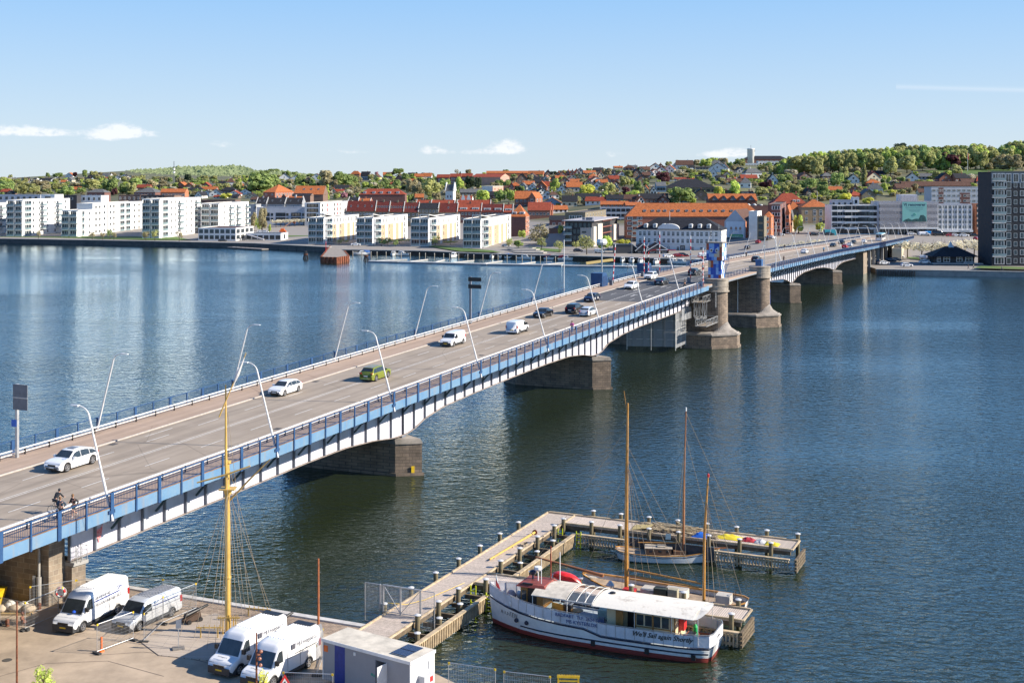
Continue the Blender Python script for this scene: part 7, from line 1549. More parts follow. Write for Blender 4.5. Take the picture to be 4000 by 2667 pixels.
PK=[(3420,1031,1.9,'suv',C_DGREY,-75,'dark grey parked car nearest the bridge on the far car park'),(3452,1033,1.9,'hatch',C_WHITE,10,'white parked car side on beside the dark grey one'),(3478,1024,1.9,'suv',C_NAVY,-20,'navy parked car in front of the pale van'),(3500,1020,1.9,'hatch',C_DGREY,-20,'dark parked car right of the navy one'),(3505,1008,1.9,'van',C_WHITE,5,'white parked van by the bridge ramp'),(3541,1042,1.9,'hatch',C_WHITE,3,'white hatchback parked alone at the quay edge'),(3612,1030,1.9,'hatch',C_SILVER,-15,'silver parked car left of the dark pavilion'),(3628,1024,1.9,'hatch',C_SILVER,-15,'second silver parked car left of the dark pavilion'),(3618,1015,1.9,'van',C_SILVER,-10,'silver van parked behind the silver cars'),(3642,1016,1.9,'van',C_WHITE,-10,'white van parked behind the silver cars'),(2980,948,5.2,'hatch',C_WHITE,60,'white car on the street left of the bridge end'),(2962,958,5,'hatch',C_RED,65,'red car parked on the street behind the control tower'),(2920,972,4.4,'hatch',C_DGREY,65,'dark car parked on the street behind the control tower'),(2998,952,5,'suv',C_BLACK,60,'black car on the street left of the white one'),(3018,944,5.4,'hatch',C_WHITE,60,'white car at the street corner by the zebra crossing'),(3047,928,6,'hatch',C_SILVER,5,'silver car in front of the red brick block'),(3178,925,6.4,'suv',C_BLACK,10,'black car below the beige public building'),(3240,922,6.6,'suv',C_DGREY,0,'dark car by the turquoise container'),(3400,915,6.8,'sedan',C_BLACK,0,'black car by the end of the far railing'),(3560,919,6.8,'hatch',C_WHITE,0,'white car on the far street left of the blue van'),(3610,921,6.8,'van',C_WHITE,0,'white van with red stripe on the far street'),(3632,919,6.8,'van',C_BLUE,0,'bright blue van on the far street'),(3665,922,6.8,'bigvan',C_BLACK,0,'black van with yellow stripe on the far street'),(3712,924,6.7,'hatch',C_RED,0,'red car on the far street'),(3730,924,6.7,'hatch',C_WHITE,0,'pale car behind the red one on the far street'),(3765,925,6.6,'suv',C_WHITE,0,'white off road car on the far street'),(3806,925,6.4,'sedan',C_BLACK,0,'black car parked before the red framed block'),(3840,930,6.2,'sedan',C_DGREY,0,'dark car nearest the black tower'),(3812,965,3.2,'hatch',C_RED,60,'dark red car on the side street by the pavilion'),(1390,960,1.95,'sedan',C_WHITE,0,'white convertible on the quay road before the second glazed block'),(1975,964,1.95,'hatch',C_SILVER,10,'silver car beside the fourth glazed block'),(2342,989,1.8,'smallvan',C_WHITE,-20,'white small van on the quay by the glass office'),(2258,984,1.8,'hatch',C_NAVY,0,'dark blue car beside the glass office'),(2648,1004,1.8,'hatch',C_RED,0,'red car in front of the white quayside hall'),(2668,1003,1.8,'suv',C_BLACK,0,'black car beside the red one at the white hall'),(2755,1007,1.8,'van',C_WHITE,0,'white van in front of the white quayside hall'),(2610,1006,1.8,'hatch',C_WHITE,20,'white car by the timber sheds'),(870,944,2.1,'hatch',C_DGREY,0,'dark car parked beyond the tallest white block'),(1018,908,2.6,'hatch',C_WHITE,5,'white car parked near the boom lift'),(1035,909,2.6,'hatch',C_SILVER,5,'silver car parked near the boom lift')]
for px,py,z,kd,col,dg,lab in PK:
 X,Y=W(px,py,z);z=max(z,terrXY(X,Y)if 400<Y<900 else z)
 vehicle(kd,'parked_van' if 'van' in kd else 'parked_car',lab,'van' if 'van' in kd else 'car',col,(X,Y,z+.03),R(dg),'parked vehicles across the water')
X,Y=W(1106,912,2.4)
bl=thing('boom_lift','orange boom lift with raised pale arm on the far quay','boom lift',(X,Y,2.5),0)
b=MB();b.box(-2,1.6,-1,1,.5,1.6);b.box(-1.4,.8,-.9,.9,1.603,2.6);b.build('chassis',M_ORANGE,bl)
b=MB();b.bar((-1.4,0,2.2),(4.6,0,6.4),.45);b.bar((4.6,0,6.4),(6,0,6.0),.35);b.build('boom',mat('pale orange',(.75,.42,.25),.5),bl)
b=MB();b.box(5.6,7,-.6,.6,5.6,6.8);b.build('basket',M_RUST,bl)
for x in(-1.4,1):
 for y in(-1.05,1.05):b=MB();b.X=Matrix.Rotation(R(90),4,'X');b.lathe([(.45,-.15),(.5,0),(.45,.15)],12);b.build('wheel',M_RUBBER,bl,loc=(x,y,.5))
SKIN=mat('skin',(.52,.30,.21),.5,.05);HAIR=mat('dark hair',(.05,.03,.02),.7);HAIRL=mat('brown hair',(.2,.11,.05),.7)
def cloth(n,c):return mat('cloth '+n,c,.85,.12,12)
def person(label,pos,ang,top,legs,pose,shoes=None,hair=HAIR,cat='person',h=1.0,bare_legs=False,group=None,helmet=None,hood=False):
 r=thing('person',label,cat,pos,ang,group)
 J=pose
 def skin(name,pts,edges,rad,m,sub=1):
  me=bpy.data.meshes.new(name);me.from_pydata([Vector(p)*h for p in pts],edges,[]);me.materials.append(m)
  o=link(name,me,r)
  sk=o.modifiers.new('skin','SKIN');sk.use_smooth_shade=True
  for i,v_ in enumerate(me.skin_vertices[0].data):v_.radius=(rad[i][0]*h,rad[i][1]*h)if isinstance(rad[i],tuple)else(rad[i]*h,rad[i]*h)
  me.skin_vertices[0].data[0].use_root=True
  ss=o.modifiers.new('sub','SUBSURF');ss.levels=sub;ss.render_levels=sub
  return o
 P=J['P'];C_=J['C'];NK=J['N'];HD=J['H']
 pts=[P,C_,NK,HD,tuple(Vector(HD)+Vector((.012,0,.13)))];ed=[(0,1),(1,2),(2,3),(3,4)];rad=[(.125,.10),(.155,.11),.055,(.085,.095),(.075,.08)]
 idx={}
 for sd_ in 'lr':
  base=len(pts);pts+=[J['S'+sd_],J['E'+sd_],J['W'+sd_],J['F'+sd_]];ed+=[(1,base),(base,base+1),(base+1,base+2),(base+2,base+3)];rad+=[.062,.045,.032,(.038,.02)]
  base=len(pts);pts+=[J['L'+sd_],J['K'+sd_],J['A'+sd_],J['T'+sd_]];ed+=[(0,base),(base,base+1),(base+1,base+2),(base+2,base+3)];rad+=[.092,.062,.045,(.045,.035)]
  idx[sd_]=base
 skin('body',pts,ed,rad,SKIN)
 tp=[tuple(Vector(P)+Vector((0,0,.04))),C_,tuple(Vector(NK)-Vector((0,0,.03)))];te=[(0,1),(1,2)];trd=[(.15,.125),(.18,.135),.075]
 for sd_ in 'lr':
  b_=len(tp);tp+=[J['S'+sd_],J['E'+sd_],J['W'+sd_]];te+=[(1,b_),(b_,b_+1),(b_+1,b_+2)];trd+=[.08,.062,.05]
 skin('jacket',tp,te,trd,top)
 lp=[tuple(Vector(P)+Vector((0,0,.03)))];le=[];lr=[(.15,.125)]
 for sd_ in 'lr':
  b_=len(lp);K_=Vector(J['K'+sd_]);L_=Vector(J['L'+sd_])
  if bare_legs:lp+=[J['L'+sd_],tuple(L_.lerp(K_,.7))];le+=[(0,b_),(b_,b_+1)];lr+=[.11,.095]
  else:lp+=[J['L'+sd_],J['K'+sd_],J['A'+sd_]];le+=[(0,b_),(b_,b_+1),(b_+1,b_+2)];lr+=[.11,.082,.066]
 skin('shorts' if bare_legs else 'trousers',lp,le,lr,legs)
 for sd_ in 'lr':
  A=Vector(J['A'+sd_]);T_=Vector(J['T'+sd_]);skin('shoe',[tuple(A-(T_-A)*.3-Vector((0,0,.03))),tuple(A.lerp(T_,.5)-Vector((0,0,.02))),tuple(T_)],[(0,1),(1,2)],[(.05,.045),(.055,.045),(.045,.03)],shoes or M_WHITE)
 hd=Vector(HD)*h
 b=MB();b.lathe([(.02,.150),(.075,.125),(.105,.06),(.106,.0),(.085,-.06)],12);o=b.build('helmet' if helmet else 'hair',helmet or hair,r,True,loc=hd+Vector((-.015,0,.055)))
 b=MB();b.hexa([(.085,-.015,.03),(.085,.015,.03),(.115,.012,.035),(.115,-.012,.035),(.083,-.01,.08),(.083,.01,.08),(.09,.008,.08),(.09,-.008,.08)]);b.build('nose',SKIN,r,loc=hd)
 for y in(-.032,.032):b=MB();b.box(.082,.093,y-.012,y+.012,.066,.080);b.build('eye',M_BLACK,r,loc=hd)
 b=MB();b.box(.078,.090,-.025,.025,.0,.010);b.build('mouth',mat('lips',(.35,.1,.09),.5),r,loc=hd)
 for y in(-.095,.095):b=MB();b.box(-.02,.02,y-.012,y+.012,.03,.085);b.build('ear',SKIN,r,loc=hd)
 for sd_ in 'lr':
  Wv,F=Vector(J['W'+sd_])*h,Vector(J['F'+sd_])*h;d=(F-Wv).normalized();sx=d.orthogonal().normalized();b=MB()
  for i in range(4):o_=sx*(.022*(i-1.5));L_=(.07,.08,.076,.06)[i];b.tube([F+o_*.8,F+o_+d*L_*.6,F+o_+d*L_*.9+d.cross(sx)*.02],[.0095,.0085,.007],6)
  b.tube([Wv.lerp(F,.6)+sx*.03,Wv.lerp(F,.8)+sx*.06+d*.02,F+sx*.055+d*.02],[.011,.0095,.008],6);b.build('fingers',SKIN,r,True)
 return r
def pose_walk(k=1.0,arm=.5):
 return dict(P=(0,0,.95),C=(.02,0,1.28),N=(.03,0,1.50),H=(.05,0,1.60),Sl=(.02,.19,1.42),Sr=(.02,-.19,1.42),El=(-.12*k,.25,1.16),Er=(.14*k,-.25,1.16),Wl=(-.02*k+.02,.24,.92+.1*arm),Wr=(.30*k,-.20,1.0+.1*arm),Fl=(.03,.24,.84+.1*arm),Fr=(.38*k,-.19,1.02+.1*arm),Ll=(0,.09,.88),Lr=(0,-.09,.88),Kl=(.22*k,.09,.50),Kr=(-.02*k,-.09,.48),Al=(.28*k,.09,.10),Ar=(-.34*k,-.09,.16),Tl=(.44*k,.09,.05),Tr=(-.22*k,-.09,.04))
def pose_run():
 return dict(P=(0,0,.95),C=(.06,0,1.27),N=(.10,0,1.49),H=(.13,0,1.59),Sl=(.07,.19,1.41),Sr=(.07,-.19,1.41),El=(-.16,.28,1.20),Er=(.12,-.28,1.14),Wl=(.05,.30,1.04),Wr=(.34,-.20,1.18),Fl=(.13,.28,1.03),Fr=(.40,-.16,1.24),Ll=(0,.09,.88),Lr=(0,-.09,.88),Kl=(.30,.09,.58),Kr=(-.02,-.09,.47),Al=(.22,.09,.20),Ar=(-.38,-.09,.30),Tl=(.38,.09,.14),Tr=(-.36,-.09,.16))
def pose_stand():
 return dict(P=(0,0,.95),C=(.02,0,1.28),N=(.03,0,1.50),H=(.04,0,1.60),Sl=(.02,.19,1.42),Sr=(.02,-.19,1.42),El=(0,.27,1.15),Er=(.02,-.27,1.15),Wl=(.16,.22,1.0),Wr=(.2,-.2,1.05),Fl=(.24,.20,1.0),Fr=(.28,-.17,1.07),Ll=(0,.09,.88),Lr=(0,-.09,.88),Kl=(.03,.10,.48),Kr=(.02,-.10,.48),Al=(0,.10,.10),Ar=(0,-.10,.10),Tl=(.16,.11,.04),Tr=(.16,-.11,.04))
def pose_ride():
 return dict(P=(-.12,0,1.0),C=(.16,0,1.24),N=(.32,0,1.42),H=(.38,0,1.50),Sl=(.25,.19,1.35),Sr=(.25,-.19,1.35),El=(.42,.26,1.14),Er=(.42,-.26,1.14),Wl=(.58,.22,1.04),Wr=(.58,-.22,1.04),Fl=(.66,.21,1.02),Fr=(.66,-.21,1.02),Ll=(-.08,.09,.94),Lr=(-.08,-.09,.94),Kl=(.28,.10,.80),Kr=(.16,-.10,.56),Al=(.12,.10,.42),Ar=(.02,-.10,.22),Tl=(.27,.11,.38),Tr=(.17,-.11,.16))
def bicycle(label,pos,ang,col,group='bicycles'):
 r=thing('bicycle',label,'bicycle',pos,ang,group)
 for x in(-.52,.52):
  b=MB();b.torus((x,0,.34),.33,.018,'y',22,5);w_=b.build('wheel',M_RUBBER,r);b=MB()
  for k in range(8):a=k*math.pi/8;b.bar((x-.32*math.cos(a),0,.34-.32*math.sin(a)),(x+.32*math.cos(a),0,.34+.32*math.sin(a)),.006)
  b.build('spokes',M_STEEL,w_)
 b=MB()
 for a,c in(((-.52,0,.34),(-.18,0,.78)),((-.52,0,.34),(-.05,0,.30)),((-.05,0,.30),(-.18,0,.84)),((-.18,0,.76),(.34,0,.80)),((-.05,0,.30),(.36,0,.72)),((.52,0,.34),(.34,0,.86))):b.tube([a,c],.016,6)
 b.build('frame',col,r);b=MB();b.tube([(.44,-.23,.98),(.36,-.1,.95),(.36,.1,.95),(.44,.23,.98)],.014,6);b.tube([(.34,0,.84),(.36,0,.96)],.014,6);b.build('handlebar',M_BLACK,r)
 b=MB();b.hexa([(-.32,-.07,.86),(-.05,-.025,.87),(-.05,.025,.87),(-.32,.07,.86),(-.32,-.07,.90),(-.05,-.025,.90),(-.05,.025,.90),(-.32,.07,.90)]);b.build('saddle',M_BLACK,r)
 b=MB();b.torus((-.05,.02,.30),.09,.01,'y',12,4);b.bar((-.05,.06,.30),(.05,.10,.16),.02);b.bar((-.05,-.06,.30),(-.15,-.10,.44),.02);b.build('crank',M_STEEL,r)
 return r
G_='people walking, running and cycling on the bridge'
pp=B(72.6,-68.3,deckz(72.6)+.08)
bicycle('dark touring bicycle ridden on the near cycle path',pp,BROT,C_DGREY);person('cyclist in dark clothes and helmet leaning over the handlebar',pp,BROT,cloth('black',(.02,.022,.028)),cloth('black',(.02,.022,.028)),pose_ride(),M_BLACK,group=G_,helmet=M_BLACK)
person('runner in a dark blue jacket, left one of the two joggers by the blue railing',B(71.0,-66.3,deckz(71)+.09),BROT+math.pi+.1,cloth('navy',(.03,.06,.10)),cloth('black',(.02,.022,.028)),pose_run(),group=G_,hair=HAIRL)
person('runner in black jacket and green shorts, right one of the two joggers',B(71.9,-65.95,deckz(71.9)+.09),BROT+math.pi-.1,cloth('black',(.02,.022,.028)),cloth('green shorts',(.12,.16,.08)),pose_run(),group=G_,hair=HAIRL,bare_legs=True)
person('woman in a bright pink jacket and pale blue trousers on the near footpath',B(172.9,-66.2,deckz(172.9)+.09),BROT+math.pi,cloth('pink',(.70,.10,.38)),cloth('light blue',(.35,.45,.62)),pose_stand(),group=G_)
person('pedestrian in black beside the barrier before the control tower',B(239.0,-68.3,deckz(239)+.09),BROT+1.2,cloth('black',(.02,.022,.028)),cloth('black',(.02,.022,.028)),pose_walk(),group=G_)
pp=B(398.8,-70.0,deckz(398.8)+.08);bicycle('bicycle under the rider in a bright blue jacket',pp,BROT,C_DGREY);person('cyclist in a bright blue jacket beyond the second round pier',pp,BROT,cloth('bright blue',(.02,.28,.55)),cloth('black',(.02,.022,.028)),pose_ride(),group=G_)
pp=B(330.5,-68.2,deckz(330)+.08);bicycle('bicycle by the near railing beyond the second round pier',pp,BROT,C_DGREY);person('cyclist in dark brown behind the tall thin pole',pp,BROT,cloth('brown',(.08,.05,.04)),cloth('black',(.02,.022,.028)),pose_ride(),group=G_)
pp=B(352,-83.0,deckz(352)+.08);bicycle('bicycle on the far cycle path',pp,BROT+math.pi,C_DGREY);person('cyclist with white helmet on the far cycle path',pp,BROT+math.pi,cloth('black',(.02,.022,.028)),cloth('black',(.02,.022,.028)),pose_ride(),group=G_,helmet=M_WHITE)
person('pedestrian in dark clothes by the far blue railing',B(415,-85.3,deckz(415)+.09),BROT,cloth('black',(.02,.022,.028)),cloth('navy',(.03,.06,.10)),pose_walk(),group=G_)
for px,py,lab,c in((3783,1052,'pedestrian in black on the quay by the pavilion','black'),(3914,1056,'pedestrian in grey on the quay below the black tower','grey'),(3803,1050,'pedestrian in pale clothes on the quay by the pavilion','pale')):
 X,Y=W(px,py,2.0);person(lab,(X,Y,2.0),R(150),cloth(c,{'black':(.02,.022,.028),'grey':(.2,.2,.22),'pale':(.5,.48,.42)}[c]),cloth('navy',(.03,.06,.10)),pose_walk(),group='people on the far quay')
sg=thing('road_sign','large grey road sign seen from behind on a steel post by the near left railing','road sign',B(84.8,-84.15,deckz(84.8)+.08),BROT)
b=MB();b.box(-.12,.12,-.12,.12,0,6.4);b.build('post',M_STEEL,sg);b=MB();b.box(-.18,-.13,-1.35,.3,4.2,6.4);b.build('panel',mat('sign back grey',(.17,.18,.20),.5),sg)
b=MB();b.box(-.22,-.18,-1.35,.3,5.2,5.3);b.build('brace',M_STEEL,sg);b=MB();b.box(-.16,-.125,-.05,.5,2.7,3.3);b.build('small_blue_sign',mat('blue sign',(.05,.16,.6),.5),sg)
sg=thing('direction_sign','dark post with two small black signs by the far railing','road sign',B(177.4,-84.6,deckz(177.4)+.08),BROT)
b=MB();b.box(-.14,.14,-.14,.14,0,7.2);b.build('post',M_GIRD_D,sg)
for z in(5.4,6.5):b=MB();b.box(-.2,-.15,-1.9,.3,z,z+.6);b.build('panel',M_BLACK,sg)
pl_=thing('tall_pole','tall thin white pole on the far railing before the timber pontoon','pole',B(222,-86.6,deckz(222)),0);b=MB();b.tube([(0,0,-1),(0,0,10)],.08,6);b.build('pole',M_WHITE,pl_)
pl_=thing('tall_pole','tall thin white pole by the near railing beyond the second round pier','pole',B(307,-65.2,deckz(307)),0);b=MB();b.tube([(0,0,-.5),(0,0,11)],.08,6);b.build('pole',M_WHITE,pl_)
def stripes(n,a,c,r_=.09):
 b=MB()
 for i in range(n):b.mi=i%2;b.tube([Vector(a).lerp(Vector(c),i/n),Vector(a).lerp(Vector(c),(i+1)/n)],r_,8)
 return b
for i,(s_,t,hgt,lab)in enumerate(((243.5,-66.3,7.5,'raised red and white barrier boom nearest the river side'),(250,-70.6,9.5,'raised red and white barrier boom beside the dark carriageway'),(262,-68.6,7.5,'raised red and white barrier boom left of the control tower'),(268,-82.6,9.5,'raised red and white barrier boom at the far kerb'),(262,-84.2,8.5,'raised red and white barrier boom by the far blue cabinet'),(240,-83.6,8.0,'leaning red and white barrier boom by the near blue cabinet'))):
 r=thing('barrier',lab,'barrier',B(s_,t,deckz(s_)+.08),BROT,'raised barriers at the bascule')
 b=MB();b.box(-.3,.3,-.3,.3,0,1.1);b.build('housing',M_GIRD_D,r);x_=0 if i!=5 else 1.5
 stripes(12,(0,-.35,1.0),(x_,-.35,hgt)).build('boom',[M_RED,M_WHITE],r)
for s_,t0,t1,lab in((246,-66.6,-70.5,'red and white height portal arm on the river side'),(264,-83.5,-77.5,'red and white height portal arm over the far lanes')):
 r=thing('signal_gantry',lab,'signal gantry',B(s_,t0,deckz(s_)+.08),BROT);dy=-(t1-t0)
 b=stripes(9,(0,0,0),(0,0,5.2));b.mi=0;b.tube([(0,0,5.2),(0,dy*.12,5.6),(0,dy*.3,5.7)],.09,8);b.mi=1;b.tube([(0,dy*.3,5.7),(0,dy*.7,5.7)],.09,8);b.mi=0;b.tube([(0,dy*.7,5.7),(0,dy,5.7)],.09,8);b.build('arm',[M_RED,M_WHITE],r)
 b=MB();b.box(-.2,.2,-.2,.2,3.2,4.0);b.build('signal_box',M_BLACK,r)
for s_,lab in((237.5,'blue chamfered cabinet at the left end of the far railing'),(266.5,'blue chamfered cabinet behind the bascule')):
 r=thing('machinery_cabinet',lab,'cabinet',B(s_,-85.2,deckz(s_)-.3),BROT);prof=[(-1.6,0),(1.6,0),(1.6,1.8),(.7,3.0),(-1.6,3.0)]
 b=MB();b.add([(x,-1.2,z)for x,z in prof]+[(x,1.2,z)for x,z in prof],[(0,1,2,3,4),(9,8,7,6,5)]+[(i,i+5,(i+1)%5+5,(i+1)%5)for i in range(5)]);b.build('housing',M_BLUE,r)
 b=MB();b.box(-1.2,1.2,-1.23,-1.203,.4,2.4);b.build('door',M_BLUE_D,r)
r=thing('light_mast','tall steel floodlight mast with round lamp cluster behind the far blue cabinet','light mast',B(258,-92,1.5),BROT);b=MB();b.tube([(0,0,-3),(0,0,19)],.16,8);b.build('mast',M_STEEL,r);b=MB();b.lathe([(.9,18),(1.2,18.5),(.9,19.2)],10);b.build('lamp_cluster',M_WHITE,r)
def q2(px,py,z=QZ):X,Y=W(px,py,z);return Vector((X,Y,z))
FM={}
def fence_panel(p0,p1,lab,foot=True,hgt=2.0):
 a,c=q2(*p0),q2(*p1);d=c-a;L=d.length;ang=math.atan2(d.y,d.x)
 r=thing('mesh_fence_panel',lab,'fence',a,ang,'temporary mesh fence panels')
 b=MB();t=.021;b.tube([(0,0,.1),(0,0,hgt-.15),(.12,0,hgt),(L-.12,0,hgt),(L,0,hgt-.15),(L,0,.1)],t,6);b.tube([(0,0,.18),(L,0,.18)],t,6);b.build('frame',M_STEEL,r)
 b=MB();n=max(4,int(L/.11))
 for i in range(1,n):x=L*i/n;b.bar((x,0,.2),(x,0,hgt-.02),.007)
 for i in range(1,8):b.bar((.02,0,.18+i*(hgt-.2)/8),(L-.02,0,.18+i*(hgt-.2)/8),.007)
 b.build('mesh',M_STEEL,r)
 b=MB()
 for x in(0,L):b.box(x-.12,x+.12,-.33,.33,.0,.12)
 if foot:b.build('foot_block',mat('dark rubber foot',(.05,.05,.05),.9),r)
 b=MB();b.box(-.03,.09,-.028,.028,hgt-.10,hgt+.03);b.box(L-.09,L+.03,-.028,.028,hgt-.10,hgt+.03);b.build('yellow_clip',M_YELL,r)
 return r
FP=[((379,2553),(521,2500),'mesh fence panel standing forward of the silver van with an orange post behind it'),((562,2508),(636,2438),'mesh fence panel beside the front wheel of the silver van'),((636,2438),(766,2382),'mesh fence panel beside the rear wheel of the silver van'),((766,2382),(636,2366),'mesh fence panel at the quay edge behind the silver van'),((636,2366),(472,2358),'mesh fence panel at the quay edge between the two parked vans'),((472,2358),(298,2368),'mesh fence panel behind the long white van'),((298,2368),(117,2396),'mesh fence panel before the stone abutment'),((98,2462),(245,2398),'mesh fence panel with the lifebuoy behind its right end'),((98,2462),(0,2440),'mesh fence panel left of the rusty pole'),((1752,2712),(1935,2739),'mesh fence panel at the bottom edge, right of the site hut'),((1968,2748),(2150,2770),'mesh fence panel at the bottom edge nearest the yellow barrier'),((1105,2752),(1300,2760),'mesh fence panel at the bottom edge between the vans and the site hut'),((1237,2640),(1262,2572),'short mesh fence panel left of the site hut')]
for p0,p1,lab in FP:fence_panel(p0,p1,lab)
hc=Vector((-12.06,81.66));ln=Vector((5.88,-3.96)).normalized();ha=math.atan2(ln.y,ln.x)
hut=thing('site_hut','grey site hut with blue stripe, beige roof and open white door','site hut',(hc.x,hc.y,QZ),ha)
HL,HW,HH=7.1,2.38,2.72
b=MB();b.box(0,4.35,0,HW,.25,HH);b.box(5.25,HL,0,HW,.25,HH);b.box(4.35,5.25,1.3,HW,.25,HH);b.box(4.35,5.25,0,1.3,HH-.35,HH);b.build('wall',mat('hut grey panel',(.30,.305,.32),.55,.05,.6),hut)
b=MB();b.box(-.06,HL+.06,-.06,HW+.06,HH+.003,HH+.12);b.build('roof',mat('dirty beige roof',(.62,.56,.46),.8,.14,1.2,bump=.2),hut)
b=MB();b.box(-.075,HL+.075,-.085,-.062,HH-.06,HH+.14);b.box(HL+.062,HL+.085,-.062,HW+.06,HH-.06,HH+.14);b.box(-.01,.05,-.03,-.003,.25,HH-.06);b.box(HL-.05,HL+.012,-.03,-.003,.25,HH-.06);b.box(HL+.003,HL+.03,0,.08,.25,HH-.06);b.box(HL+.003,HL+.03,HW-.08,HW,.25,HH-.06);b.build('trim',M_WHITE,hut)
b=MB();b.box(HL+.001,HL+.012,.08,HW-.08,.25,HH-.06);b.build('end_panel',mat('hut pale end',(.52,.53,.55),.5,.05,1),hut)
b=MB();b.box(1.0,1.85,-.012,-.002,.25,HH-.06);b.build('blue_stripe',mat('hut blue',(.015,.04,.25),.5),hut)
b=MB();b.box(5.22,5.27,-.9,0,.3,HH-.35);b.X=None;d_=b.build('door',M_WHITE,hut);b=MB();b.box(5.19,5.22,-.2,-.12,1.2,1.4);b.build('handle',M_BLACK,d_)
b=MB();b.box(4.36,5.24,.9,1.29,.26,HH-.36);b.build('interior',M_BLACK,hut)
for y in(.35,1.25):b=MB();b.box(5.3,6.5,y,y+.8,HH+.19,HH+.22);b.build('solar_panel',brick('solar cells',(.012,.018,.05),(.015,.02,.06),(.12,.13,.16),.16,.16,.008,off=0,proj='xy',rough=.2,noisy=.1),hut)
b=MB();b.box(5.3,6.5,.38,2.0,HH+.125,HH+.185);b.build('panel_rack',M_STEEL,hut)
b=MB();b.box(HL+.013,HL+.5,.75,1.75,.25,1.75);b.build('generator_box',mat('hut pale end',(.52,.53,.55),.5),hut);b=MB();b.box(HL+.502,HL+.51,1.3,1.6,1.3,1.62);b.build('warning_sticker',M_RED,hut);b=MB();b.box(HL+.502,HL+.51,1.35,1.5,.55,.72);b.build('warning_label',M_YELL,hut)
b=MB();b.box(HL+.013,HL+.08,1.75,2.1,1.9,2.35);b.build('vent',M_WHITE,hut);b=MB();b.box(.08,.42,-.02,-.003,2.05,2.45);b.build('rental_label',M_ORANGE,hut);b=MB();b.box(4.0,4.15,-.02,-.003,1.35,1.5);b.box(4.2,4.3,-.02,-.003,1.3,1.45);b.build('light_switch',mat('green plate',(.05,.35,.25),.5),hut)
b=MB();b.box(2.6,2.75,-.05,-.003,2.3,2.5);b.build('lamp',M_WHITE,hut)
mp=q2(890,2474);ms=thing('flag_mast','tall yellow wooden ship mast with yard, gaff and stays on the quay deck','mast',mp)
M_MAST=mat('varnished yellow mast',(.62,.40,.10),.45,.12,1.2,bump=.1);M_ROPE=mat('tarred rope',(.33,.27,.2),.9,.1,8)
def zat(py,Y):return CAMZ-(py-HZ)*Y/FOC-QZ
Ym=mp.y;zt1=zat(1805,Ym);zt2=zat(1500,Ym)
b=MB();b.tube([(0,0,0),(0,0,.6),(-.02,0,6),(-.04,0,zt1)],[.21,.21,.20,.16],14);b.build('lower_mast',M_MAST,ms)
b=MB();b.tube([(-.05,-.22,zt1-1.9),(-.08,-.22,zt1),(-.1,-.22,zt2)],[.10,.10,.045],10);b.build('topmast',M_MAST,ms)
b=MB();zy=zat(1905,Ym);b.box(-.55,.55,-.5,.45,zy-.08,zy);b.lathe([(.24,zt1-.05),(.24,zt1+.12)],12);b.lathe([(.23,3.9),(.25,4.0),(.23,4.1)],12);b.lathe([(.26,zy-.4),(.30,zy-.1)],12);b.build('crosstrees',M_MAST,ms)
b=MB();b.tube([(-2.1,-.35,zat(1880,Ym)),(0,-.35,zat(1848,Ym)),(1.65,-.35,zat(1815,Ym))],[.05,.07,.05],8);b.build('yard',M_MAST,ms)
b=MB();b.tube([(.1,.2,zat(1955,Ym)),(1.4,.3,zat(1880,Ym)),(2.9,.4,zat(1798,Ym))],[.07,.065,.045],8);b.build('gaff',mat('dark yellow spar',(.36,.25,.09),.6),ms)
b=MB();b.tube([(-.55,-.3,zat(1625,Ym)),(1.35,-.3,zat(1376,Ym))],[.05,.03],8);b.build('flag_spar',M_MAST,ms)
b=MB();pts=[Vector((.55,-.32,zat(1490,Ym))),Vector((.75,-.32,zat(1460,Ym))),Vector((1.0,-.32,zat(1425,Ym))),Vector((1.22,-.32,zat(1395,Ym)))];b.tube(pts,[.05,.13,.08,.04],8);b.build('furled_flag',mat('furled white cloth',(.75,.73,.7),.8,.1,6),ms)
b=MB();gz=[(758,2493,zt1-2),(700,2490,zt1-2),(838,2560,zy),(808,2536,zy),(862,2500,zy),(960,2520,zy),(1062,2395,zy),(1048,2400,zt1),(1000,2400,zy),(930,2470,zy),(960,2400,zt1),(880,2560,zt1),(905,2395,zt2-2),(985,2480,zt2-2)]
for px,py,z in gz:g=q2(px,py)-mp;b.tube([(0,0,z),(g.x,g.y,.05)],.016,5)
b.build('stay',M_ROPE,ms)
b=MB()
for(x0,y0,x1,y1,z)in((-2.0,-.9,-.2,-.9,.75),(-.9,.5,.6,.5,.95),(-.6,-.2,.9,-.2,1.2)):
 b.bar((x0,y0,z),(x1,y1,z),.08)
 for i in range(5):x=x0+(x1-x0)*(i+.5)/5;b.bar((x,y0,z-.18),(x,y0,z+.2),.035)
 b.bar((x0+.3,y0,0),(x0+.3,y0,z),.07);b.bar((x1-.3,y0,0),(x1-.3,y0,z),.07)
b.build('fife_rail',M_MAST,ms)
pr=thing('pin_rail','low yellow belaying pin rail on the quay behind the vans','pin rail',q2(1010,2407),R(-12));b=MB();b.bar((-.95,0,.55),(.95,0,.55),.08)
for i in range(5):b.bar((-.7+.35*i,0,.38),(-.7+.35*i,0,.75),.035)
b.bar((-.8,0,0),(-.8,0,.55),.07);b.bar((.8,0,0),(.8,0,.55),.07);b.build('rail',M_MAST,pr)
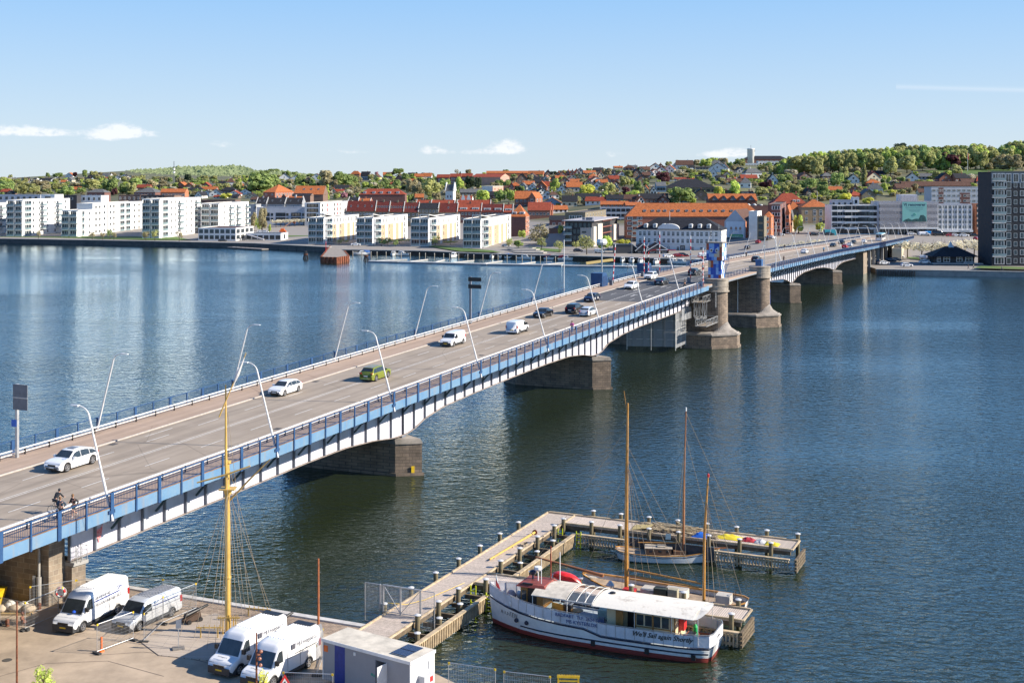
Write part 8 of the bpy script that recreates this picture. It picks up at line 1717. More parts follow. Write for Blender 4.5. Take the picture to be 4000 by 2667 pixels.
def cannon(px,py,ang,lab):
 r=thing('cannon',lab,'cannon',q2(px,py),ang,'black ship cannons on the quay')
 b=MB();b.tube([(-.85,0,.62),(-.75,0,.63),(-.6,0,.64),(.2,0,.78),(1.15,0,.95),(1.2,0,.96)],[.05,.15,.16,.12,.085,.10],12);b.build('barrel',M_BLACK,r,True)
 b=MB()
 for y in(-.22,.22):b.hexa([(-.8,y-.04,.18),(.5,y-.04,.18),(.5,y+.04,.18),(-.8,y+.04,.18),(-.8,y-.04,.4),(.4,y-.04,.72),(.4,y+.04,.72),(-.8,y+.04,.4)])
 b.box(-.7,.4,-.18,.18,.2,.3);b.build('carriage',mat('dark brown wood',(.07,.04,.025),.7),r)
 for x in(-.6,.35):
  for y in(-.34,.34):b=MB();b.X=Matrix.Rotation(R(90),4,'X');b.lathe([(.17,-.05),(.18,0),(.17,.05)],12);b.build('wheel',M_BLACK,r,loc=(x,y,.18))
cannon(757,2428,R(48),'black cannon on a wheeled carriage beside the silver van');cannon(1098,2462,R(58),'black cannon half hidden behind the contractor vans')
def pole(px,py,h,lab,r_=.06,m=M_RUST,name='rusty_pole',cat='pole',fx=False):
 r=thing(name,lab,cat,q2(px,py));b=MB();b.tube([(0,0,0),(0,0,h)],[r_*1.2,r_*.8],8);b.build('pole',m,r);b=MB();b.box(-.14,.14,-.14,.14,0,.06);b.build('base_plate',m,r);return r
pole(66,2703,5.7,'rusty iron pole near the left edge with ceramic fittings');pole(1244,2441,4.8,'tall rusty iron pole standing at the quay edge alone',.075,mat('orange rust',(.40,.13,.05),.8,.2,4))
rp_=pole(1002,2715,3.9,'short rusty pole with coppery fittings in front of the right contractor van')
for p_,o_ in((rp_,((.12,2.6),(.2,2.3),(.28,2.75),(.25,1.9))),):
 for x,z in o_:b=MB();b.lathe([(.02,-.12),(.10,-.08),(.06,0),(.11,.06),(.03,.12)],10);o=b.build('insulator',mat('copper brown ceramic',(.32,.13,.08),.4),p_,loc=(x,-.05,z));o.rotation_euler=(.6,.9,0)
 b=MB();b.bar((0,0,2.5),(.3,-.05,2.5),.04);b.build('bracket',M_RUST,p_)
rp2=thing('iron_fitting','brown iron fitting with insulators behind the left rusty pole','fitting',q2(86,2440));
for x,z in((0,.5),(.15,.25),(.05,.9)):b=MB();b.lathe([(.02,-.16),(.14,-.08),(.09,0),(.15,.08),(.03,.16)],10);o=b.build('insulator',mat('copper brown ceramic',(.32,.13,.08),.4),rp2,loc=(x,0,z));o.rotation_euler=(.3,1.1,0)
b=MB();b.bar((0,.1,0),(0,.1,1.1),.06);b.build('stand',M_RUST,rp2)
for px,py,lab in((153,2380,'short rusty bollard at the foot of the steel column'),(29,2444,'short rusty bollard at the left edge'),):
 r=thing('bollard',lab,'bollard',q2(px,py));b=MB();b.lathe([(.14,0),(.14,.42),(.11,.5),(.02,.52)],12);b.build('post',M_RUST,r)
r=thing('steel_column','grey steel column rising to the bridge deck beside the abutment','column',q2(152,2366));b=MB();b.tube([(0,0,0),(0,0,2.2)],.2,12);b.tube([(0,0,2.2),(0,0,6.3)],.11,12);b.box(-.45,-.25,-.1,.2,0,2.3);b.build('shaft',mat('column grey',(.38,.36,.33),.6),r)
r=thing('lifebuoy','red and white lifebuoy on a white board before the abutment','lifebuoy',q2(236,2392));b=MB()
for i in range(8):
 a0,a1=i*math.pi/4,(i+1)*math.pi/4;b.mi=i%2;b.tube([(.3*math.cos(a0+(a1-a0)*k/4),0,1.5+.3*math.sin(a0+(a1-a0)*k/4))for k in range(5)],.075,8)
b.build('ring',[M_RED,M_WHITE],r);b=MB();b.lathe([(.45,0),(.45,.03)],18);b.build('board',M_WHITE,r,loc=(0,.1,1.5)).rotation_euler=(R(90),0,0);b=MB();b.bar((-.2,.12,0),(-.2,.12,1.5),.05);b.bar((.2,.12,0),(.2,.12,1.5),.05);b.build('stand',M_STEEL,r)
r=thing('info_sign','small grey sign on a thin post with a heavy base by the timber deck','sign',q2(697,2536),R(20));b=MB();b.bar((0,0,0),(0,0,2.0),.05);b.build('post',M_STEEL,r);b=MB();b.box(-.18,.18,-.03,-.01,1.45,2.05);b.build('panel',M_GIRD_D,r);b=MB();b.box(-.4,.4,-.28,.28,0,.16);b.build('base',mat('concrete base',(.22,.2,.18),.9),r)
r=thing('marker_post','orange plastic marker post behind the mesh fence','marker post',q2(396,2543));b=MB();b.tube([(0,0,.06),(.0,0,1.0)],.075,8);b.build('post',M_ORANGE,r);b=MB();b.lathe([(.22,0),(.18,.06)],10);b.build('base',M_ORANGE,r)
r=thing('sack_pile','crumpled white and beige sacks on a pallet under the bridge end','sacks',q2(55,2392));sr=random.Random(4)
for i in range(5):
 b=MB();vs=[];n1,n2=9,12;sx,sy,sz=sr.uniform(.35,.6),sr.uniform(.3,.5),sr.uniform(.22,.36)
 for a in range(n1):
  for c in range(n2):
   th=math.pi*a/(n1-1);ph=2*math.pi*c/n2;k=1+.25*(mnoise.noise(Vector((math.cos(ph)*1.7+i*3,math.sin(ph)*1.7,th*1.5))));vs.append((sx*math.sin(th)*math.cos(ph)*k,sy*math.sin(th)*math.sin(ph)*k,.25+sz*math.cos(th)*k))
 fs=[(a*n2+c,a*n2+(c+1)%n2,(a+1)*n2+(c+1)%n2,(a+1)*n2+c)for a in range(n1-1)for c in range(n2)]
 b.add(vs,fs);b.build('sack',mat(f'sack cloth {i%2}',(.72,.68,.62)if i%2 else(.55,.45,.33),.9,.15,3),r,True,loc=(-.9+.5*i,sr.uniform(-.2,.3),.1+.15*(i%2)))
b=MB();b.box(-1.2,1.4,-.6,.6,0,.13);b.build('pallet',mat('pallet wood',(.42,.29,.12),.85),r)
r=thing('yellow_container','corner of a yellow skip at the left edge under the bridge','skip',q2(-38,2370));b=MB();b.hexa([(-1,-.6,0),(.6,-.6,0),(.6,.8,0),(-1,.8,0),(-1.3,-.8,1.25),(.9,-.8,1.25),(.9,1,1.25),(-1.3,1,1.25)]);b.build('shell',M_YELL,r);b=MB();b.box(-1.35,.95,-.88,-.803,1.15,1.3);b.build('rim',M_YELL,r)
r=thing('yellow_barrier','bright yellow barrier frame at the bottom edge of the photograph','barrier',q2(2220,2722),R(-4));b=MB()
for x in(-.62,.62):b.box(x-.05,x+.05,-.05,.05,0,1.2)
b.box(-.7,.7,-.06,.06,1.203,1.34);b.box(-.6,.6,-.04,.04,.98,1.08)
for i in range(14):b.box(-.66+.1*i,-.62+.1*i,-.03,.03,1.343,1.40)
b.build('frame',M_YELL,r)
r=thing('roadworks_sign','red bordered triangular roadworks sign at the bottom edge','road sign',q2(1112,2768),R(8));b=MB();b.add([(-.55,-.02,1.15),(.55,-.02,1.15),(0,-.02,2.1),(-.55,.02,1.15),(.55,.02,1.15),(0,.02,2.1)],[(0,1,2),(5,4,3),(0,3,4,1),(1,4,5,2),(2,5,3,0)]);b.build('border',M_RED,r)
b=MB();b.add([(-.36,-.026,1.26),(.36,-.026,1.26),(0,-.026,1.88)],[(0,1,2)]);b.build('face',M_WHITE,r);b=MB();b.box(-.03,.05,-.034,-.028,1.38,1.6);b.box(-.16,.0,-.034,-.028,1.29,1.36);b.hexa([(.05,-.034,1.29),(.22,-.034,1.29),(.22,-.028,1.29),(.05,-.028,1.29),(.12,-.034,1.38),(.16,-.034,1.38),(.16,-.028,1.38),(.12,-.028,1.38)]);b.lathe([(.045,1.62),(.05,1.66),(.01,1.7)],8,(.02,-.031));b.build('symbol',M_BLACK,r)
b=MB();b.bar((0,.04,0),(0,.04,1.3),.05);b.build('post',M_STEEL,r)
r=thing('manhole_cover','round brown manhole cover in the quay asphalt','manhole cover',q2(28,2577));b=MB();b.lathe([(.32,.004),(.32,.018),(.28,.02)],20);b.build('cover',mat('cast iron',(.09,.08,.07),.7),r)
X,Y=W(170,2700,QZ);tree(X,Y,QZ,1.6,1.5,'b','sparse','small bright green bush at the bottom left edge','bushes on the near quay','bush','bush',low=0)
X,Y=W(1030,2725,QZ);tree(X,Y,QZ,.9,1.7,'y','sparse','thin yellow green sapling by the rusty pole and right van','bushes on the near quay','bush','bush',low=.1)
PO=Vector((-10.4,91.5));PM=Matrix(((.407,-.913,0,PO.x),(.913,.407,0,PO.y),(0,0,1,0),(0,0,0,1)));PZ=1.6
PANG=math.atan2(.913,.407)
M_PLANK=brick('pier planks',(.60,.50,.42),(.50,.42,.35),(.10,.08,.07),6.0,.16,.012,proj='xy',noisy=.4,bumps=.5)
M_PLANKR=brick('pier planks across',(.60,.50,.42),(.50,.42,.35),(.10,.08,.07),.16,6.0,.012,off=0,proj='xy',noisy=.4,bumps=.5)
M_TIMB=mat('pale yellow timber',(.54,.42,.27),.8,.22,2,bump=.2);M_TIMBD=mat('wet dark timber',(.16,.12,.075),.8,.3,2)
pier_=thing('timber_pier','E shaped timber jetty of weathered planks with two arms and fender slats','jetty',(PO.x,PO.y,0),PANG)
def deckbox(x0,x1,y0,y1,m,nm='deck'):b=MB();b.box(x0,x1,y0,y1,PZ-.1,PZ);b.build(nm,m,pier_)
deckbox(-3.2,34.1,-2.75,0,M_PLANKR);deckbox(30.9,34.1,-23.9,-2.753,M_PLANK);deckbox(11.8,14.5,-24.3,-2.753,M_PLANK)
b=MB()
for y in(-2.75,-.0):b.box(-3.2,34.1 if y else 34.1,y-.07,y+.07,PZ+.003,PZ+.10)
b.box(33.95,34.15,-23.9,-.11,PZ+.003,PZ+.14);b.box(30.85,31.0,-23.9,-2.9,PZ+.003,PZ+.14);b.box(14.4,14.55,-24.3,-2.9,PZ+.003,PZ+.14);b.box(11.75,11.9,-24.3,-2.9,PZ+.003,PZ+.14);b.box(30.9,34.1,-24.05,-23.9,PZ+.003,PZ+.1);b.box(11.8,14.5,-24.45,-24.3,PZ+.003,PZ+.1)
b.build('edge_beam',M_TIMB,pier_)
b=MB()
for y in(-2.6,-.15):b.box(-3.2,34,y-.12,y+.12,PZ-.45,PZ-.103)
for x in(31.1,33.9):b.box(x-.12,x+.12,-23.8,-2.9,PZ-.45,PZ-.103)
for x in(12.0,14.3):b.box(x-.12,x+.12,-24.2,-2.9,PZ-.45,PZ-.103)
for i in range(15):b.box(-1+2.3*i-.1,-1+2.3*i+.1,-4.3,-2.72,PZ-.75,PZ-.46)
b.build('bearer',M_TIMBD,pier_)
def slats(x0,y0,x1,y1,z0=.15,z1=1.12,lab='slat'):
 b=MB();L=math.hypot(x1-x0,y1-y0);n=int(L/.27);dx,dy=(x1-x0)/L,(y1-y0)/L
 for i in range(n):
  k=(i+.5)/n;x,y=x0+(x1-x0)*k,y0+(y1-y0)*k;b.bar((x,y,z0),(x,y,z1),.15,.10,up=(dx,dy,0))
 b.build('fender_slats',M_TIMB,pier_)
 b=MB();b.bar((x0,y0,z1+.06),(x1,y1,z1+.06),.34,.10);b.bar((x0-dy*.1,y0+dx*.1,z1-.25),(x1-dy*.1,y1+dx*.1,z1-.25),.1,.16);b.bar((x0-dy*.1,y0+dx*.1,z0+.15),(x1-dy*.1,y1+dx*.1,z0+.15),.1,.16);b.build('fender_beam',M_TIMB,pier_)
slats(-1.5,-4.45,10.6,-4.45);slats(15.6,-4.45,29.5,-4.45);slats(29.6,-4.6,29.6,-24.0);slats(10.6,-5,10.6,-24.4)
b=MB()
for(x,y0,y1)in((29.6,-24.1,0),(10.6,-24.5,0)):
 for z in(.25,.55,.85,1.15):b.box(x-.15,x+3.6,-24.65,-24.45,z-.1,z+.1)
b.build('end_fender',M_TIMBD,pier_)
b=MB();b.box(29.42,29.5,-17.5,-9.5,.35,1.5);b.build('dark_tarpaulin',mat('dark tarpaulin',(.07,.065,.065),.7,.3,1),pier_)
for x,y in((28.9,-3.3),(29.4,-4.9),(10.9,-3.2),(10.45,-4.75)):
 b=MB();
 for d in(-.22,.22):b.bar((x,y+d,-.4),(x,y+d,1.75 if y>-4 else 1.5),.07)
 for i in range(6):b.bar((x,y-.22,-.2+.3*i),(x,y+.22,-.2+.3*i),.06)
 b.build('ladder',mat('fluorescent yellow',(.62,.70,.02),.5,.15,3),pier_)
M_PILE=mat('pile wood',(.20,.15,.085),.85,.35,1.5,col2=(.09,.10,.06))
def pile_mesh(h):
 b=MB();b.mi=0;b.tube([(0,0,-2.5),(0,0,h)],[.19,.18],12);b.mi=1;b.lathe([(.24,h+.003),(.24,h+.05),(.08,h+.11),(.01,h+.12)],14);return b.mesh('pile',[M_PILE,mat('pale pile cap',(.60,.61,.62),.6)])
PM_=pile_mesh(2.15);PML=pile_mesh(1.5)
n_=0
for(x,y,me)in[(3.2+4.1*i,.35,PM_)for i in range(7)]+[(34.35,-4.5-2.75*i,PM_)for i in range(8)]+[(30.6,-2.95-2.75*i,PM_)for i in range(8)]+[(2.0+3.3*i,-3.05,PM_)for i in range(3)]+[(16.4+3.9*i,-3.05,PM_)for i in range(4)]+[(.4+3.4*i,-3.9,PML)for i in range(3)]+[(14.9+3.6*i,-3.9,PML)for i in range(4)]+[(14.75,-6.5-4.2*i,PM_)for i in range(5)]+[(11.5,-12.5,PM_),(11.5,-23.6,PM_),(11.5,-4.0,PM_)]:
 link('pile',me,pier_,(x,y,0))
gt=thing('wire_gate','grey wire mesh double gate across the landward end of the jetty','gate',(PO.x,PO.y,PZ),PANG)
b=MB();gx=3.0
for y in(.6,.35,-1.1,-2.75):b.box(gx-.05,gx+.05,y-.05,y+.05,0,2.05)
for y0,y1 in((.6,1.9),):b.bar((gx,y0,2.0),(gx,y1,2.0),.05);b.bar((gx,y1,-.8),(gx,y1,2.0),.05);b.bar((gx,y0,-.8),(gx,y1,-.8),.05)
b.bar((gx,.35,2.02),(gx,-2.75,2.02),.09);b.bar((gx,.3,.1),(gx,-2.7,.1),.05);b.bar((gx,.25,1.9),(gx,-1.05,.15),.05);b.bar((gx,-1.15,.15),(gx,-2.7,1.9),.05)
b.bar((gx,-2.75,2.0),(gx,-3.9,2.0),.05);b.bar((gx,-3.9,-.8),(gx,-3.9,2.0),.05);b.bar((gx,-2.75,-.8),(gx,-3.9,-.8),.05);b.build('frame',M_STEEL,gt)
b=MB()
for i in range(50):y=1.85-i*.115;b.bar((gx,y,-.7 if y>.6 or y<-2.8 else .12),(gx,y,1.98),.010)
for i in range(18):z=.12+i*.11;b.bar((gx,1.88,z),(gx,-3.88,z),.010)
b.build('mesh',M_STEEL,gt)
r=thing('spare_spar','long pale wooden spar with a round end lying on the jetty','spar',(PO.x,PO.y,PZ),PANG);b=MB();b.tube([(17.6,-1.5,.16),(26.5,-1.8,.2)],[.08,.11],8);b.X=None;b.build('spar',M_MAST,r);b=MB();b.lathe([(.24,0),(.24,.1)],14);b.build('end_disc',M_RUST,r,loc=(26.5,-1.8,.2)).rotation_euler=(0,R(90),0)
b=MB();b.bar((22,-1.65,0),(22,-1.65,.12),.14);b.bar((18.5,-1.5,0),(18.5,-1.5,.1),.14);b.build('chock',M_TIMB,r)
r=thing('rope_coil','loose coil of pale rope beside the long spar','rope',(PO.x,PO.y,PZ),PANG);b=MB()
pts=[(23+.45*math.cos(a*.7)*(1+.1*math.sin(a*3)),-2.3+.3*math.sin(a*.7),.03+.004*a)for a in range(40)];b.tube(pts,.025,5);b.build('rope',M_ROPE,r)
r=thing('timber_heap','heap of weathered planks and laths on the far jetty arm','timber heap',(PO.x,PO.y,PZ),PANG);sr=random.Random(8);b=MB()
for i in range(110):
 y=sr.uniform(-16.5,-10.5);x=sr.uniform(31.6,33.6);L=sr.uniform(1.2,3.4);a=sr.gauss(math.pi/2,.35);z=sr.uniform(.03,.55)*max(.15,1-abs(y+13.5)/3.4)
 b.bar((x-math.cos(a)*L/2,y-math.sin(a)*L/2,max(.03,z+sr.uniform(-.1,.1))),(x+math.cos(a)*L/2,y+math.sin(a)*L/2,max(.03,z+sr.uniform(-.1,.15))),.11,.035)
b.build('boards',mat('old boards',(.46,.36,.22),.85,.25,2),r)
b=MB();b.add([(31.4,-9.2,.05),(33.0,-9.0,.05),(33.2,-10.8,.3),(31.6,-11,.35)],[(3,2,1,0)]);b.build('plywood',mat('yellow plywood',(.55,.42,.16),.7),r)
def heapcloth(lab,y0,y1,m,x0=31.3,x1=33.3,h=.35,seed=1,name='sail_bundle',cat='sail'):
 r=thing(name,lab,cat,(PO.x,PO.y,PZ),PANG);b=MB();nx,ny=12,16;vs=[]
 for i in range(nx+1):
  for j in range(ny+1):
   u,v=i/nx,j/ny;e=math.sin(math.pi*u)**.6*math.sin(math.pi*v)**.6
   k=mnoise.noise(Vector((u*4+seed*5,v*4,seed)))*.5+mnoise.noise(Vector((u*9,v*9+seed,seed)))*.3
   vs.append((x0+(x1-x0)*u+k*.2,y0+(y1-y0)*v+k*.25,.02+h*e*(.7+k)))
 b.add(vs,[(i*(ny+1)+j,(i+1)*(ny+1)+j,(i+1)*(ny+1)+j+1,i*(ny+1)+j+1)for i in range(nx)for j in range(ny)]);b.build('cloth',m,r,True)
heapcloth('crumpled bright blue tarpaulin on the far jetty arm',-14.9,-16.6,mat('blue tarpaulin',(.02,.12,.5),.45),31.1,32.6,.5,1,'tarpaulin','tarpaulin')
heapcloth('crumpled yellow sailcloth right of the blue tarpaulin',-16.9,-19.2,mat('yellow sailcloth',(.75,.58,.03),.7),31.9,33.2,.32,2)
heapcloth('dark red cloth lying next to the yellow sailcloth',-19.2,-20.4,mat('dark red cloth',(.35,.02,.03),.7),31.9,33.0,.32,3)
heapcloth('grey and white cloth bundle near the end of the far jetty arm',-20.4,-21.4,mat('grey cloth',(.5,.5,.5),.8),31.8,32.9,.28,4)
heapcloth('small yellow bag heap at the end of the far jetty arm',-21.4,-22.6,MATS['yellow sailcloth'],31.6,32.6,.25,5)
r=thing('dinghy_rope','sagging yellow rope stretched across the landward part of the jetty','rope',(PO.x,PO.y,PZ),PANG);b=MB();b.tube([(2.6,-.3,.9),(4.5,-.7,.25),(6.5,-1.2,.06),(9.5,-1.9,.1),(10.8,-2.5,.3)],.022,5);b.build('rope',M_YELL,r)
b=MB()
for L in(((350,2560),(560,2545),(700,2560),(860,2600)),((0,2640),(180,2590),(420,2580),(640,2640)),((860,2600),(1000,2640),(1080,2667)),((300,2335),(520,2375),(700,2405),(900,2425),(1180,2480)),((620,2350),(760,2362),(1000,2405),(1230,2450))):
 P=[Vector((*W(x_,y_,QZ),QZ+.006))for x_,y_ in L]
 for p,q in zip(P,P[1:]):
  d=(q-p).normalized();nn=Vector((-d.y,d.x,0))*.025;b.add([p-nn,q-nn,q+nn,p+nn],[(0,1,2,3)])
structure(b.build('asphalt_seam',mat('tar seam',(.06,.05,.045),.7)))
HB=math.atan2(.401,-.916)
def hull(st,lev,m,nm,parent,zdeck=None,smooth=True):
 """st: (x, half beam at deck, half beam at water, sheer z); lev: list of (k, z0 factor) handled below"""
 b=MB();n=len(lev);vs=[]
 for x,bd,bw,zs,dx in st:
  for k in lev:
   z=-.7+(zs+.7)*k if k>.5 else None
   zz=-.5+(zs+.5)*k;t=min(1,max(0,(zz+.1)/(zs+.1)));w_=(bw+(bd-bw)*t**.8)if zz>-.1 else bw*max(.1,1+(zz+.1)*1.2)
   vs.append((x+dx*(t if zz>0 else zz*.5),w_,zz))
 m_=len(st)
 fs=[]
 for i in range(m_-1):
  for j in range(n-1):fs.append((i*n+j,i*n+j+1,(i+1)*n+j+1,(i+1)*n+j))
 b.add(vs,fs);b.add([(x,-y,z)for x,y,z in vs],[tuple(reversed(f))for f in fs])
 o=len(vs)
 b.f.append(tuple([j for j in range(n)]+[o+j for j in range(n-1,-1,-1)]));b.m.append(0)
 return b,vs
def hullmat(base,bc,zb):
 nm=f'hull paint {base.name} {bc} {zb}'
 if nm in MATS:return MATS[nm]
 m=base.copy();m.name='hull paint';n=m.node_tree.nodes;k=m.node_tree.links;p=n['Principled BSDF'];src=p.inputs['Base Color'].links[0].from_socket
 t=n.new('ShaderNodeTexCoord');s=n.new('ShaderNodeSeparateXYZ');g=n.new('ShaderNodeMath');g.operation='GREATER_THAN';g.inputs[1].default_value=zb;mx=n.new('ShaderNodeMix');mx.data_type='RGBA'
 k.new(t.outputs['Object'],s.inputs[0]);k.new(s.outputs[2],g.inputs[0]);k.new(g.outputs[0],mx.inputs[0]);mx.inputs[6].default_value=(*bc,1);k.new(src,mx.inputs[7]);k.new(mx.outputs[2],p.inputs['Base Color'])
 w_=n.new('ShaderNodeTexWave');w_.bands_direction='Z';w_.inputs['Scale'].default_value=2.4;w_.inputs['Distortion'].default_value=.6;k.new(t.outputs['Object'],w_.inputs[0])
 b=n.new('ShaderNodeBump');b.inputs['Strength'].default_value=.25;b.inputs['Distance'].default_value=.02;k.new(w_.outputs[0],b.inputs['Height']);k.new(b.outputs[0],p.inputs['Normal'])
 MATS[nm]=m;return m
def hull_parts(parent,st,boot=.28,white=M_WHITE,bootm=None,zd=.25,deckm=None,K=12):
 lev=[i/K for i in range(K+1)];b,vs=hull(st,lev,None,None,parent);n=K+1
 me=bpy.data.meshes.new('hull');me.from_pydata(b.v,[],b.f);bc={'green':(.05,.08,.06),'navy':(.015,.022,.05)}.get(bootm,(.26,.05,.04));me.materials.append(hullmat(white,bc,boot))
 for p in me.polygons:p.use_smooth=True
 link('hull',me,parent)
 d=MB();m_=len(st);P=[(x+dx,bd)for x,bd,bw,zs,dx in st];Z=[zs-zd for*_,zs,dx in[(s_[0],s_[1],s_[2],s_[3],s_[4])for s_ in st]]
 for i in range(m_-1):
  d.add([(P[i][0],-P[i][1]+.04,Z[i]),(P[i+1][0],-P[i+1][1]+.04,Z[i+1]),(P[i+1][0],P[i+1][1]-.04,Z[i+1]),(P[i][0],P[i][1]-.04,Z[i])],[(0,3,2,1)]if P[i][0]>P[i+1][0]else[(0,1,2,3)])
 d.build('deck',deckm or mat('grey blue deck',(.36,.42,.48),.7,.12,1.5),parent)
 return st
def side_strip(parent,st,z0,z1,out_,m,nm,i0=0,i1=None,th=.05,both=True,zabs=False,k=1.0):
 b=MB();i1=i1 or len(st)
 for sg in((1,-1)if both else(1,)):
  for a,c in zip(st[i0:i1-1],st[i0+1:i1]):
   q=[]
   for s_ in(a,c):
    x,bd,bw,zs,dx=s_;za,zb=(z0,z1)if zabs else(zs+z0,zs+z1)
    def at(z):t=min(1,max(0,(z+.1)/(zs+.1)));return(x+dx*t,bw+(bd-bw)*t**.8)
    pa,pb=at(za),at(zb);q.append((pa,za,pb,zb))
   (p0,z0a,p0b,z0b),(p1,z1a,p1b,z1b)=q
   b.hexa([(p0[0],sg*(p0[1]+out_),z0a),(p1[0],sg*(p1[1]+out_),z1a),(p1[0],sg*(p1[1]+out_-th),z1a),(p0[0],sg*(p0[1]+out_-th),z0a),(p0b[0],sg*(p0b[1]+out_),z0b),(p1b[0],sg*(p1b[1]+out_),z1b),(p1b[0],sg*(p1b[1]+out_-th),z1b),(p0b[0],sg*(p0b[1]+out_-th),z0b)])
 return b.build(nm,m,parent)
bow=Vector((-1.52,97.0));nd=Vector((.916,-.401));c0=bow+nd*8.65
ky=thing('passenger_boat','large white wooden passenger boat with red waterline, canvas rails and long pale roof','boat',(c0.x,c0.y,0),HB)
ST=[(-8.6,1.25,1.1,1.06,-.25),(-8.45,1.75,1.55,1.05,-.2),(-7.8,2.0,1.8,1.03,-.08),(-6.5,2.15,2.0,1.0,0),(-4.5,2.25,2.12,1.0,0),(-2.2,2.3,2.2,1.0,0),(-.9,2.3,2.2,1.02,0),(.4,2.3,2.18,1.38,0),(2.2,2.28,2.1,1.45,0),(4,2.15,1.85,1.55,0),(5.6,1.85,1.4,1.7,0),(6.9,1.35,.85,1.85,.03),(7.8,.85,.42,1.98,.08),(8.4,.38,.12,2.08,.2),(8.55,.06,.03,2.12,.3)]
NAVY=mat('navy paint',(.015,.022,.05),.5)
hull_parts(ky,ST,.36,M_WHITE,zd=.12)
side_strip(ky,ST,-.10,.0,.03,NAVY,'sheer_stripe');side_strip(ky,ST,.58,.68,.03,NAVY,'rubbing_strake',1,11,zabs=True)
for x in(-.3,-4.3,-7.6):b=MB();b.box(x-.16,x+.16,2.2 if x>-7 else 2.0,2.27 if x>-7 else 2.08,.22,.575);b.build('hull_step',M_BLACK,ky)
for x,y in((5.9,1.62),(5.0,1.82)):b=MB();b.X=Matrix.Translation((x,y,1.02))@Matrix.Rotation(R(-90-0),4,'X')@Matrix.Rotation(0,4,'Z');b.lathe([(.16,0),(.16,.12),(.11,.14)],14);b.build('porthole',NAVY,ky)
CANV=mat('white canvas',(.66,.66,.69),.75,.1,1.2,bump=.15);CANV2=mat('cream side',(.50,.44,.36),.8,.1,1)
side_strip(ky,ST,.06,.86,-.05,CANV,'canvas_rail',0,15,th=.015)
b=MB()
for sg in(1,-1):
 for a,c in zip(ST,ST[1:]):b.bar((a[0]+a[4],sg*(a[1]-.06),a[3]+.92),(c[0]+c[4],sg*(c[1]-.06),c[3]+.92),.045)
 for i in range(24):x=-8.3+.7*i;bd=interp([(s_[0],s_[1])for s_ in ST],x);z=interp([(s_[0],s_[3])for s_ in ST],x);b.bar((x,sg*(bd-.04),z),(x,sg*(bd-.04),z+.92),.03)
b.bar((-8.85,-1.2,1.98),(-8.85,1.2,1.98),.045);b.build('rail',M_STEEL,ky)
b=MB();b.box(-8.87,-8.85,-1.2,1.2,1.12,1.92);b.build('stern_canvas',CANV,ky)
RT=(R(90),0,R(180))
text('BÅDFART  TLF. 2624 5895',.34,INK_B,ky,(2.6,2.27,1.99),(R(90),0,R(180-1.5)));text('MS KYSTEN.DK',.36,INK_B,ky,(1.75,2.28,1.60),(R(90),0,R(180-1.5)))
text("We'll Sail again Shortly",.47,M_BLACK,ky,(-3.2,2.29,1.42),(R(90),0,R(180+3)),shear=.35,bold=.008)
text('KYSTEN',.44,mat('grey brown paint',(.12,.09,.08),.6),ky,(7.45,1.02,1.2),(R(78),0,R(180-27)),space=1.25)
text('KYSTEN',.22,M_BLACK,ky,(-8.91,.6,1.45),(R(90),0,R(-90)))
WOOD=mat('varnished wood',(.30,.15,.04),.45,.2,3);CREAM=mat('cream panels',(.62,.52,.33),.6,.06,1)
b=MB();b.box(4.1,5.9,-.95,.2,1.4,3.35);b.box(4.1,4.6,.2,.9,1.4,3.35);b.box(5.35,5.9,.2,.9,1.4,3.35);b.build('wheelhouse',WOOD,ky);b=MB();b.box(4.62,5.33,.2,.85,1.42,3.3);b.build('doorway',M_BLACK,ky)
for x0,x1 in((5.45,5.8),):b=MB();b.box(x0,x1,.903,.915,2.35,3.05);b.build('wheelhouse_window',M_GLASS,ky)
b=MB();b.box(5.903,5.915,-.8,-.1,2.4,3.1);b.box(5.903,5.915,.1,.75,2.4,3.1);b.build('wheelhouse_window',M_GLASS,ky)
b=MB();b.hexa([(3.8,-1.3,3.353),(6.2,-1.3,3.353),(6.2,1.15,3.353),(3.8,1.15,3.353),(4.0,-1.1,3.55),(6.0,-1.1,3.55),(6.0,.95,3.55),(4.0,.95,3.55)]);b.build('wheelhouse_roof',mat('red brown roof',(.26,.06,.04),.6,.2,3),ky)
b=MB();b.lathe([(.26,4.35),(.30,4.45),(.28,4.6),(.08,4.62)],16,(4.9,-.1));b.tube([(4.9,-.1,3.55),(4.9,-.1,4.35)],.05,8);b.build('radar',M_WHITE,ky)
b=MB();b.tube([(5.4,-.3,3.55),(5.4,-.3,3.9)],.08,8);b.lathe([(.15,3.9),(.26,4.0),(.26,4.15),(.1,4.25)],12,(5.4,-.3));b.build('searchlight',NAVY,ky);b=MB();b.box(4.9,5.7,.85,1.0,3.36,3.62);b.build('name_board',M_BLACK,ky)
b=MB();b.tube([(4.4,.5,3.5),(4.4,.5,5.4)],.03,6);b.tube([(3.5,-1.0,1.4),(3.5,-1.0,5.6)],.035,6);b.build('aerial',M_WHITE,ky);b=MB();b.tube([(4.2,-.9,3.5),(4.2,-.9,6.0)],.045,6);b.build('red_mast',mat('red mast',(.3,.06,.03),.5),ky)
b=MB();b.box(3.2,4.0,-.9,.9,1.4,1.9);b.build('engine_casing',mat('blue grey',(.3,.38,.42),.6),ky)
ROOFW=mat('worn white roof',(.70,.66,.58),.8,.12,1.0,col2=(.45,.40,.34),bump=.25,bscale=6)
ROOFW.node_tree.nodes['Map Range'].inputs[1].default_value=.33;ROOFW.node_tree.nodes['Map Range'].inputs[2].default_value=.45
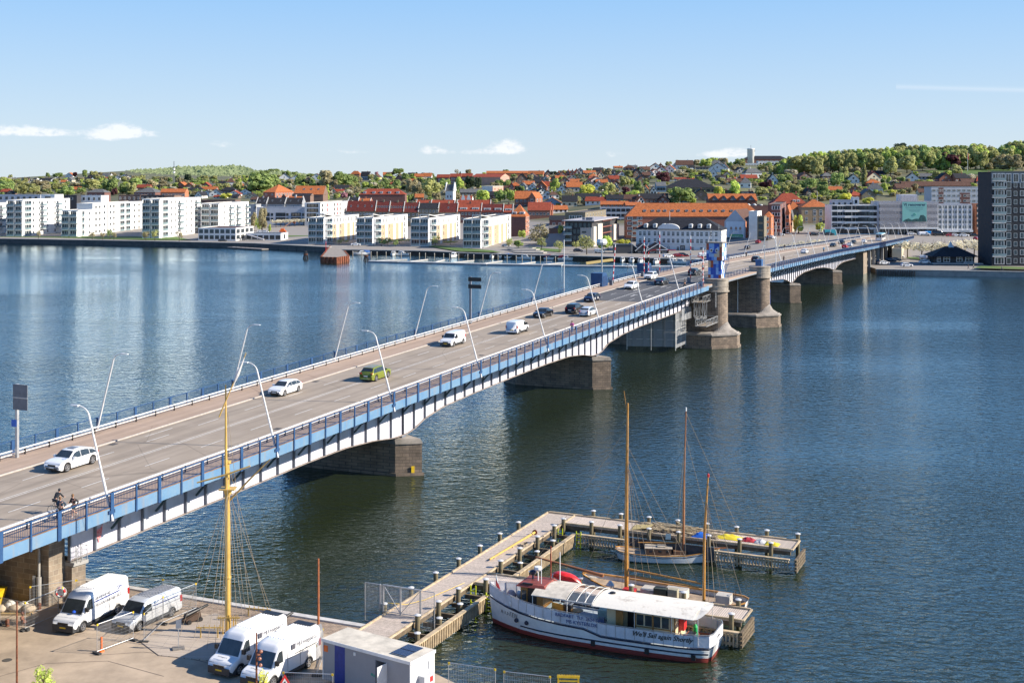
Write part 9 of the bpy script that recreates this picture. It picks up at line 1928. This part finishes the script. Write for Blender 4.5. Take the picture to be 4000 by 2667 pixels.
def barrel(x0,x1,w_,z,rise,m,nm,th=.04,n=8):
 b=MB()
 for i in range(n):
  a0,a1=-1+2*i/n,-1+2*(i+1)/n;h0,h1=z+rise*(1-a0*a0),z+rise*(1-a1*a1)
  b.hexa([(x0,w_*a0,h0-th),(x1,w_*a0,h0-th),(x1,w_*a1,h1-th),(x0,w_*a1,h1-th),(x0,w_*a0,h0),(x1,w_*a0,h0),(x1,w_*a1,h1),(x0,w_*a1,h1)])
 b.build(nm,m,ky)
barrel(1.9,4.6,1.95,3.15,.35,mat('worn awning',(.60,.54,.45),.85,.15,2,bump=.3),'awning');barrel(-7.6,-.1,2.05,3.0,.30,ROOFW,'roof');
b=MB();n=10
P=[(-7.6-.75*math.cos(math.pi*(i/n-.5)),2.05*math.sin(math.pi*(i/n-.5)))for i in range(n+1)]
b.add([(x,y,3.0+.3*(1-(y/2.05)**2))for x,y in P]+[(-7.6,0,3.3)],[(i+1,i,n+1)for i in range(n)]);b.build('roof_end',ROOFW,ky)
b=MB();b.lathe([(.2,3.28),(.24,3.36),(.12,3.42)],12,(-.9,-.3));b.build('roof_vent',M_BLACK,ky)
b=MB()
for x in(1.8,1.1,.45,-.1):
 pts=[(x,1.95*a,3.1+.35*(1-a*a))for a in[-1+.25*i for i in range(9)]];b.tube(pts,.028,6)
for sg in(1,-1):b.bar((4.6,sg*1.95,3.12),(-.1,sg*1.95,3.08),.045)
for x in(4.5,1.8,-.2,-3.3,-6.0,-7.9):
 for sg in(1,-1):b.bar((x,sg*1.95,1.2),(x,sg*1.95,3.08),.04)
b.build('awning_frame',M_WHITE_D,ky)
b=MB();b.box(-6.1,-3.1,-1.25,1.25,.9,2.95);b.box(-1.9,-1.0,-1.25,1.25,.9,2.95);b.box(-3.1,-1.9,-1.25,.4,.9,2.95);b.build('deckhouse',CREAM,ky)
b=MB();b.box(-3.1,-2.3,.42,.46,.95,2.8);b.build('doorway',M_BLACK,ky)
for i in range(4):x=-3.25-.62*i;b=MB();b.box(x-.5,x,1.253,1.275,1.85,2.6);b.build('deckhouse_window',M_GLASS,ky)
b=MB()
for x in(-3.15,-4.45,-5.75,-6.05,-1.95):b.box(x-.05,x+.05,1.255,1.30,.9,2.93)
b.box(-6.08,-3.1,1.256,1.29,1.72,1.80);b.build('wood_trim',WOOD,ky)
b=MB();b.box(-2.25,-1.7,1.3,1.34,1.0,2.7);b.build('open_door',WOOD,ky);b=MB();b.box(-6.5,-6.12,-.2,.5,1.6,2.5);b.build('red_locker',M_RED,ky)
b=MB();b.box(-8.2,-6.3,-1.5,1.5,.935,.96);b.build('stern_deck',mat('orange brown deck',(.42,.13,.06),.6,.2,2),ky)
b=MB();b.box(-.5,.3,-1.3,-.4,1.3,1.9);b.build('deck_box',mat('pale green',(.32,.45,.42),.6),ky)
def kobj(name,lab,cat,loc,parts,grp='things lying on the passenger boat'):
 p=Vector((math.cos(HB)*loc[0]-math.sin(HB)*loc[1]+c0.x,math.sin(HB)*loc[0]+math.cos(HB)*loc[1]+c0.y,loc[2]));r=thing(name,lab,cat,p,HB,grp)
 for nm,bb,m in parts:bb.build(nm,m,r)
 return r
T1=MB();T1.lathe([(.46,.70),(.46,.74),(.4,.75)],18);T2=MB();[T2.bar((.25*math.cos(a),.25*math.sin(a),0),(-.25*math.cos(a),-.25*math.sin(a),.7),.03)for a in(.3,1.9,3.5,5.0)]
kobj('cafe_table','round brown cafe table on the open deck of the passenger boat','table',(1.5,.7,1.32),[('tabletop',T1,WOOD),('leg',T2,M_BLACK)])
def liferaft():b=MB();b.tube([(-.5,0,.35),(-.45,0,.35),(.45,0,.35),(.5,0,.35)],[.26,.31,.31,.26],14);return b
def straps():b=MB();[b.torus((x,0,.35),.315,.02,'x',16,4)for x in(-.2,.2)];return b
kobj('liferaft','white life raft canister on the near rail forward','life raft',(6.1,1.2,1.75),[('canister',liferaft(),M_WHITE),('strap',straps(),M_GIRD_D),('cradle',MB().box(-.4,.4,-.2,.2,0,.08),M_STEEL)])
kobj('liferaft','pair partner white life raft canister close to the wheelhouse','life raft',(6.4,-.9,1.72),[('canister',liferaft(),M_WHITE),('strap',straps(),M_GIRD_D),('cradle',MB().box(-.4,.4,-.2,.2,0,.08),M_STEEL)])
kobj('anchor_winch','pinkish round windlass on the foredeck','windlass',(7.1,-.1,1.78),[('drum',MB().lathe([(.1,0),(.38,.2),(.4,.5),(.2,.75)],14),mat('faded pink',(.6,.38,.34),.7)),('base',MB().box(-.5,.5,-.4,.4,-.06,.1),M_WHITE_D)])
kobj('deck_bench','bright orange yellow wooden bench behind the wheelhouse','bench',(3.0,.9,1.36),[('backrest',MB().hexa([(-.5,-.3,.3),(.5,-.3,.4),(.5,-.25,.4),(-.5,-.25,.3),(-.5,-.3,.9),(.5,-.3,1.0),(.5,-.25,1.0),(-.5,-.25,.9)]),mat('orange wood',(.6,.3,.04),.5)),('seat',MB().box(-.5,.5,-.25,.35,.35,.42),mat('orange wood',(.6,.3,.04),.5)),('leg',MB().box(-.45,-.35,0,.1,0,.35).box(.35,.45,0,.1,0,.35),M_BLACK)])
kobj('speaker_box','black box standing beside the orange bench','box',(2.3,.4,1.36),[('body',MB().box(-.3,.3,-.25,.25,0,.95),M_BLACK),('lid',MB().box(-.32,.32,-.27,.27,.953,1.0),M_GIRD_D)])
kobj('chair_stack','stack of striped folded chairs by the deckhouse corner','chairs',(-.6,1.2,1.05),[('backrest',MB().box(-.2,.2,-.15,-.1,.4,.9).box(-.2,.2,-.05,0,.45,.95).box(-.2,.2,.05,.1,.5,1.0),M_GIRD_D),('seat',MB().box(-.22,.22,-.2,.2,.3,.38),M_BLACK),('leg',MB().box(-.2,-.16,-.15,.15,0,.3).box(.16,.2,-.15,.15,0,.3),M_STEEL)])
kobj('crate_pile','clutter of dark crates with a red bag on the stern deck','crates',(-6.9,.4,.97),[('crate',MB().box(-.4,.1,-.3,.3,0,.5),M_GIRD_D),('bag',MB().box(.12,.5,.0,.4,0,.35),M_RED),('lid',MB().box(-.42,.12,-.32,.32,.503,.55),M_BLACK)])
kobj('gas_bottle','green gas bottle on the stern deck','gas bottle',(-7.1,-.3,.97),[('bottle',MB().lathe([(.17,0),(.18,.1),(.18,.75),(.08,.95)],12),mat('green bottle',(.02,.45,.1),.4)),('valve',MB().lathe([(.05,.953),(.05,1.05)],8),M_STEEL)])
kobj('flag','small red and white flag drooping on the bow staff','flag',(8.4,0,2.1),[('staff',MB().tube([(0,0,0),(-.15,0,1.6)],.02,6),M_STEEL),('cloth',MB().hexa([(-.15,.03,.75),(-.55,.03,.25),(-.5,.06,.2),(-.1,.06,.7),(-.15,.03,1.2),(-.35,.03,.75),(-.3,.06,.7),(-.1,.06,1.2)]),M_RED),('upper_cloth',MB().hexa([(-.15,.03,1.203),(-.3,.03,.9),(-.28,.06,.9),(-.1,.06,1.2),(-.17,.03,1.5),(-.2,.03,1.3),(-.18,.06,1.3),(-.12,.06,1.5)]),M_WHITE)])
def rig(b,pts,r_=.014):b.tube(pts,r_,5)
kc=Vector((9.1,101.8))+nd*3.05
kt=thing('ketch','two masted wooden sailing ship with varnished spars moored behind the passenger boat','sailing boat',(kc.x,kc.y,0),HB)
SK=[(-6.4,.6,.3,1.25,-.25),(-6.0,1.2,.9,1.2,-.15),(-5,1.6,1.4,1.12,0),(-2.5,1.95,1.85,1.05,0),(0,2.0,1.9,1.05,0),(2.5,1.9,1.75,1.15,0),(4.4,1.5,1.25,1.35,0),(5.6,.95,.65,1.55,.1),(6.3,.4,.2,1.7,.25),(6.5,.06,.04,1.75,.3)]
DECKW=mat('teak deck',(.40,.30,.21),.75,.2,2);hull_parts(kt,SK,.2,M_WHITE_D,'green',.35,DECKW)
VARN=mat('varnished spar',(.50,.24,.05),.4,.15,2)
side_strip(kt,SK,-.02,.08,.03,VARN,'cap_rail',th=.16)
def zK(py,Y):return CAMZ-(py-HZ)*Y/FOC
b=MB();b.tube([(3.05,0,.6),(3.05,-.02,8),(2.95,-.05,zK(1571,102.2))],[.17,.15,.07],12);b.tube([(3.05,0,zK(1571,102.2)-.5),(3.25,.0,zK(1523,102.2))],.02,6);b.build('main_mast',VARN,kt)
b=MB();b.tube([(-3.25,0,.6),(-3.3,-.02,6),(-3.6,-.04,zK(1852,99.2))],[.13,.11,.05],12);b.build('mizzen_mast',VARN,kt);b=MB();b.lathe([(.09,zK(1862,99.2)),(.09,zK(1852,99.2)),(.02,zK(1848,99.2))],8,(-3.6,-.04));b.build('mast_cap',M_RED,kt)
b=MB();b.tube([(5.0,0,1.75),(10.85,0,2.55)],[.14,.07],10);b.build('bowsprit',mat('dark varnish',(.33,.13,.05),.5),kt)
b=MB();b.tube([(3.0,0,2.55),(-3.0,0,2.15)],[.09,.07],8);b.tube([(3.0,.15,2.1),(-2.9,.15,1.85)],[.1,.08],8);b.build('boom',VARN,kt)
b=MB();mt=zK(1590,102.2);zt_=zK(1880,99.2)
for p in[[(2.95,0,mt-1.5),(10.7,0,2.5)],[(2.95,0,mt-4.5),(6.6,0,1.8)],[(2.95,0,mt-3),(-2.9,.1,2.2)],[(2.95,0,mt-4),(-1.5,.1,2.2)],[(-3.55,0,zt_),(-6.3,0,1.4)],[(-3.5,0,zt_-1),(2.9,0,4.5)],[(2.95,0,mt-4.5),(.2,0,2.4)],[(2.95,0,mt-.3),(2.6,.6,1.4)]]:rig(b,p)
for sg in(1,-1):
 for x in(1.6,2.2,2.8):rig(b,[(2.97,0,mt-4.3),(x,sg*1.9,1.3)])
 for x in(-4.6,-4.1,-3.6):rig(b,[(-3.5,0,zt_-1.5),(x,sg*1.75,1.3)])
rig(b,[(-3.6,0,zt_-.2),(-6.3,0,1.35)]);b.build('rigging',M_ROPE,kt)
b=MB();b.box(-1.9,-.2,-.7,.7,.75,1.45);b.box(.6,1.7,-.6,.6,.8,1.3);b.box(-5.4,-4.3,-.5,.5,.85,1.55);b.build('deckhouse',mat('grey white cabin',(.5,.46,.4),.7,.1,2),kt)
b=MB();b.box(-.6,.4,.75,1.35,.8,1.75);b.build('green_cabinet',mat('dark olive',(.06,.07,.05),.5),kt);b=MB();b.box(-1.5,-.75,.8,1.35,.8,1.8);b.build('steel_cabinet',mat('khaki panel',(.40,.36,.25),.5),kt)
b=MB();b.box(2.0,3.0,.5,1.2,.85,1.3);b.build('red_engine',M_RED,kt);b=MB();b.lathe([(.3,.9),(.34,1.2),(.1,1.5)],12,(4.3,.3));b.build('windlass',M_STEEL,kt)
b=MB();b.torus((-5.7,0,1.6),.3,.03,'x',14,5);b.build('steering_wheel',M_BLACK,kt)
dp=Vector((PM@Vector((15.4,-9.2,0))));dg=thing('dinghy','bright red upturned tender between the wheelhouse and the bowsprit','dinghy',(4.2,100.0,2.25),R(60));dg.rotation_euler=(R(-40),R(10),R(-20))
b=MB();vs=[];n1,n2=11,9
for i in range(n1):
 u=-1+2*i/(n1-1);w_=.62*(1-abs(u)**2.4);z=.1
 for j in range(n2):a=math.pi*j/(n2-1);vs.append((u*1.35,w_*math.cos(a),.55*(1-abs(u)**3)*math.sin(a)+.0))
b.add(vs,[(i*n2+j,(i+1)*n2+j,(i+1)*n2+j+1,i*n2+j+1)for i in range(n1-1)for j in range(n2-1)]);b.X=None;b.build('shell',mat('dinghy red',(.70,.03,.03),.35),dg,True)
b=MB();b.tube([(-1.3,0,.05),(-.7,.56,.05),(.6,.58,.05),(1.3,0,.05),(.6,-.58,.05),(-.7,-.56,.05),(-1.3,0,.05)],.04,6);b.build('gunwale',M_RED,dg)
b=MB();b.bar((-1.0,-.4,-.9),(-1.0,-.4,0),.06);b.bar((1.0,.4,-.9),(1.0,.4,0),.06);b.build('stand',M_STEEL,dg)
sl_=thing('sloop','small white wooden sloop with brown cabin moored along the far jetty arm','sailing boat',(13.7,112.6,0),R(-6))
SS_=[(-4.3,.35,.12,.95,-.3),(-4.0,.85,.5,.85,-.15),(-2.8,1.15,1.0,.72,0),(-.5,1.3,1.2,.65,0),(1.5,1.15,1.0,.72,0),(3.1,.75,.5,.92,.1),(4.0,.3,.12,1.1,.2),(4.25,.05,.03,1.15,.25)]
hull_parts(sl_,SS_,.1,M_WHITE,'green',.08,DECKW);side_strip(sl_,SS_,-.16,-.10,.02,NAVY,'sheer_stripe');side_strip(sl_,SS_,-.01,.06,.02,VARN,'cap_rail',th=.08)
b=MB();b.box(-1.9,.3,-.6,.6,.6,1.15);b.box(.5,1.6,-.45,.45,.65,.95);b.build('cabin',mat('brown cabin',(.20,.11,.06),.6),sl_);b=MB();b.box(-2.0,.4,-.68,.68,1.153,1.2);b.box(-.9,-.2,-.35,.35,1.203,1.3);b.build('cabin_roof',mat('bleached roof',(.42,.36,.28),.8),sl_)
for x in(-1.5,-.7,.0):b=MB();b.box(x-.14,x+.14,-.62,-.603,.8,1.0);b.build('cabin_window',M_GLASS,sl_)
b=MB();b.tube([(1.35,0,.7),(1.4,0,6),(1.6,0,zK(1597,111.6))],[.11,.095,.045],10);b.build('mast',mat('dark varnish',(.33,.13,.05),.5),sl_);b=MB();b.lathe([(.06,zK(1612,111.6)),(.06,zK(1597,111.6))],8,(1.6,0));b.build('mast_head',M_WHITE,sl_)
b=MB();b.tube([(3.6,0,1.15),(6.9,0,1.35)],[.07,.04],8);b.build('bowsprit',mat('dark varnish',(.33,.13,.05),.5),sl_)
b=MB();mt=zK(1620,111.6)
for p in[[(1.6,0,mt),(6.8,0,1.35)],[(1.55,0,mt-2),(4.1,0,1.2)],[(1.5,0,mt-3),(-4.2,0,1.0)],[(6.8,0,1.3),(4.2,.1,.2)]]+[[(1.5,0,mt-2.5),(x,sg*1.15,.75)]for sg in(1,-1)for x in(.6,1.1,1.5)]:rig(b,p)
b.build('rigging',M_ROPE,sl_);b=MB();b.tube([(1.3,0,1.6),(-2.6,0,1.5)],.05,8);b.build('boom',VARN,sl_)
b=MB();b.box(-.2,.25,-.95,-.93,2.1,2.6);b.build('hanging_sign',mat('pale board',(.45,.55,.55),.5),sl_)
def motorboat(px,py,L,dg,lab,canopy=None,mastc=None,hullc=M_WHITE):
 X,Y=W(px,py,.3);r=thing('motorboat',lab,'motorboat',(X,Y,0),R(dg),'small boats in the far marina')
 k=L/7.;st=[(-3.4*k,1.15,1.0,.95,0),(-1.5*k,1.25,1.1,.98,0),(.8*k,1.2,.95,1.08,0),(2.4*k,.75,.45,1.2,.1),(3.2*k,.25,.1,1.3,.2),(3.4*k,.05,.03,1.32,.25)]
 hull_parts(r,st,.12,hullc,'navy',.1,M_WHITE_D,K=6)
 b=MB();b.hexa([(-1.6*k,-.95,.9),(1.4*k,-.8,.95),(1.4*k,.8,.95),(-1.6*k,.95,.9),(-1.4*k,-.8,2.0),(.5*k,-.7,1.9),(.5*k,.7,1.9),(-1.4*k,.8,2.0)]);b.build('cabin',M_WHITE,r)
 b=MB();
 for sg in(-1,1):b.hexa([(-1.3*k,sg*.94,1.3),(.8*k,sg*.86,1.3),(.8*k,sg*.84,1.3),(-1.3*k,sg*.92,1.3),(-1.25*k,sg*.87,1.8),(.4*k,sg*.80,1.75),(.4*k,sg*.78,1.75),(-1.25*k,sg*.85,1.8)])
 b.hexa([(1.22*k,-.6,1.2),(1.24*k,-.6,1.2),(1.24*k,.6,1.2),(1.22*k,.6,1.2),(.66*k,-.55,1.8),(.68*k,-.55,1.8),(.68*k,.55,1.8),(.66*k,.55,1.8)]);b.build('window',M_GLASS,r)
 if canopy:b=MB();b.hexa([(-3.2*k,-1.0,1.0),(-1.4*k,-.95,1.2),(-1.4*k,.95,1.2),(-3.2*k,1.0,1.0),(-3.0*k,-.8,2.0),(-.6*k,-.8,2.15),(-.6*k,.8,2.15),(-3.0*k,.8,2.0)]);b.build('canopy',canopy,r)
 if mastc:b=MB();b.tube([(.3,0,1.0),(.3,0,mastc)],.07,6);b.tube([(.3,0,2.2),(-2.6*k,0,2.1)],.08,6);b.build('mast',M_STEEL,r)
 b=MB();b.tube([(1.2*k,-.9,1.6),(2.9*k,-.3,1.75),(3.2*k,0,1.8),(2.9*k,.3,1.75),(1.2*k,.9,1.6)],.025,5);b.build('pulpit',M_STEEL,r)
CB=mat('canopy blue',(.03,.12,.38),.7);CRD=mat('canopy red',(.45,.03,.05),.7);CGY=mat('canopy grey',(.16,.17,.2),.7)
MBT=[(1318,990,7.5,-100,'white cabin cruiser moored beside the rusty sheet pile jetty',None,None),(1413,993,8,-160,'white motorboat with a blue canopy, leftmost along the timber quay',CB,None),(1536,996,6.5,-90,'dark canopied motorboat with a red lifebuoy beside a white one',CGY,None),(1572,996,7,-30,'white motorboat right of the dark canopied one',None,None),(1772,1002,9,-100,'large white cabin cruiser standing alone before the green bank',None,None),(1846,1002,6.5,-20,'small white motorboat right of the large cruiser',None,None),(1922,1006,7,-90,'white motorboat with dark windows, first of the close row',CGY,None),(1952,1006,6.5,-80,'plain white motorboat, second of the close row',None,None),(1977,1006,6.5,-100,'white motorboat with blue cover in the close row',CB,None),(2008,1008,8,-20,'white and bright blue motorboat in the close row',CB,None),(2055,1010,8.5,-30,'big white motorboat with radar arch at the right of the close row',None,None),(2155,1012,6.5,-20,'white motorboat with a small red cover, left of the wine red one',CRD,None),(2212,1014,7,-15,'white motorboat with a wine red canopy before the glass office',CRD,None),(2433,1020,8,-100,'white cabin cruiser by the timber sheds',None,None),(2468,1022,6.5,-90,'small sailing boat with bare mast by the timber sheds',CB,12.),(2502,1023,7,-100,'white motorboat with red canopy by the timber sheds',CRD,None),(2562,1026,8.5,-100,'large white motorboat with grey canopy left of the blue cabinet',CGY,None),(2630,1026,7.5,-60,'white motorboat behind the striped barriers',None,None),(2665,1028,7.5,-40,'white motorboat beneath the white van on the quay',None,None),(2730,1028,7.5,-40,'white motorboat hidden partly by the far bridge railing',None,None)]
for px,py,L,dg,lab,cn_,mc in MBT:motorboat(px,py,L,dg,lab,cn_,mc)
def seg(b,p0,p1,w_,z0,z1):
 a,c=Vector(W(*p0,.3)),Vector(W(*p1,.3));b.bar((a.x,a.y,(z0+z1)/2),(c.x,c.y,(z0+z1)/2),w_,z1-z0)
for i,(p0,p1,w_)in enumerate([((1443,1021),(1560,1024),'left end'),((1562,1024),(1732,1028),'second'),((1734,1028),(1906,1033),'middle'),((1908,1033),(2196,1037),'fourth'),((2198,1039),(2450,1042),'fifth'),((2452,1042),(2790,1043),'right end')]):
 r=thing('pontoon',f'long pale concrete floating pontoon in the marina, {w_} section','pontoon',(0,0,0),0,'floating pontoon sections');b=MB();seg(b,p0,p1,3.0,-.4,.55);b.build('float',mat('pontoon concrete',(.42,.42,.42),.85,.15,.4),r);b=MB();seg(b,p0,p1,2.6,.553,.62);b.build('walkway',mat('pale walkway',(.58,.57,.55),.85,.1,.4),r)
fgp=[(1470,1019,1590,1014),(1600,1022,1670,1014),(1700,1024,1735,1016),(1770,1026,1850,1018),(1890,1030,1960,1020),(2020,1033,2090,1024),(2120,1034,2200,1027)]
for i,(a,b0,c,d)in enumerate(fgp):r=thing('finger_jetty',f'thin pale finger jetty branching from the pontoon, {ordw(i)} from the left','jetty',(0,0,0),0,'finger jetties');b=MB();seg(b,(a,b0),(c,d),.7,.25,.5);b.build('walkway',MATS['pale walkway'],r);b=MB();seg(b,(a,b0),(c,d),.4,-.3,.245);b.build('float',M_CONC,r)
r=thing('gangway','yellow timber gangway ramp down to the pontoon','gangway',(0,0,0));b=MB();a,c=Vector(W(2290,1033,.3)),Vector(W(2395,1017,1.6))
for o_ in(0,1.8):b.bar((a.x,a.y+o_,.7),(c.x,c.y+o_,1.8),.18,.9)
b.build('side_beam',mat('yellow timber',(.5,.38,.15),.7),r);b=MB();b.bar((a.x,a.y+.9,.6),(c.x,c.y+.9,1.5),1.7,.1);b.build('ramp',M_CONC,r)
for i in range(26):
 px=1378+i*31.5+(i%3)*4;py=1004+i*.95;X,Y=W(px,py,0);r=thing('mooring_post',f'pale mooring post standing in the marina water, {ordw(i)} from the left','mooring post',(X,Y,0),0,'mooring posts in the marina');b=MB()
 if 'moor' not in UNIT:b.mi=0;b.tube([(0,0,-1),(0,0,2.3)],.16,8);b.mi=1;b.tube([(0,0,2.303),(0,0,2.6)],.17,8);UNIT['moor']=b.mesh('post',[mat('grey mooring post',(.38,.34,.27),.85),M_WHITE_D])
 link('post',UNIT['moor'],r)
r=thing('sheet_pile_jetty','rusty brown sheet piled jetty end with gravel top and ladder pole','jetty',(0,0,0));b=MB()
P4=[W(1255,1016,0),W(1361,1014,0),W(1330,980,0),W(1292,976,0)];P4=[W(1255,1027,0),W(1318,1029,0),W(1361,1022,0),W(1345,992,1),W(1290,972,1)]
b.prism(P4,-1,2.3);b.build('fill',mat('gravel top',(.30,.26,.22),.9,.2,1),r);b=MB()
for(a,c)in zip(P4[:3]+[P4[4]],P4[1:3]+[P4[3]]+[P4[0]]):
 a,c=Vector(a),Vector(c);L=(c-a).length;n=int(L/.9);d=(c-a)/n;nn=Vector((d.y,-d.x)).normalized()
 if nn.dot(a-Vector(P4[3]))<0:nn=-nn
 for i in range(n):o_=.08+(.35 if i%2 else 0);p,q=a+d*i+nn*o_,a+d*(i+1)+nn*o_;b.hexa([(*p,-1),(*q,-1),(*(q-nn*.3),-1),(*(p-nn*.3),-1),(*p,2.5),(*q,2.5),(*(q-nn*.3),2.5),(*(p-nn*.3),2.5)])
b.build('sheet_pile',mat('bright rust',(.30,.10,.05),.85,.3,1),r);X,Y=W(1273,985,2.4);b=MB();b.tube([(X,Y,2.3),(X,Y,7)],.12,6);b.build('red_pole',M_RED,r)
for px,py,lab in((1194,1012,'black timber dolphin standing alone in the water left of the rusty jetty'),(1430,1018,'dark broken piles in the water at the pontoon end')):
 X,Y=W(px,py,0);r=thing('mooring_dolphin',lab,'dolphin',(X,Y,0));b=MB()
 for k in range(7):a=k*.9;b.tube([(1.3*math.cos(a),1.3*math.sin(a),-1),(.35*math.cos(a),.35*math.sin(a),3.4 if px<1200 else 2.4)],.22,8)
 b.build('pile',M_BLACK,r);b=MB();b.lathe([(.9,1.8),(.95,2.2)],10);b.build('band',M_RUST,r)
r=thing('landing_stage','low dark landing stage in front of the glazed pavilion','landing stage',(0,0,0));b=MB();seg(b,(900,968),(1036,976),4,.3,.8);b.build('deck',mat('landing boards',(.25,.22,.2),.9),r);b=MB()
for i in range(8):X,Y=W(905+i*18,972+i*.6,0);b.tube([(X,Y,-1),(X,Y,1.0)],.18,6)
b.build('pile',M_BLACK,r)
r=thing('seating_steps','broad pale timber seating steps on the quay between the marina block and the brown house','steps',(0,0,0));b=MB()
for i in range(4):a,c=Vector(W(2010-i*10,985-i*4,1.9)),Vector(W(2130-i*14,988-i*4,1.9));b.bar((a.x,a.y,2.0+i*.25),(c.x,c.y,2.0+i*.25),4.0,.35)
b.build('step',mat('bleached boards',(.48,.43,.37),.85,.15,.6),r)
r=thing('container','turquoise shipping container on the far street','container',(*W(3232,920,6.8),6.8),R(5));b=MB();b.box(-1.6,4,-1.2,1.2,0,2.8);b.build('body',mat('turquoise steel',(.03,.30,.38),.5),r);b=MB();b.box(-1.62,-1.603,-1.1,1.1,.1,2.7);b.build('door',mat('dark turquoise',(.02,.2,.27),.5),r)
r=thing('dark_kiosk','dark grey box kiosk on the quay by the timber sheds','kiosk',(*W(2435,990,1.8),1.8),R(0));b=MB();b.box(-4,4,0,6,0,3.6);b.build('body',mat('kiosk grey',(.07,.07,.075),.6),r);b=MB();b.box(-4.2,4.2,-.2,6.2,3.603,3.8);b.build('roof',M_BLACK,r)
